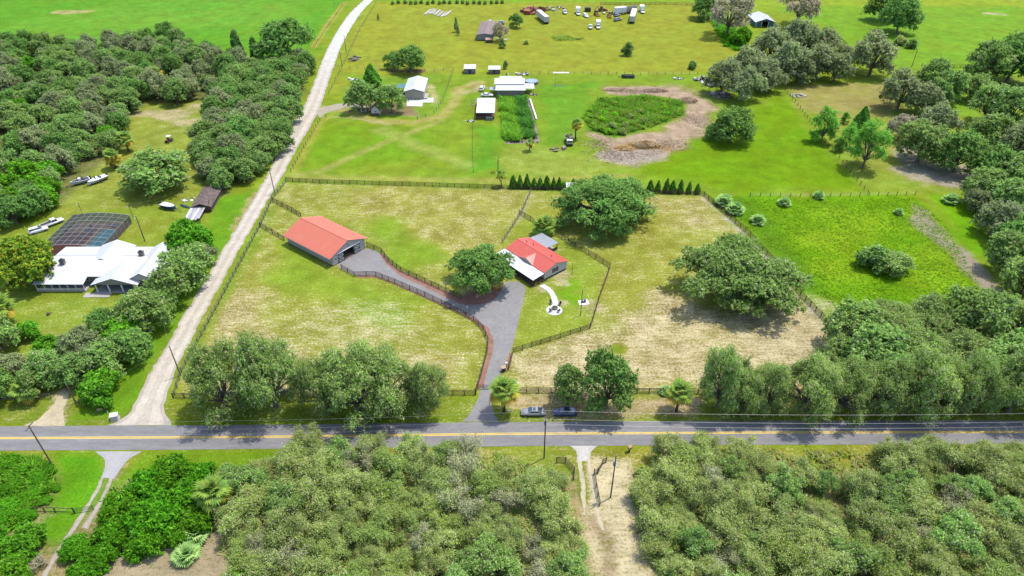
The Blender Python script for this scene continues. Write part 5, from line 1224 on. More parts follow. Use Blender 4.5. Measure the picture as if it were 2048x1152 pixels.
for i, y in enumerate(YS): MB().tube([(CX0, y, 0), (CX0, y, CH)] + [(x, y, arch(x)) for x in XS] + [(CX1, y, CH), (CX1, y, 0)], .05 if i % 2 else .075, 4).build("rib", FRM, cage)
for x in XS: MB().tube([(x, CY0, arch(x)), (x, CY1, arch(x))], .045, 4).build("purlin", FRM, cage)
for x in (CX0, CX1):
    for z in (1.0, CH): MB().tube([(x, CY0, z), (x, CY1, z)], .04, 4).build("side_rail", FRM, cage)
rs = MB(); rs.add([(x, y, arch(x) + .03) for x in XS for y in (CY0, CY1)], [(2 * i, 2 * i + 2, 2 * i + 3, 2 * i + 1) for i in range(8)]); rs.build("roof_screen", scr, cage)
for x in (CX0 - .03, CX1 + .03): MB().add([(x, CY0, .05), (x, CY1, .05), (x, CY1, arch(x)), (x, CY0, arch(x))], [(0, 1, 2, 3)]).build("side_screen", scr, cage)
MB().add([(CX0, CY1 + .03, .05), (CX1, CY1 + .03, .05)] + [(x, CY1 + .03, arch(x)) for x in XS[::-1]], [tuple(range(11))]).build("end_screen", scr, cage)

# ---- metal cottage with green lean-to, slabs
mc = thing("metal_cottage", "beige metal cottage with white gable roof and teal lean-to", "house", (-39.2, 274.2, 0), R(90))
gable_body(mc, -7.4, 7.4, -3.75, 3.75, 0, 3.3, 4.3, BEIGE); gable_roof(mc, -7.8, 7.8, -4.15, 4.15, 3.3, 4.45, WHT, ribs=18)
panel(mc, [(-1.9, 8.0, 2.5), (-1.9, 3.78, 2.75), (3.4, 3.78, 2.75), (3.4, 8.0, 2.5)], pm("roof_teal", A(110, 160, 158), .5), .07, 8, "lean_to_roof")
for x in (-1.7, 3.2): MB().bb(x - .06, x + .06, 7.7, 7.82, 0, 2.42).build("lean_to_post", BROWNW, mc)
for y in (-2.6, .6, 1.6, 3.0): MB().bb(-7.75, -7.45, y - .22, y + .22, 0, .6).build("meter_box", LGREY, mc)
window(mc, (-7.402, -2.5, 2.3), .5, .9, -1, 0, 0)
for x in (-4.5, 0, 4): window(mc, (x, -3.752, 1.7), 1.0, 1.1, 0, -1)
MB().bb(-7.5, -2.0, -5.2, -3.8, .02, .5).build("side_porch", CONCM, mc)
struct(sheet("concrete_pad", [(-42.4, 266.5), (-41.4, 259.6), (-35.2, 259.0), (-35.5, 263.2), (-31.4, 263.4), (-31.6, 268.6), (-35.2, 268.6), (-35.4, 266.5)], .02, (.33, .32, .30), CONC, .05))
ht = thing("garden_hut", "little pale hut with dark steep roof beneath the shade oaks", "hut", (-52.0, 251.4, 0), R(90))
gable_body(ht, -1.7, 1.7, -1.55, 1.55, 0, 2.5, 3.9, LGREY); gable_roof(ht, -1.95, 1.95, -1.85, 1.85, 2.35, 4.05, DKGREY, ribs=0)
MB().bb(-2.2, -1.72, -1.5, 1.5, 0, .9).build("front_crate", BROWNW, ht)
window(ht, (-1.702, 0, 1.6), .8, .8, -1, 0)

# ---- workshop group
ws = thing("workshop_shed", "large two-level workshop with white roof beside the vegetable plot", "shed", (-.5, 273, 0))
MB().bb(-5.6, 5.4, -4.0, 4.4, 0, 3.3).build("wall", pm("sheet_wall", A(186, 176, 160), .7, var=.12, scale=.7, stretch=(5, 5, .2)), ws)
MB().bb(-5.6, 5.4, -.35, 4.4, 3.3, 4.2).build("upper_wall", DKGREY, ws)
panel(ws, [(-6.2, -5.0, 3.25), (6.0, -5.0, 3.25), (5.6, -.3, 3.95), (-6.0, -.3, 3.95)], WHT, .09, 16)
panel(ws, [(-6.6, -.8, 4.28), (5.6, -.8, 4.28), (5.8, 4.9, 4.85), (-6.7, 4.9, 4.85)], WHT, .09, 16)
for i in range(5): MB().bb(-5.5 + i * 2.2, -3.4 + i * 2.2, -4.06, -4.0, 0.05, 3.0).build("wall_sheet", pm("wall_sheet%d" % (i % 3), [A(180, 178, 176), A(190, 178, 150), A(196, 186, 140)][i % 3], .7, var=.1, scale=.7, stretch=(5, 5, .2)), ws)
panel(ws, [(5.8, -.4, 2.4), (9.6, -.4, 2.3), (9.6, 5.0, 2.5), (5.6, 5.0, 2.6)], WHT, .07, 5, "lean_to_roof")
for x, y in ((9.3, -.1), (9.3, 4.6)): MB().bb(x - .06, x + .06, y - .06, y + .06, 0, 2.25).build("lean_to_post", BROWNW, ws)
panel(ws, [(-8.6, -1.6, 2.2), (-6.2, -1.6, 2.3), (-6.2, 1.4, 2.4), (-8.6, 1.4, 2.3)], GAL, .07, 3, "lean_to_roof")
for x, y in ((-8.4, -1.4), (-8.4, 1.2)): MB().bb(x - .06, x + .06, y - .06, y + .06, 0, 2.2).build("lean_to_post", BROWNW, ws)
os_ = thing("open_shed", "open shed with one flat white roof beside two parked white cars", "shed", (-10.0, 253, 0))
panel(os_, [(-3.5, -7.4, 2.75), (3.5, -7.4, 2.75), (3.5, 7.4, 2.95), (-3.5, 7.4, 2.95)], WHT, .1, 10)
MB().bb(-3.6, 3.3, -7.0, -6.85, 0, 1.1).build("low_wall", BROWNW, os_); MB().bb(-3.6, -3.45, -6.8, 6.8, 0, 1.3).build("side_wall", BROWNW, os_); MB().bb(-3.4, 3.3, 6.7, 6.85, 0, 2.6).build("rear_wall", BROWNW, os_)
for x in (-3.3, 0, 3.2):
    for y in (-6.7, 0, 6.6): MB().bb(x - .07, x + .07, y - .07, y + .07, 0, 2.66).build("post", BROWNW, os_)
MB().bb(.2, 2.8, -8.2, -7.1, 0, 1.2).build("grill_counter", pm("steel", A(180, 186, 194), .35, metal=.5), os_)
MB().bb(-3.4, 3.3, -6.8, 6.6, .02, .05).build("floor", pm("earth_floor", A(160, 110, 90), .95), os_)
def small_shed(cx, cy, w_, d_, hh, roofm, wallm, lb, wins, cat="shed", name="garden_shed"):
    s_ = thing(name, lb, cat, (cx, cy, 0))
    MB().bb(-w_ / 2, w_ / 2, -d_ / 2, d_ / 2, 0, hh).build("wall", wallm, s_)
    panel(s_, [(-w_ / 2 - .15, -d_ / 2 - .2, hh), (w_ / 2 + .15, -d_ / 2 - .2, hh), (w_ / 2 + .15, d_ / 2 + .2, hh + .55), (-w_ / 2 - .15, d_ / 2 + .2, hh + .55)], roofm, .08, 8)
    for x in wins: window(s_, (x, -d_ / 2 - .002, hh * .62), .6, .5, 0, -1, 0)
    MB().bb(-.4, .4, -d_ / 2 - .05, -d_ / 2, 0, min(1.95, hh - .2)).build("door", DKGREY, s_)
    return s_
small_shed(-18.5, 299.4, 5.0, 4.2, 2.3, LGREY, pm("shed_wall", A(160, 154, 148), .8), "grey shed with pale roof and two windows by the far wire fence", (-1.6, 1.6))
small_shed(-7.7, 298.6, 5.0, 3.2, 2.1, WHT, pm("shed_brown", A(150, 132, 122), .8), "brown shed with white roof between the grey shed and workshop", (-1.7,))
small_shed(18.2, 188.2, 2.9, 2.2, 2.0, WHT, LGREY, "small white shed tucked against the huge oak behind the rear fence", (), name="garden_shed")
small_shed(-113.6, 230.5, 1.9, 1.6, 2.1, GAL, pm("shed_steel", A(176, 178, 190), .5, metal=.2), "grey metal box shed in the clearing beside the red tractor", ())
gb = thing("green_barn", "teal-walled barn with white roof and dark doorway behind the mossy grove", "barn", (132.5, 377.5, 0), R(90))
TEAL = pm("wall_teal", A(96, 142, 138), .8)
MB().bb(-7.0, 7.0, 4.6, 4.75, 0, 2.9).build("side_wall", TEAL, gb); MB().bb(-7.0, 7.0, -4.75, -4.6, 0, 2.9).build("side_wall", TEAL, gb)
gable_body(gb, 6.8, 7.0, -4.6, 4.6, 0, 2.9, 4.3, TEAL, "gable_wall")
fw = MB(); X0 = -7.0
for pr_ in ([(-4.6, 0), (-1.6, 0), (-1.6, 3.8), (-4.6, 2.9)], [(1.6, 0), (4.6, 0), (4.6, 2.9), (1.6, 3.8)], [(-1.6, 3.0), (1.6, 3.0), (1.6, 3.8), (0, 4.3), (-1.6, 3.8)]): fw.loft([[(X0, y, z) for y, z in pr_], [(X0 + .15, y, z) for y, z in pr_]])
fw.build("gable_wall", TEAL, gb); gable_roof(gb, -7.6, 7.4, -5.4, 5.4, 2.75, 4.5, WHT, ribs=16)
for y in (-1.7, 1.7, -4.55, 4.55): MB().bb(-7.1, -7.02, y - .09, y + .09, 0, 2.9).build("corner_trim", WTRIM, gb)
mh = thing("trailer_home", "old mobile home with rust-brown roof in the far pasture", "mobile home", (-12.6, 358.5, 0), R(86))
gable_body(mh, -11.6, 11.6, -4.0, 4.0, .3, 2.9, 3.5, pm("trailer_wall", A(184, 182, 184), .8, var=.1)); gable_roof(mh, -12, 12, -4.35, 4.35, 2.85, 3.6, pm("trailer_roof", A(172, 150, 140), .8, var=.16, scale=.5), ribs=14)
MB().bb(-11.5, 11.5, -3.9, 3.9, 0, .3).build("skirting", DKGREY, mh)
for y in (-2.4, .2, 2.5): window(mh, (-11.602, y, 1.8), .8, .8, -1, 0)
for x in (-8, -3, 3, 8): window(mh, (x, 4.002, 1.8), 1.1, .9, 0, 1)
small_shed(-11.3, 343.8, 3.2, 1.6, 1.5, pm("tan_roof", A(226, 188, 146), .8), BROWNW, "tan box shed against the trailer home's end wall", ())
# ---- ramshackle shed and sheet-metal lean-to by the gravel road
rs_ = thing("ramshackle_shed", "collapsed-looking brown shed under the woodland edge", "shed", (-91.4, 181.6, 0), R(94))
MB().bb(-6.0, 6.0, -2.6, 2.6, 0, 1.9).build("wall", BROWNW, rs_)
gable_roof(rs_, -6.4, 6.4, -3.0, 3.0, 1.85, 2.9, pm("old_shingle", A(138, 118, 110), .95, var=.3, scale=1.2, second=A(112, 104, 92), smix=.5), ribs=0)
for k in range(7): MB().box((rf.uniform(-5, 5), rf.choice((-1, 1)) * rf.uniform(1.2, 2), 2.62), (rf.uniform(.8, 2), .16, .05), rf.uniform(-.3, .3)).build("fallen_board", FGREY, rs_)
lt = thing("sheet_metal_lean_to", "lean-to roofed with loose pale metal sheets", "lean-to", (-91.6, 172.9, 0), R(2))
for i in range(6):
    x = -1.95 + i * .72; MB().box((x, rf.uniform(-.2, .2), 1.5 + rf.uniform(-.02, .05)), (.66, rf.uniform(6.4, 7.4), .03), rx=R(6), rz=rf.uniform(-.03, .03)).build("metal_sheet", (WHT, GAL, pm("sheet_pink", A(232, 214, 214), .5))[i % 3], lt)
for x in (-1.9, 1.9):
    for y in (-2.9, 2.9): MB().bb(x - .06, x + .06, y - .06, y + .06, 0, 1.42 + y * .105).build("post", BROWNW, lt)
# ================================================================== VEHICLES
TYRE = pm("tyre", (.02, .02, .022), .85, var=.15); RIM = pm("rim", A(190, 192, 196), .35, metal=.6)
HEADL = pm("headlight", (.6, .62, .64), .15, var=.05, spec=.8); TAIL = pm("taillight", (.35, .02, .02), .3, var=.05)
CGLASS = pm("car_glass", (.02, .03, .038), .06, var=.1, spec=.9)
def paint_mat(name, rgb, metal=.25): return pm(name, rgb, .28, metal=metal, var=.03, scale=.5, spec=.6)
SILVER = paint_mat("paint_silver", A(206, 204, 206), .35); NAVY = paint_mat("paint_navy", A(76, 96, 140), .3); WHITE = paint_mat("paint_white", (.4, .4, .4), 0.0)
def wheel(root, x, y, r=.33, w_=.22):
    wl = MB().cone((x, y - w_ / 2, r), (x, y + w_ / 2, r), r, r, 16).build("wheel", TYRE, root)
    s = 1 if y > 0 else -1
    MB().cone((x, y + s * (w_ / 2 - .02), r), (x, y + s * (w_ / 2 + .012), r), r * .62, r * .58, 12).build("rim", RIM, wl)
def ringx(x, w_, zb, zm, zt, wt): return [(x, -w_ * .92, zb), (x, w_ * .92, zb), (x, w_, zm), (x, wt, zt), (x, -wt, zt), (x, -w_, zm)]
def sedan(root, paint, L=4.8, W=1.84, sunroof=False, suv=False):
    h = L / 2; w_ = W / 2; up = .18 if suv else 0
    st = [(-h, .72, .42, .62, .78, .62), (-h + .12, .88, .3, .66, .92 + up, .76), (-h * .62, .98, .26, .68, 1.0 + up, .84), (-.2, 1.0, .24, .70, .98 + up, .86), (h * .42, 1.0, .24, .70, .95 + up, .86), (h * .72, .97, .26, .66, .86 + up, .80), (h - .1, .88, .3, .6, .74 + up, .70), (h, .74, .4, .56, .66 + up, .58)]
    MB().loft([ringx(x, w_ * a, zb, zm, zt, w_ * wt) for x, a, zb, zm, zt, wt in st]).build("body", paint, root, True)
    zt = 1.0 + up; zr = 1.42 + up * 1.6; rb = -h * (.88 if suv else .74); 
    x0, x1, x2, x3 = rb, (-h * .8 if suv else -h * .36), h * .06, h * .42
    wb, wr_ = w_ * .84, w_ * .66
    MB().loft([[(x0, -wb, zt - .06), (x0, wb, zt - .06), (x0, wb * .98, zt), (x0, -wb * .98, zt)], [(x1, -wb, zt - .06), (x1, wb, zt - .06), (x1, wr_, zr - .03), (x1, -wr_, zr - .03)], [(x2, -wb, zt - .06), (x2, wb, zt - .06), (x2, wr_, zr - .03), (x2, -wr_, zr - .03)], [(x3, -wb, zt - .08), (x3, wb, zt - .08), (x3, wb * .98, zt - .03), (x3, -wb * .98, zt - .03)]]).build("cabin_glass", CGLASS, root)
    rf_ = MB().slab([(x1 - .08, -wr_ - .02, zr), (x2 + .06, -wr_ - .02, zr), (x2 + .06, wr_ + .02, zr), (x1 - .08, wr_ + .02, zr)], .035).build("roof", paint, root)
    if sunroof: MB().bb(x1 + .35, x2 - .1, -wr_ * .7, wr_ * .7, zr + .002, zr + .012).build("sunroof", CGLASS, rf_)
    pl_ = MB()
    for s in (-1, 1):
        pl_.tube([(x3, s * wb * .985, zt - .03), (x2 + .03, s * (wr_ + .005), zr - .02)], .045, 4); pl_.tube([(x0, s * wb * .985, zt), (x1 - .04, s * (wr_ + .005), zr - .02)], .07, 4); pl_.tube([((x1 + x2) / 2, s * wb, zt - .02), ((x1 + x2) / 2, s * (wr_ + .01), zr - .02)], .035, 4)
    pl_.build("pillars", paint, root)
    for s in (-1, 1):
        for x in (-h * .58, h * .62): wheel(root, x, s * (w_ - .1))
        MB().box((h - .13, s * w_ * .62, .64 + up), (.16, .34, .12), rz=s * -.35).build("headlight", HEADL, root)
        MB().box((-h + .07, s * w_ * .62, .78 + up), (.1, .36, .14), rz=s * .25).build("taillight", TAIL, root)
        MB().box((h * .33, s * (w_ + .06), 1.0 + up), (.12, .18, .12)).build("mirror", paint, root)
    return root
def pickup(root, paint, L=5.8, W=1.95, box=False):
    h = L / 2; w_ = W / 2
    st = [(-h, .96, .5, .8, 1.05, .92), (-h * .05, 1.0, .45, .8, 1.08, .94), (h * .5, 1.0, .45, .8, 1.08, .92), (h * .92, .95, .48, .78, 1.0, .84), (h, .84, .55, .72, .92, .74)]
    MB().loft([ringx(x, w_ * a, zb, zm, zt, w_ * wt) for x, a, zb, zm, zt, wt in st]).build("body", paint, root, True)
    x0, x3 = -h * .08, h * .52; zr = 1.82; wb, wr_ = w_ * .9, w_ * .74
    MB().loft([[(x, -wb, 1.0), (x, wb, 1.0), (xt, wr_, zr - .03), (xt, -wr_, zr - .03)] for x, xt in ((x0, x0 + .1), (x3, x3 - .6))]).build("cabin_glass", CGLASS, root)
    MB().slab([(x0 + .02, -wr_ - .03, zr), (x3 - .52, -wr_ - .03, zr), (x3 - .52, wr_ + .03, zr), (x0 + .02, wr_ + .03, zr)], .05).build("roof", paint, root)
    pl_ = MB()
    for s in (-1, 1): pl_.tube([(x3, s * wb, 1.03), (x3 - .58, s * wr_, zr - .02)], .05, 4); pl_.tube([(x0, s * wb, 1.03), (x0 + .08, s * wr_, zr - .02)], .07, 4); pl_.tube([((x0 + x3) / 2 - .2, s * wb, 1.03), ((x0 + x3) / 2 - .25, s * wr_, zr - .02)], .05, 4)
    pl_.build("pillars", paint, root)
    if not box: MB().bb(-h + .12, x0 - .12, -w_ * .78, w_ * .78, 1.05, 1.10).build("load_bed", BLACK, root)
    for s in (-1, 1):
        if not box: MB().bb(-h + .02, x0 - .02, s * w_ * .86 - .07, s * w_ * .86 + .07, 1.06, 1.24).build("bed_rail", paint, root)
        for x in (-h * .58, h * .62): wheel(root, x, s * (w_ - .1), .4, .26)
        MB().bb(h - .1, h - .01, s * w_ * .62 - .15, s * w_ * .62 + .15, .78, .94).build("headlight", HEADL, root); MB().bb(-h - .02, -h + .05, s * w_ * .8 - .08, s * w_ * .8 + .08, .75, 1.0).build("taillight", TAIL, root)
    if not box: MB().bb(-h - .02, -h + .06, -w_ * .8, w_ * .8, 1.0, 1.24).build("tailgate", paint, root)
    return root
def box_truck(root, paint, L=7.5, W=2.3):
    h = L / 2; pickup(root, paint, L=L, W=2.05, box=True)
    bx_ = MB().bb(-h - .1, h * .02, -W / 2, W / 2, .95, 3.2).build("cargo_box", WTRIM, root)
    MB().bb(-h - .13, -h - .1, -W / 2 + .1, W / 2 - .1, 1.0, 3.1).build("rear_door", LGREY, bx_)
    return root
def semi_trailer(root, mat, L=13.5, W=2.5):
    h = L / 2; bx_ = MB().bb(-h, h, -W / 2, W / 2, 1.15, 3.9).build("cargo_box", mat, root)
    rb_ = MB()
    for i in range(14): rb_.bb(-h + .5 + i * .95, -h + .56 + i * .95, -W / 2 - .03, W / 2 + .03, 1.2, 3.85)
    rb_.build("side_ribs", LGREY, bx_)
    MB().bb(-h + .2, h - .2, -.5, .5, .85, 1.15).build("chassis", DKGREY, root)
    for x in (-h + 1.3, -h + 2.5):
        for s in (-1, 1): wheel(root, x, s * (W / 2 - .25), .5, .5)
    for s in (-1, 1): MB().bb(h - 2.6, h - 2.45, s * .8 - .07, s * .8 + .07, 0, 1.15).build("landing_leg", DKGREY, root)
    return root
def at_px(x, y, z=0.0): return (*G(x, y), z)
sedan(thing("parked_car", "silver sedan with dark sunroof parked on the verge", "car", at_px(1066, 828), R(180)), SILVER, 4.75, sunroof=True)
sedan(thing("parked_car", "dark blue sedan parked on the verge", "car", at_px(1130, 828), R(180)), NAVY, 4.7)
def fdir(a, b): p, q_ = Vector(G(*a)), Vector(G(*b)); d = q_ - p; return math.atan2(d.y, d.x)
pickup(thing("pickup_truck", "white pickup with open bed behind the pool cage", "truck", at_px(106, 450), R(52)), WHITE, 6.0)
sedan(thing("parked_car", "white vehicle half hidden by the yellow-tinged tree beside the pickup", "car", at_px(78, 464), R(40)), WHITE, 4.9, suv=True)
sedan(thing("parked_car", "white station wagon standing end-on beside the workshop", "car", (-12.4, 277.6, 0), R(80)), WHITE, 5.0, suv=True)
sedan(thing("parked_car", "white sedan parked broadside behind the open shed", "car", (-10.1, 270.0, 0), R(2)), WHITE, 4.9)
rv = thing("travel_trailer", "long white travel trailer parked behind the workshop", "trailer", (-.6, 285.6, 0))
prf = [(-1.25, .6), (1.25, .6), (1.25, 2.3), (1.0, 2.65), (-1.0, 2.65), (-1.25, 2.3)]
MB().loft([[(x, y * k, .6 + (z - .6) * kz) for y, z in prf] for x, k, kz in ((-4.9, .9, .75), (-4.4, 1, 1), (4.4, 1, 1), (4.9, .95, .85))]).build("body", WTRIM, rv)
for s in (-1, 1):
    for x in (-.5, .5): wheel(rv, x, s * 1.05, .36, .24)
    for x in (-3, 0, 2.5): MB().bb(x - .45, x + .45, s * 1.27 - .02, s * 1.27 + .02, 1.5, 2.1).build("window", CGLASS, rv)
MB().bb(-5.9, -4.8, -.08, .08, .5, .6).build("hitch", DKGREY, rv)
# far machinery yard
t1 = thing("semi_trailer", "white box trailer beside the rusty scrap heap in the far pasture", "trailer", (16.5, 383.5, 0), R(106)); semi_trailer(t1, LGREY, 15, 2.6)
t2 = thing("semi_trailer", "white box trailer at the end of the machinery row", "trailer", (65.6, 385.5, 0), R(78)); semi_trailer(t2, LGREY, 17, 2.8)
box_truck(thing("box_truck", "white box truck alone in the pasture in front of the machinery row", "truck", (45.2, 369.8, 0), R(-95)), WHITE)
pickup(thing("pickup_truck", "white pickup parked next to the lone box truck", "truck", (41.0, 369.0, 0), R(-95)), WHITE, 5.6)
pickup(thing("pickup_truck", "white pickup parked between scrap heap and machinery row", "truck", (29.5, 399.0, 0), R(-88)), WHITE, 6.4)
sedan(thing("parked_car", "grey car parked askew below the machinery row", "car", (57.0, 383.0, 0), R(40)), paint_mat("paint_grey", A(170, 172, 172)), 5.4, suv=True)
sedan(thing("parked_car", "pale car among the yellow diggers", "car", (58.0, 392.5, 0), R(50)), SILVER, 5.0, suv=True)
box_truck(thing("box_truck", "white truck at the machinery row's outer end", "truck", (73.0, 401.0, 0), R(-92)), WHITE, 8)
box_truck(thing("box_truck", "white box truck at the head of the machinery row beside the dark crate", "truck", (36.8, 397.0, 0), R(-92)), WHITE, 8)
sedan(thing("parked_car", "white car parked in front of the head box truck", "car", (40.4, 391.0, 0), R(-70)), WHITE, 5.2, suv=True)
tn = thing("horse_trailer", "short white trailer beside the pale car in the machinery row", "trailer", (60.0, 396.5, 0), R(20)); semi_trailer(tn, WTRIM, 6.5, 2.4)
sedan(thing("parked_car", "white car parked behind the old trailer home", "car", (-12.2, 379.0, 0), R(175)), WHITE, 5.2)
sedan(thing("parked_car", "pale car behind the trailer home's straggly tree", "car", (-6.4, 377.0, 0), R(160)), SILVER, 5.0, suv=True)
YELM = pm("machine_yellow", A(226, 172, 52), .5, var=.12); ORM = pm("machine_orange", A(200, 110, 66), .6, var=.2)
def digger(loc, rz, mat, lb):
    d = thing("digger", lb, "digger", loc, rz)
    MB().bb(-1.6, 1.0, -.75, .75, .7, 1.5).bb(.2, 1.9, -.45, .45, .7, 1.35).build("chassis", mat, d)
    MB().bb(-.9, .3, -.65, .65, 1.5, 2.6).build("cab", CGLASS, d); MB().bb(-1.05, .45, -.75, .75, 2.6, 2.72).build("cab_roof", mat, d)
    MB().tube([(-1.5, 0, 1.2), (-2.6, 0, 3.0), (-3.8, 0, 1.6)], .14, 5).build("boom", mat, d); MB().box((-3.9, 0, 1.2), (.6, .8, .6), ry=.4).build("scoop", DKGREY, d)
    for s in (-1, 1): MB().tube([(1.2, s * .7, 1.1), (2.7, s * .7, .6)], .09, 4).build("loader_arm", mat, d)
    MB().bb(2.6, 3.2, -1.1, 1.1, .15, .8).build("bucket", mat, d)
    for s in (-1, 1): wheel(d, -1.0, s * .95, .72, .45); wheel(d, 1.4, s * .85, .45, .35)
digger((46.8, 394.5, 0), R(-80), YELM, "yellow digger next to the white trucks")
digger((53.5, 391.0, 0), R(-95), YELM, "yellow digger with raised cab in the middle of the machinery row")
digger((50.6, 403.5, 0), R(20), ORM, "orange loader behind the yellow diggers")
digger((64.5, 400.0, 0), R(150), ORM, "orange lift machine behind the short white trailer")
cr = thing("dark_crate", "dark slatted crate between white truck and yellow digger", "crate", (42.5, 402.5, 0))
MB().bb(-1.6, 1.6, -1.2, 1.2, .1, 2.2).build("body", DKGREY, cr)
for i in range(5): MB().bb(-1.65 + i * .8, -1.5 + i * .8, -1.26, -1.2, 0, 2.25).build("slat", BROWNW, cr)
# scrap and piles
def heap(name, label, cat, loc, rx, ry, hz_, n, mats, smin, smax, seed, stick=True):
    """a heap of separate junk pieces, each its own part"""
    pr = random.Random(seed); t = thing(name, label, cat, loc)
    for i in range(n):
        a = pr.uniform(0, 6.28); q_ = math.sqrt(pr.uniform(0, 1)); x, y = rx * q_ * math.cos(a), ry * q_ * math.sin(a)
        z = hz_ * (1 - q_ ** 1.5) * pr.uniform(.2, 1)
        L_ = pr.uniform(smin, smax); d = (L_, L_ * pr.uniform(.08, .2), L_ * pr.uniform(.05, .12)) if stick and pr.random() < .6 else (L_ * .6, L_ * pr.uniform(.3, .6), L_ * pr.uniform(.1, .4))
        MB().box((x, y, max(d[2] * .6, z)), d, pr.uniform(0, 6.28), pr.uniform(-.3, .3), pr.uniform(-.3, .3)).build("scrap_piece", mats[i % len(mats)], t)
    return t
heap("rusty_scrap_heap", "heap of rust-red steel frames at the far pasture's edge", "scrap heap", (11.0, 402.0, 0), 6.5, 6, 2.6, 46, [RUSTY, pm("rust_dark", A(138, 84, 66), .9, var=.3), ORM], 2, 6, 3)
heap("junk_heap", "scattered junk and vehicle parts behind the white pickup", "junk heap", (24, 408, 0), 7, 5, 1.4, 30, [RUSTY, DKGREY, LGREY], 1, 3, 5)
heap("rubble_heap", "heap of pale broken boards at the mossy grove's foot", "rubble heap", (*G(1441, 190), 0), 4.2, 3.2, 1.5, 60, [pm("old_board", A(196, 178, 160), .9, var=.2), LGREY, FGREY], .6, 2.6, 7)
heap("junk_heap", "heap of white and black sacks by the grove's corner", "junk heap", (*G(1404, 160), 0), 3.2, 4.0, 1.5, 40, [WTRIM, DKGREY, LGREY, BLACK], .8, 2.2, 9, False)
heap("junk_heap", "grey and white junk strewn along the grove's edge", "junk heap", (*G(1424, 171), 0), 4.0, 2.2, 1.0, 26, [LGREY, DKGREY, WTRIM], .7, 2.0, 10, False)
heap("junk_heap", "little pile of pale crates beyond the brush-pile ring", "junk heap", (*G(1356, 158), 0), 2.0, 1.6, .9, 14, [WTRIM, DKGREY, LGREY], .7, 1.8, 11, False)
heap("rock_pile", "white rock pile on the bare pasture by the wire fence", "rock pile", (*G(1595, 192), 0), 3.4, 2.0, .9, 44, [pm("pale_rock", A(216, 210, 200), .9, var=.2), LGREY], .5, 1.4, 12, False)
heap("junk_heap", "white bags and barrels behind the workshop", "junk heap", (3.0, 296.5, 0), 5.5, 1.8, .9, 26, [WTRIM, LGREY, DKGREY], .6, 1.8, 13, False)
heap("lumber_pile", "low pile of broken lumber beside the loaded scrap truck", "lumber pile", (*G(1116, 300), 0), 2.8, 2.0, .6, 34, [pm("old_board", A(196, 178, 160)), BROWNW], .6, 2.0, 14)
heap("bee_boxes", "cluster of white and dark boxes beside the shade oaks", "boxes", (*G(705, 160), 0), 3.0, 1.3, .5, 12, [WTRIM, DKGREY, LGREY], 1.2, 2.0, 15, False)
heap("junk_heap", "clutter of pale bags under the two shade oaks", "junk heap", (*G(722, 222), 0), 4.5, 1.6, .5, 18, [LGREY, DKGREY, FGREY], .6, 1.6, 16, False)
heap("firewood_row", "grey split-rail heap by the far gravel road's gate", "wood pile", (*G(708, 118), 0), 2.5, 5, .8, 30, [FGREY], 1, 2.4, 17)
heap("junk_heap", "white tubs and boards scattered beside the ramshackle shed", "junk heap", (*G(378, 400), 0), 2.2, 1.6, .5, 14, [WTRIM, LGREY, FGREY], .4, 1.4, 18)
heap("junk_heap", "grey scrap pile half hidden in the woodland edge above the boats", "junk heap", (*G(18, 318), 0), 5, 4, 1.2, 40, [LGREY, WTRIM, FGREY], .8, 2.6, 19)
heap("junk_heap", "pallets and barrels beside the open shed", "junk heap", (-14.6, 262, 0), 1.6, 4.0, .8, 18, [BROWNW, FGREY, LGREY], .7, 1.8, 20)
heap("junk_heap", "buckets and tools strewn below the open shed", "junk heap", (*G(936, 243), 0), 3.0, 1.0, .5, 14, [WTRIM, DKGREY, LGREY], .4, 1.0, 21, False)
heap("junk_heap", "bins and bags by the workshop's water tank lean-to", "junk heap", (8.0, 271.5, 0), 2.2, 1.8, .7, 18, [BROWNW, RUSTY, LGREY], .5, 1.5, 22)
heap("junk_heap", "scattered yard clutter beside the old trailer home", "junk heap", (-4.5, 351, 0), 3.0, 6, .8, 26, [WTRIM, LGREY, BROWNW], .6, 1.8, 23)
heap("junk_heap", "machine parts strewn in the machinery row", "junk heap", (55.5, 397.5, 0), 6, 3.5, 1.0, 34, [RUSTY, DKGREY, ORM, WTRIM], .8, 2.4, 24)
# pale utility poles stacked in the far pasture
pg_ = random.Random(8)
for i in range(26):
    x, y = G(852 + i * 1.85, 26 - 3 * math.sin(i * .25)); z = .16 + (.3 if i % 4 == 1 else 0)
    o = tag(MB().cone((-.9 + pg_.uniform(-.2, .2), -5, z), (.9 + pg_.uniform(-.6, .6), 5.4, z), .17, .12, 7).build("stacked_pole", pm("pale_pole", A(236, 228, 222, 1.3), .8, var=.1)), ("%s pale pole of the far pasture stack, counting from the gravel road" % (ORD + ["twenty-first", "twenty-second", "twenty-third", "twenty-fourth", "twenty-fifth", "twenty-sixth"])[i]), "pole", "stack of pale poles"); o.location = (x, y, 0)
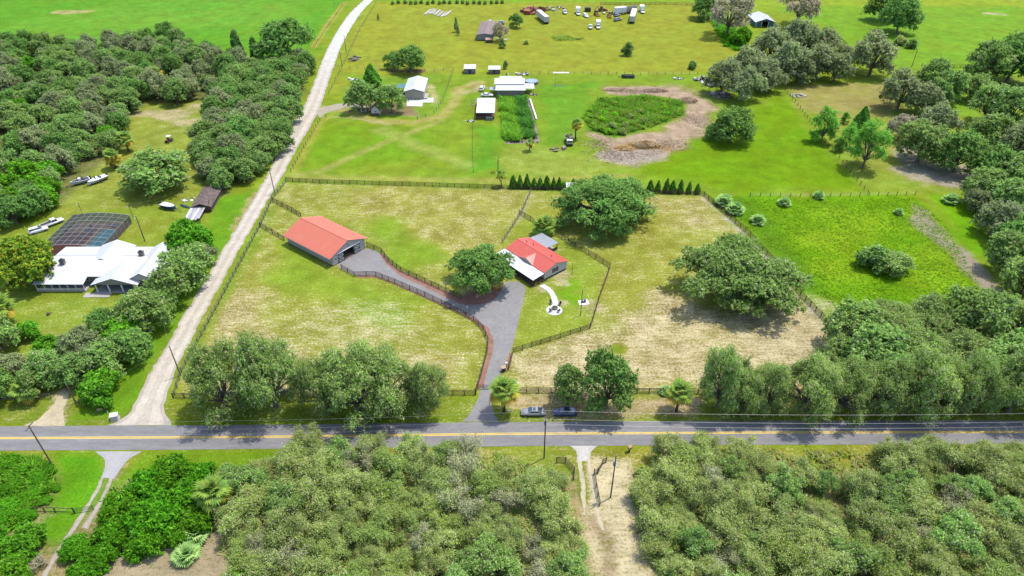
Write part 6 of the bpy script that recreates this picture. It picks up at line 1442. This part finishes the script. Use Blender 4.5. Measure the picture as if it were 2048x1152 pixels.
# boats
def boat(loc, rz, L, W, hull, deck, label, console=True):
    b_ = thing("boat", label, "boat", loc, rz); rings = []
    for t in (0, .12, .35, .6, .8, .93, 1.0):
        x = -L / 2 + L * t; w_ = W / 2 * (1 - max(0, (t - .45) / .55) ** 2.2) * (.92 + .08 * min(1, t * 6)) + .02; sh = .75 + .25 * t ** 2
        rings.append([(x, -w_ * .55, .5 + .1 * t * t), (x, w_ * .55, .5 + .1 * t * t), (x, w_, .55 + sh), (x, -w_, .55 + sh)])
    MB().loft(rings).build("hull", hull, b_)
    dk = []
    for t in (.06, .3, .55, .75, .9):
        x = -L / 2 + L * t; w_ = max(.05, W / 2 * (1 - max(0, (t - .45) / .55) ** 2.2) - .18); dk.append((x, w_, .58 + .75 + .25 * t ** 2))
    MB().add([(x, -w_, z) for x, w_, z in dk] + [(x, w_, z) for x, w_, z in dk], [(i, i + 1, 5 + i + 1, 5 + i) for i in range(4)]).build("deck", deck, b_)
    if console:
        MB().bb(-.3, .5, -.4, .4, 1.3, 2.0).build("console", WTRIM, b_); MB().box((.55, 0, 2.15), (.05, .8, .45), ry=-.4).build("windscreen", CGLASS, b_)
        for y in (-.45, .45): MB().bb(-1.2, -.7, y - .25, y + .25, 1.3, 1.8).build("seat", DKGREY, b_)
    MB().bb(-L / 2 - .4, -L / 2 + .05, -.25, .25, .7, 1.75).build("outboard", BLACK, b_)
    fr2 = MB().bb(-L / 2, L / 2 + .2, -.6, -.5, .38, .48).bb(-L / 2, L / 2 + .2, .5, .6, .38, .48).bb(L / 2 + .1, L / 2 + 1.6, -.06, .06, .38, .48).bb(-.6, -.5, -W / 2, W / 2, .36, .46).bb(L / 2 + 1.35, L / 2 + 1.5, -.06, .06, 0, .4)
    fr2.build("trailer_frame", DKGREY, b_)
    for s in (-1, 1): wheel(b_, -.55, s * (W / 2 + .1), .33, .2)
    return b_
boat((-135.9, 193.6, 0), R(222), 5.6, 2.2, WHITE, pm("boat_black", A(80, 80, 92), .6), "white boat with dark open cockpit on a trailer, nearer the trees")
boat((-131.0, 194.6, 0), R(240), 6.4, 2.4, WHITE, WTRIM, "all-white decked boat on a trailer, beside the dark-cockpit boat")
BLUEH = paint_mat("hull_blue", A(84, 120, 170), 0)
boat((-101.6, 177.6, 0), R(-24), 5.8, 2.3, BLUEH, WTRIM, "blue-hulled boat with white deck on the lawn above the metal lean-to", False)
cv = thing("canoe", "upturned dark blue canoe beside the blue-hulled boat", "canoe", (-97.4, 178.8, 0), R(-28))
MB().loft([[(x, -w_, 0.02), (x, w_, 0.02), (x, w_ * .6, hz_), (x, -w_ * .6, hz_)] for x, w_, hz_ in ((-2.2, .05, .12), (-1.4, .4, .42), (0, .5, .5), (1.4, .4, .42), (2.2, .05, .12))]).build("hull", pm("canoe_blue", A(84, 112, 134), .5), cv)
MB().bb(-2.0, 2.0, -.03, .03, .4, .52).build("keel", DKGREY, cv)
tr_ = thing("lawn_tractor", "small red tractor with white canopy in the clearing", "tractor", (*G(338, 284), 0), R(-100))
MB().bb(-.2, 1.3, -.35, .35, .5, 1.1).build("hood", pm("tractor_red", A(150, 56, 52), .5), tr_); MB().bb(-1.0, -.2, -.5, .5, .5, .75).build("seat_deck", DKGREY, tr_)
MB().bb(-1.2, .1, -.7, .7, 2.0, 2.08).build("canopy", WTRIM, tr_)
for x, y in ((-1.1, -.6), (-1.1, .6), (0, -.6), (0, .6)): MB().bb(x - .03, x + .03, y - .03, y + .03, .6, 2.0).build("canopy_post", DKGREY, tr_)
for s in (-1, 1): wheel(tr_, -.8, s * .75, .6, .35); wheel(tr_, 1.0, s * .6, .38, .22)
# scrap truck and flat trailer on the lawn
jt = thing("scrap_truck", "flatbed truck loaded with scrap beside the lone palm", "truck", (*G(1138, 286), 0), R(-90))
MB().bb(-3.0, 3.2, -1.1, 1.1, .7, .95).build("flatbed", DKGREY, jt); pj = random.Random(3)
for s in (-1, 1): MB().bb(-3.0, 1.4, s * 1.1 - .05, s * 1.1 + .05, .95, 1.9).build("side_board", DKGREY, jt)
for s in (-1, 1):
    for x in (-2.2, -1.2, 2.4): wheel(jt, x, s * 1.0, .46, .3)
MB().bb(1.6, 3.0, -1.0, 1.0, .95, 2.2).build("cab", LGREY, jt); MB().bb(2.95, 3.05, -.85, .85, 1.5, 2.1).build("windscreen", CGLASS, jt)
for i in range(34): MB().box((pj.uniform(-2.7, 1.2), pj.uniform(-.9, .9), pj.uniform(1.1, 2.4)), (pj.uniform(.4, 1.3), pj.uniform(.2, .6), pj.uniform(.1, .4)), pj.uniform(0, 3), pj.uniform(-.4, .4)).build("scrap_piece", (LGREY, DKGREY, WTRIM, RUSTY, BLACK, pm("scrap_teal", A(150, 190, 190), .6))[i % 6], jt)
ft = thing("flat_trailer", "low dark tandem trailer by the far wire fence", "trailer", (50.2, 292.5, 0), R(178))
MB().bb(-2.8, 2.8, -1.0, 1.0, .5, .7).build("deck", DKGREY, ft); MB().bb(2.8, 4.2, -.08, .08, .45, .58).build("hitch", DKGREY, ft); MB().bb(-2.8, 2.8, -1.05, -1.0, .7, 1.1).bb(-2.8, 2.8, 1.0, 1.05, .7, 1.1).build("rail", DKGREY, ft)
for s in (-1, 1):
    for x in (-.5, .4): wheel(ft, x, s * 1.12, .36, .2)
MB().bb(1.6, 2.6, -.7, .7, .7, 1.3).build("tool_box", BLACK, ft)
MB().bb(4.0, 4.12, -.06, .06, 0, .45).build("jack_leg", DKGREY, ft)

# ================================================================== BRUSH, VEGETABLES, TALL GRASS
def tufts(name, poly_px, n, hgt, wd, pal, seed, kindstuff=True, clump=0.0, mask=None, blades=5, parent=None):
    """standing grass and weeds as crossed blades"""
    rng = np.random.default_rng(seed); P = GP(poly_px); xs = [p[0] for p in P]; ys = [p[1] for p in P]
    X = rng.uniform(min(xs), max(xs), n * 3); Y = rng.uniform(min(ys), max(ys), n * 3)
    ok = sdist(P, X, Y) > (.2 if kindstuff else 0) + (2.2 if kindstuff else 0) * np.abs(wob(X, Y, .5)) * rng.uniform(0, 1, X.size)
    if clump: ok &= (wob(X, Y, .35) + rng.normal(size=X.size) * .35) > clump
    X, Y = X[ok][:n], Y[ok][:n]; n = len(X)
    hh = hgt * rng.uniform(.5, 1.3, n) * (1 + .5 * wob(X, Y, .25))
    V = []; C = []
    pal = np.array(pal)
    base = pal[rng.integers(0, len(pal), n)] * rng.uniform(.8, 1.2, n)[:, None]
    for b_ in range(blades):
        a = rng.uniform(0, 6.28, n); lean = rng.uniform(.5, 1.6, n); r_ = wd * rng.uniform(.5, 1.2, n)
        dx, dy = np.cos(a), np.sin(a); ox, oy = rng.normal(size=n) * wd * .5, rng.normal(size=n) * wd * .5
        p0 = np.stack([X + ox - dy * r_ * .35, Y + oy + dx * r_ * .35, np.zeros(n)], 1); p1 = np.stack([X + ox + dy * r_ * .35, Y + oy - dx * r_ * .35, np.zeros(n)], 1)
        p2 = np.stack([X + ox + dx * lean * hh + dy * r_ * .2, Y + oy + dy * lean * hh - dx * r_ * .2, hh], 1); p3 = np.stack([X + ox + dx * lean * hh - dy * r_ * .2, Y + oy + dy * lean * hh + dx * r_ * .2, hh], 1)
        V.append(np.stack([p0, p1, p2, p3], 1)); C.append(base * rng.uniform(.85, 1.15, n)[:, None])
    V = np.concatenate(V).reshape(-1, 3); C = np.concatenate(C); Q = np.arange(len(V)).reshape(-1, 4)
    o = link(bpy.data.objects.new(name, np_mesh(name, V, Q, C, LEAF)), parent)
    if kindstuff: o["kind"] = "stuff"
    return o
def stuff(o, label, cat): o["label"] = label; o["category"] = cat; o["kind"] = "stuff"; return o
GB = [g(118, 176, 24, .62), g(128, 184, 34, .62), g(112, 166, 26, .62), g(150, 186, 54, .62)]
stuff(tufts("meadow_grass", [(1425, 398), (1830, 394), (1890, 445), (1950, 545), (1990, 640), (1700, 640), (1645, 600), (1560, 515), (1475, 440)], 11000, .16, .28, GB, 1, clump=.0, blades=4), "tall bright green meadow grass beyond the paddock fence", "grass")
stuff(tufts("ring_weeds", [(1164, 235), (1200, 198), (1290, 193), (1366, 205), (1364, 230), (1300, 256), (1230, 272), (1184, 260)], 5200, .8, .6, [g(96, 160, 36, .7), g(84, 142, 38, .7), g(120, 172, 46, .7), g(140, 140, 64, .7)], 2, clump=-.15, blades=5), "tangled green weeds inside the brush-pile ring", "weeds")
stuff(tufts("wood_undergrowth", [(440, 940), (640, 900), (1000, 905), (1130, 950), (1160, 1160), (440, 1160)], 5200, .6, .4, [g(140, 150, 80), g(126, 150, 66), g(160, 156, 104)], 4, clump=0.1, blades=4), "straggly undergrowth between the scrub oaks west of the tracks", "undergrowth")
stuff(tufts("wood_undergrowth", [(1290, 940), (1400, 900), (1900, 900), (2060, 910), (2080, 1160), (1350, 1160)], 5200, .6, .4, [g(140, 150, 80), g(126, 150, 66), g(160, 156, 104)], 5, clump=0.1, blades=4), "straggly undergrowth between the scrub oaks east of the sand strip", "undergrowth")
stuff(tufts("hedge_weeds", [(-30, 905), (100, 925), (108, 975), (40, 1060), (-30, 1080)], 2600, .8, .5, [g(96, 156, 34, .7), g(116, 170, 46, .7), g(84, 138, 32, .7)], 6, blades=5, clump=-.2), "rank weeds around the hedge clumps by the lawn", "weeds")
stuff(tufts("far_weed_patch", [(1100, 74), (1130, 71), (1150, 76), (1172, 75), (1160, 80), (1140, 81), (1112, 82)], 420, .5, .6, [g(120, 146, 50), g(100, 128, 46), g(140, 150, 70)], 7, blades=5, clump=.0), "dark weed patch in the far pasture below the machinery", "weeds")
stuff(tufts("fence_weeds", [(1390, 10), (1450, 30), (1480, 70), (1510, 110), (1450, 95), (1420, 40)], 1800, 1.0, .7, [g(86, 156, 30, .7), g(100, 166, 34, .7)], 8, blades=5, clump=-.1), "vivid weeds along the far pasture's corner below the mossy oak", "weeds")
# vegetable plot: two planted beds, each plant row its own part
vp = thing("vegetable_plot", "long fenced vegetable plot with light and dark green beds", "garden", (0, 0, 0))
ed = GP([(1000, 196), (1058, 196), (1080, 285), (1012, 288)])
sl_ = sheet("soil", ed, .02, A(176, 160, 150), GRAVEL, .15, vp)
for i in range(6):
    f0 = .02 + i * .087; l0 = .0
    q4 = [(1001 + 4 * i * 1.05, 198), (1004.4 + 4 * i * 1.05, 198), (1016.5 + 4.6 * i * 1.05, 283), (1012.8 + 4.6 * i * 1.05, 283)]
    tufts("crop_row", q4, 620, 1.15, .4, [g(116, 170, 44, .8), g(134, 186, 60, .8), g(98, 150, 42, .8)], 30 + i, False, parent=vp)
for i in range(4):
    q4 = [(1033 + 4 * i, 198), (1036.6 + 4 * i, 198), (1054.5 + 4.6 * i, 278), (1050.4 + 4.6 * i, 278)]
    tufts("crop_row", q4, 560, 1.2, .5, [g(78, 134, 50, .8), g(92, 146, 56, .8), g(66, 118, 42, .8)], 40 + i, False, parent=vp)
pw_ = MB(); e0, e1 = G(1060, 200), G(1073, 240); dd_ = Vector(e1) - Vector(e0)
pw_.box(((e0[0] + e1[0]) / 2, (e0[1] + e1[1]) / 2, .3), (dd_.length, .5, .6), math.atan2(dd_.y, dd_.x)); pw_.build("white_edging", WTRIM, vp)
for k in range(9):
    x, y = G(1014 + k * 7.6, 285 + .5 * math.sin(k)); MB().cone((x, y, 0), (x, y, .45), .26, .32, 8).build("planter_tub", BLACK, vp)
# brush piles: loose sticks, one heap each
def brush(px_, py_, rx, ry, hh, n, cols, label, seed, name="brush_pile"):
    rng = np.random.default_rng(seed); cx_, cy_ = G(px_, py_)
    q_ = np.sqrt(rng.uniform(0, 1, n)); a = rng.uniform(0, 6.28, n)
    P = np.stack([rx * q_ * np.cos(a), ry * q_ * np.sin(a), hh * (1 - q_ ** 1.4) * rng.uniform(.1, 1.05, n) + .08], 1)
    az = rng.uniform(0, 6.28, n); el = rng.normal(size=n) * .25; L_ = rng.uniform(.4, 1.6, n); w_ = rng.uniform(.03, .09, n)
    T = np.stack([np.cos(az) * np.cos(el), np.sin(az) * np.cos(el), np.sin(el)], 1); B = np.stack([-np.sin(az), np.cos(az), np.zeros(n)], 1)
    V = np.stack([P - T * L_[:, None] / 2 - B * w_[:, None], P + T * L_[:, None] / 2 - B * w_[:, None] * .5, P + T * L_[:, None] / 2 + B * w_[:, None] * .5 + np.array([0, 0, .05]), P - T * L_[:, None] / 2 + B * w_[:, None] + np.array([0, 0, .05])], 1)
    V[:, :, 2] = np.maximum(V[:, :, 2], .02)
    c = np.array(cols)[rng.integers(0, len(cols), n)] * rng.uniform(.7, 1.25, n)[:, None]
    t = thing(name, label, "brush pile", (cx_, cy_, 0))
    o = link(bpy.data.objects.new("branches", np_mesh("branches", V.reshape(-1, 3), np.arange(n * 4).reshape(n, 4), c, PIECE)), t); o["kind"] = "stuff"
    nn = 14; core = []
    for s_, zz in ((.96, .0), (.8, .38), (.5, .72), (.15, .9)): core.append([(rx * s_ * math.cos(i * 6.283 / nn) * rng.uniform(.9, 1.08), ry * s_ * math.sin(i * 6.283 / nn) * rng.uniform(.9, 1.08), hh * zz * rng.uniform(.8, 1.1)) for i in range(nn)])
    MB().loft(core).build("earth_core", pm("brush_earth", A(196, 166, 126), .95, var=.3, scale=2), t)
brush(1288, 292, 5.6, 2.6, 1.9, 2600, [A(196, 166, 96, 1.5), A(160, 130, 76, 1.5), A(126, 104, 72, 1.5), A(214, 190, 130, 1.5)], "yellow-brown brush pile on the near side of the bare ring", 50)
brush(1250, 297, 3.6, 2.0, .8, 900, [A(214, 178, 110, 1.5), A(196, 150, 90, 1.5)], "low tan brush spread against the yellow-brown pile", 54)
brush(1310, 182, 5.5, 1.8, 1.0, 1300, [A(170, 140, 126, 1.5), A(140, 118, 106, 1.5), A(196, 170, 150, 1.5)], "grey-brown brush pile on the ring's far side", 51)
brush(1240, 180, 7.0, 1.8, .5, 1000, [A(186, 150, 130, 1.5), A(206, 176, 150, 1.5)], "flattened reddish brush along the ring's far rim", 52)
brush(1375, 202, 4.0, 2.6, 1.3, 1300, [A(160, 130, 110, 1.5), A(130, 108, 92, 1.5), A(190, 166, 130, 1.5)], "dark brush pile at the ring's grove-side end", 53)

for i, (x, y, rx, ry) in enumerate(((1240, 312, 11, 5), (1330, 290, 9, 6), (1395, 240, 7, 9), (1270, 183, 14, 4), (1200, 290, 6, 8))):
    rng = np.random.default_rng(90 + i); n = 700; cx_, cy_ = G(x, y)
    q_ = rng.normal(size=(n, 2)) * np.array([rx, ry]) * .5; az = rng.uniform(0, 6.28, n); L_ = rng.uniform(.2, .9, n)[:, None]; w_ = rng.uniform(.03, .09, n)[:, None]
    P = np.concatenate([q_, np.full((n, 1), .05)], 1); T = np.stack([np.cos(az), np.sin(az), np.zeros(n)], 1); B = np.stack([-np.sin(az), np.cos(az), np.full(n, .4)], 1)
    V = np.stack([P - T * L_ / 2 - B * w_, P + T * L_ / 2 - B * w_, P + T * L_ / 2 + B * w_, P - T * L_ / 2 + B * w_], 1); V[:, :, 2] = np.maximum(V[:, :, 2], .012)
    c = np.array([A(190, 160, 130), A(150, 122, 100), A(220, 200, 180), A(120, 100, 84)])[rng.integers(0, 4, n)]
    o = link(bpy.data.objects.new("wood_litter", np_mesh("wood_litter", V.reshape(-1, 3), np.arange(n * 4).reshape(n, 4), c, PIECE))); o.location = (cx_, cy_, 0)
    stuff(o, ["broken twigs strewn on the near bare ground of the ring", "broken twigs strewn beside the yellow-brown brush pile", "broken twigs strewn by the lawn oak's side of the ring", "broken twigs strewn along the ring's far rim", "broken twigs strewn near the lone palm's side of the ring"][i], "twig litter")

# ================================================================== POLES, WIRES, SMALL THINGS
POLEM = pm("pole_wood", A(132, 116, 104), .9, var=.2, scale=3, stretch=(1, 1, .2)); INS = pm("insulator", A(210, 214, 222), .4, var=.1)
def pole(name, label, x, y, h_, r_=.14, arms=0, transformer=False, light=False, cat="utility pole", az=0.0, cap=False):
    p = thing(name, label, cat, (x, y, 0), az)
    MB().cone((0, 0, -.1), (0, 0, h_), r_, r_ * .7, 10).build("shaft", POLEM, p)
    for k in range(arms):
        z = h_ - .35 - k * 1.1; MB().bb(-.06, .06, -1.1, 1.1, z - .06, z + .06).build("crossarm", POLEM, p)
        for y_ in (-1.0, 0.35, 1.0): MB().cone((0, y_, z + .06), (0, y_, z + .3), .05, .07, 7).build("insulator", INS, p)
    if arms == 0: MB().cone((0, 0, h_), (0, 0, h_ + .25), .05, .07, 7).build("insulator", INS, p)
    if transformer:
        tq = MB().cone((.0, .38, h_ - 2.9), (0, .38, h_ - 1.9), .26, .26, 12).ball((0, .38, h_ - 1.9), .26, 12, 6, (1, 1, .4)).build("transformer", INS, p)
        MB().cone((0, .3, h_ - 1.82), (0, .3, h_ - 1.5), .05, .03, 6).build("bushing", INS, tq)
    if light: MB().tube([(0, 0, h_ - .4), (0, -.7, h_ - .1)], .03, 5).build("lamp_arm", INS, p); MB().ball((0, -.85, h_ - .12), .2, 8, 5, (1, 1.3, .5)).build("lamp_head", INS, p)
    return p
pole("utility_pole", "leaning-topped utility pole by the lawn's hedge clumps", -84.4, 82.3, 10.6, arms=1, az=0)
pole("utility_pole", "utility pole with transformer opposite the parked silver car", 5.95, 83.96, 11.5, arms=1, transformer=True)
pole("utility_pole", "utility pole with transformer on the bare sand strip", 17.26, 75.2, 11.0, arms=0, transformer=True)
pole("light_pole", "slender light pole on the cottage lawn", 16.2, 126.6, 7.5, .1, light=False, cat="light pole")
pole("light_pole", "short pole with meter box behind the cottage's end wall", *G(1144, 548), 3.4, .07, cat="light pole")
pole("utility_pole", "wooden pole beside the gravel road's lower paddock fence", -70.2, 106.1, 8.2)
pole("utility_pole", "wooden pole beside the gravel road at the paddock's rear corner", -73.1, 187.4, 7.8)
pole("utility_pole", "wooden pole between the pool cage and the bright round tree", -100.9, 159.4, 7.9, light=True)
pole("light_pole", "short lamp pole at the pool cage's far corner", *G(267, 437), 4.5, .08, light=True, cat="light pole")
pole("light_pole", "short lamp pole behind the pool cage, by the white vehicles", *G(165, 428), 3.6, .08, light=True, cat="light pole")
pole("utility_pole", "wooden pole by the far gravel road gate", -78.6, 327.7, 8.0)
pole("utility_pole", "second wooden pole by the far gravel road gate, nearer the rail heap", *G(684, 132), 6.2)
pole("utility_pole", "dark pole beside the far bright field's board fence", 180, 307.3, 7.4)
pole("utility_pole", "weathered pole leaning in the trees by the sandy driveway", *G(152, 806), 5.0)
pole("utility_pole", "wooden pole in the trees at the paved road's eastern bend", 112, 84.4, 11.0, arms=1)
pole("light_pole", "thin steel post beside the pale boards on the lawn", *G(1110, 174), 5.5, .06, cat="light pole")
def wire(p0, p1, sag, label, r_=.010, group="overhead wires"):
    p0, p1 = Vector(p0), Vector(p1); n = 26; o = p0
    pts = [tuple(p0.lerp(p1, i / n) - o - Vector((0, 0, sag * 4 * (i / n) * (1 - i / n)))) for i in range(n + 1)]
    w_ = MB().tube(pts, r_, 3).build("overhead_wire", WIREM); w_.location = o; tag(w_, label, "wire", group); return w_
PA, PB, PC, P0 = Vector((-84.4, 82.3, 0)), Vector((5.95, 83.96, 0)), Vector((112, 84.4, 0)), Vector((-180, 81.5, 0))
for dy, dz in ((-1.0, 10.55), (1.0, 10.55), (0, 8.2)):
    d = Vector((0, dy, 0))
    wire(PA + d + Vector((0, 0, dz)), PB + d + Vector((0, 0, dz + .9)), 1.0, "overhead wire between the hedge-side pole and the transformer pole on the paved road", group="wires west span")
    wire(PB + d + Vector((0, 0, dz + .9)), PC + d + Vector((0, 0, dz + .4)), 1.1, "overhead wire from the roadside transformer pole to the eastern bend", group="wires east span")
    wire(P0 + d + Vector((0, 0, dz)), PA + d + Vector((0, 0, dz)), 1.0, "overhead wire running west from the hedge-side pole", group="wires far west span")
wire((-84.4, 82.3, 10.0), (-70.2, 106.1, 8.3), .3, "wire from the hedge-side pole up to the gravel road pole")
wire((-70.2, 106.1, 8.4), (-73.1, 187.4, 8.0), 1.0, "wire along the gravel road between its two wooden poles")
wire((-70.2, 106.1, 8.2), (-100.9, 159.4, 8.0), .8, "wire from the gravel road pole to the pool-side pole")
wire((5.95, 83.96, 9.6), (17.26, 75.2, 11.1), .3, "short wire from the roadside transformer pole to the sand strip pole")
wire((5.95, 83.96, 9.4), (16.2, 126.6, 7.6), .6, "wire from the roadside transformer pole to the cottage light pole")
wire((-73.1, 187.4, 8.0), (-78.6, 327.7, 8.2), 1.4, "wire along the upper gravel road")
# roadside boxes and signs
ub = thing("utility_box", "pale grey utility cabinet at the gravel road's corner", "utility box", (*G(231, 838), 0), .3)
MB().bb(-.65, .65, -.5, .5, 0.1, 1.15).build("cabinet", LGREY, ub); MB().bb(-.72, .72, -.57, .57, 1.15, 1.25).build("lid", WTRIM, ub); MB().bb(-.8, .8, -.65, .65, 0, .1).build("plinth", CONCM, ub)
sg = thing("yard_sign", "small tan sign board in the grass near the utility cabinet", "sign", (*G(202, 825), 0), .4)
MB().bb(-.55, .55, -.03, .03, .5, 1.15).build("board", pm("sign_tan", A(214, 194, 160), .8), sg)
for s in (-1, 1): MB().bb(s * .5 - .03, s * .5 + .03, -.06, -.031, 0, 1.2).build("stake", FGREY, sg)
sg2 = thing("marker_post", "thin white marker post between the sign and the utility cabinet", "post", (*G(217, 828), 0)); MB().cone((0, 0, 0), (0, 0, .9), .05, .05, 6).build("shaft", WTRIM, sg2); MB().cone((0, 0, .9), (0, 0, 1.0), .06, .06, 6).build("cap", DKGREY, sg2)
sg3 = thing("notice_board", "small white notice board among the shrubs by the wheel track", "sign", (*G(12, 1083), 0), .5)
MB().bb(-.45, .45, -.03, .03, .6, 1.4).build("board", WTRIM, sg3); MB().bb(-.04, .04, -.08, -.031, 0, 1.3).build("stake", FGREY, sg3)
mbx = thing("mailbox", "tan mailbox block on the verge opposite the verge oaks", "mailbox", (*G(1258.5, 903), 0), .5)
MB().bb(-.35, .35, -.3, .3, .85, 1.35).build("box", pm("mail_tan", A(206, 178, 128), .8), mbx); MB().bb(-.12, .12, -.12, .12, 0, .85).build("post", BROWNW, mbx); MB().bb(-.4, .4, -.35, .35, 1.35, 1.42).build("lid", pm("mail_tan", A(206, 178, 128), .8), mbx)
mb2 = thing("mailbox", "slim mailbox post beside the driveway palm", "mailbox", (*G(1020, 830), 0))
MB().bb(-.07, .07, -.07, .07, 0, 1.1).build("post", BROWNW, mb2); MB().bb(-.15, .15, -.28, .28, 1.1, 1.38).build("box", LGREY, mb2)
tc_ = thing("trash_cart", "dark wheeled trash cart with tan lid by the driveway fence", "trash cart", (*G(1007, 742), 0), .3)
MB().loft([[(-.33, -.3, .08), (.33, -.3, .08), (.33, .3, .08), (-.33, .3, .08)], [(-.42, -.4, 1.05), (.42, -.4, 1.05), (.42, .4, 1.05), (-.42, .4, 1.05)]]).build("bin", pm("bin_brown", A(96, 84, 78), .6), tc_); MB().box((0, .02, 1.1), (.92, .9, .08), rx=.05).build("lid", pm("bin_lid", A(214, 196, 150), .6), tc_)
for s in (-1, 1): wheel(tc_, s * .3, -.36, .12, .08)
kp = thing("gate_keypad", "white keypad post beside the trash cart", "keypad", (*G(1013, 736), 0)); MB().bb(-.06, .06, -.06, .06, 0, 1.2).build("post", DKGREY, kp); MB().bb(-.2, .2, -.15, .15, 1.2, 1.55).build("keypad_box", WTRIM, kp)
gp_ = thing("well_cover", "small grey pump on a white slab near the lawn's light pole", "pump", (*G(1168, 605), 0), .2)
MB().bb(-1.3, 1.1, -.9, .9, 0, .08).build("slab", WTRIM, gp_); MB().cone((.2, 0, .08), (.2, 0, 1.0), .3, .3, 12).build("tank", pm("tank_grey", A(150, 154, 176), .5), gp_); MB().bb(-.7, -.2, -.2, .2, .08, .6).build("pump", DKGREY, gp_)
tk = thing("water_tank", "round open steel water tank beside the workshop", "tank", (8.3, 285.0, 0))
MB().cone((0, 0, 0), (0, 0, 1.25), 2.75, 2.75, 28).build("wall", pm("tank_wall", A(150, 132, 122), .7), tk); MB().cone((0, 0, 1.2), (0, 0, 1.28), 2.6, 2.6, 28).build("water", pm("tank_water", A(176, 192, 204), .12, spec=.6), tk)
for i in range(28):
    a = i * 2 * math.pi / 28; pass
rim_ = MB(); rim_.tube([(2.75 * math.cos(i * math.pi / 14), 2.75 * math.sin(i * math.pi / 14), 1.3) for i in range(29)], .07, 5); rim_.build("rim", INS, tk)
pb = thing("pale_board_stack", "long pale plank bundle lying by the far wire fence", "lumber", (*G(1122, 146), 0)); 
for i in range(4): MB().bb(-3.5, 3.5, -.6 + i * .32, -.32 + i * .32, 0, .2).build("plank", WTRIM, pb)
pb2 = thing("cattle_panel", "grey wire panel leaning flat on the lawn beside the steel post", "panel", (*G(1118, 172), 0))
for i in range(5): MB().bb(-2.6, 2.6, -1.2 + i * .6, -1.17 + i * .6, .02, .06).build("bar", INS, pb2)
wd = thing("deadwood_stump", "small dark stump on the white house's front lawn", "stump", (*G(97, 630), 0)); MB().cone((0, 0, 0), (0, 0, .6), .4, .3, 9).build("trunk", BARKB, wd); MB().tube([(0, 0, .3), (.5, .3, .5), (.8, .3, .4)], .09, 5).build("root", BARKB, wd)
bt = thing("gate_brace", "dark timber gate brace at the wheel-track gate", "gate", (*G(150, 1026), 0))
MB().bb(-.08, .08, -.08, .08, 0, 1.5).build("post", FPOST, bt)
e_ = Vector(G(188, 1020)) - Vector(G(150, 1026))
for k in range(5): MB().tube([(.0, 0, .3 + k * .22), (e_.x, e_.y, .3 + k * .22)], .03, 5).build("bar", FPOST, bt)
MB().tube([(e_.x, e_.y, 0), (e_.x, e_.y, 1.3)], .05, 6).build("end_upright", FPOST, bt)
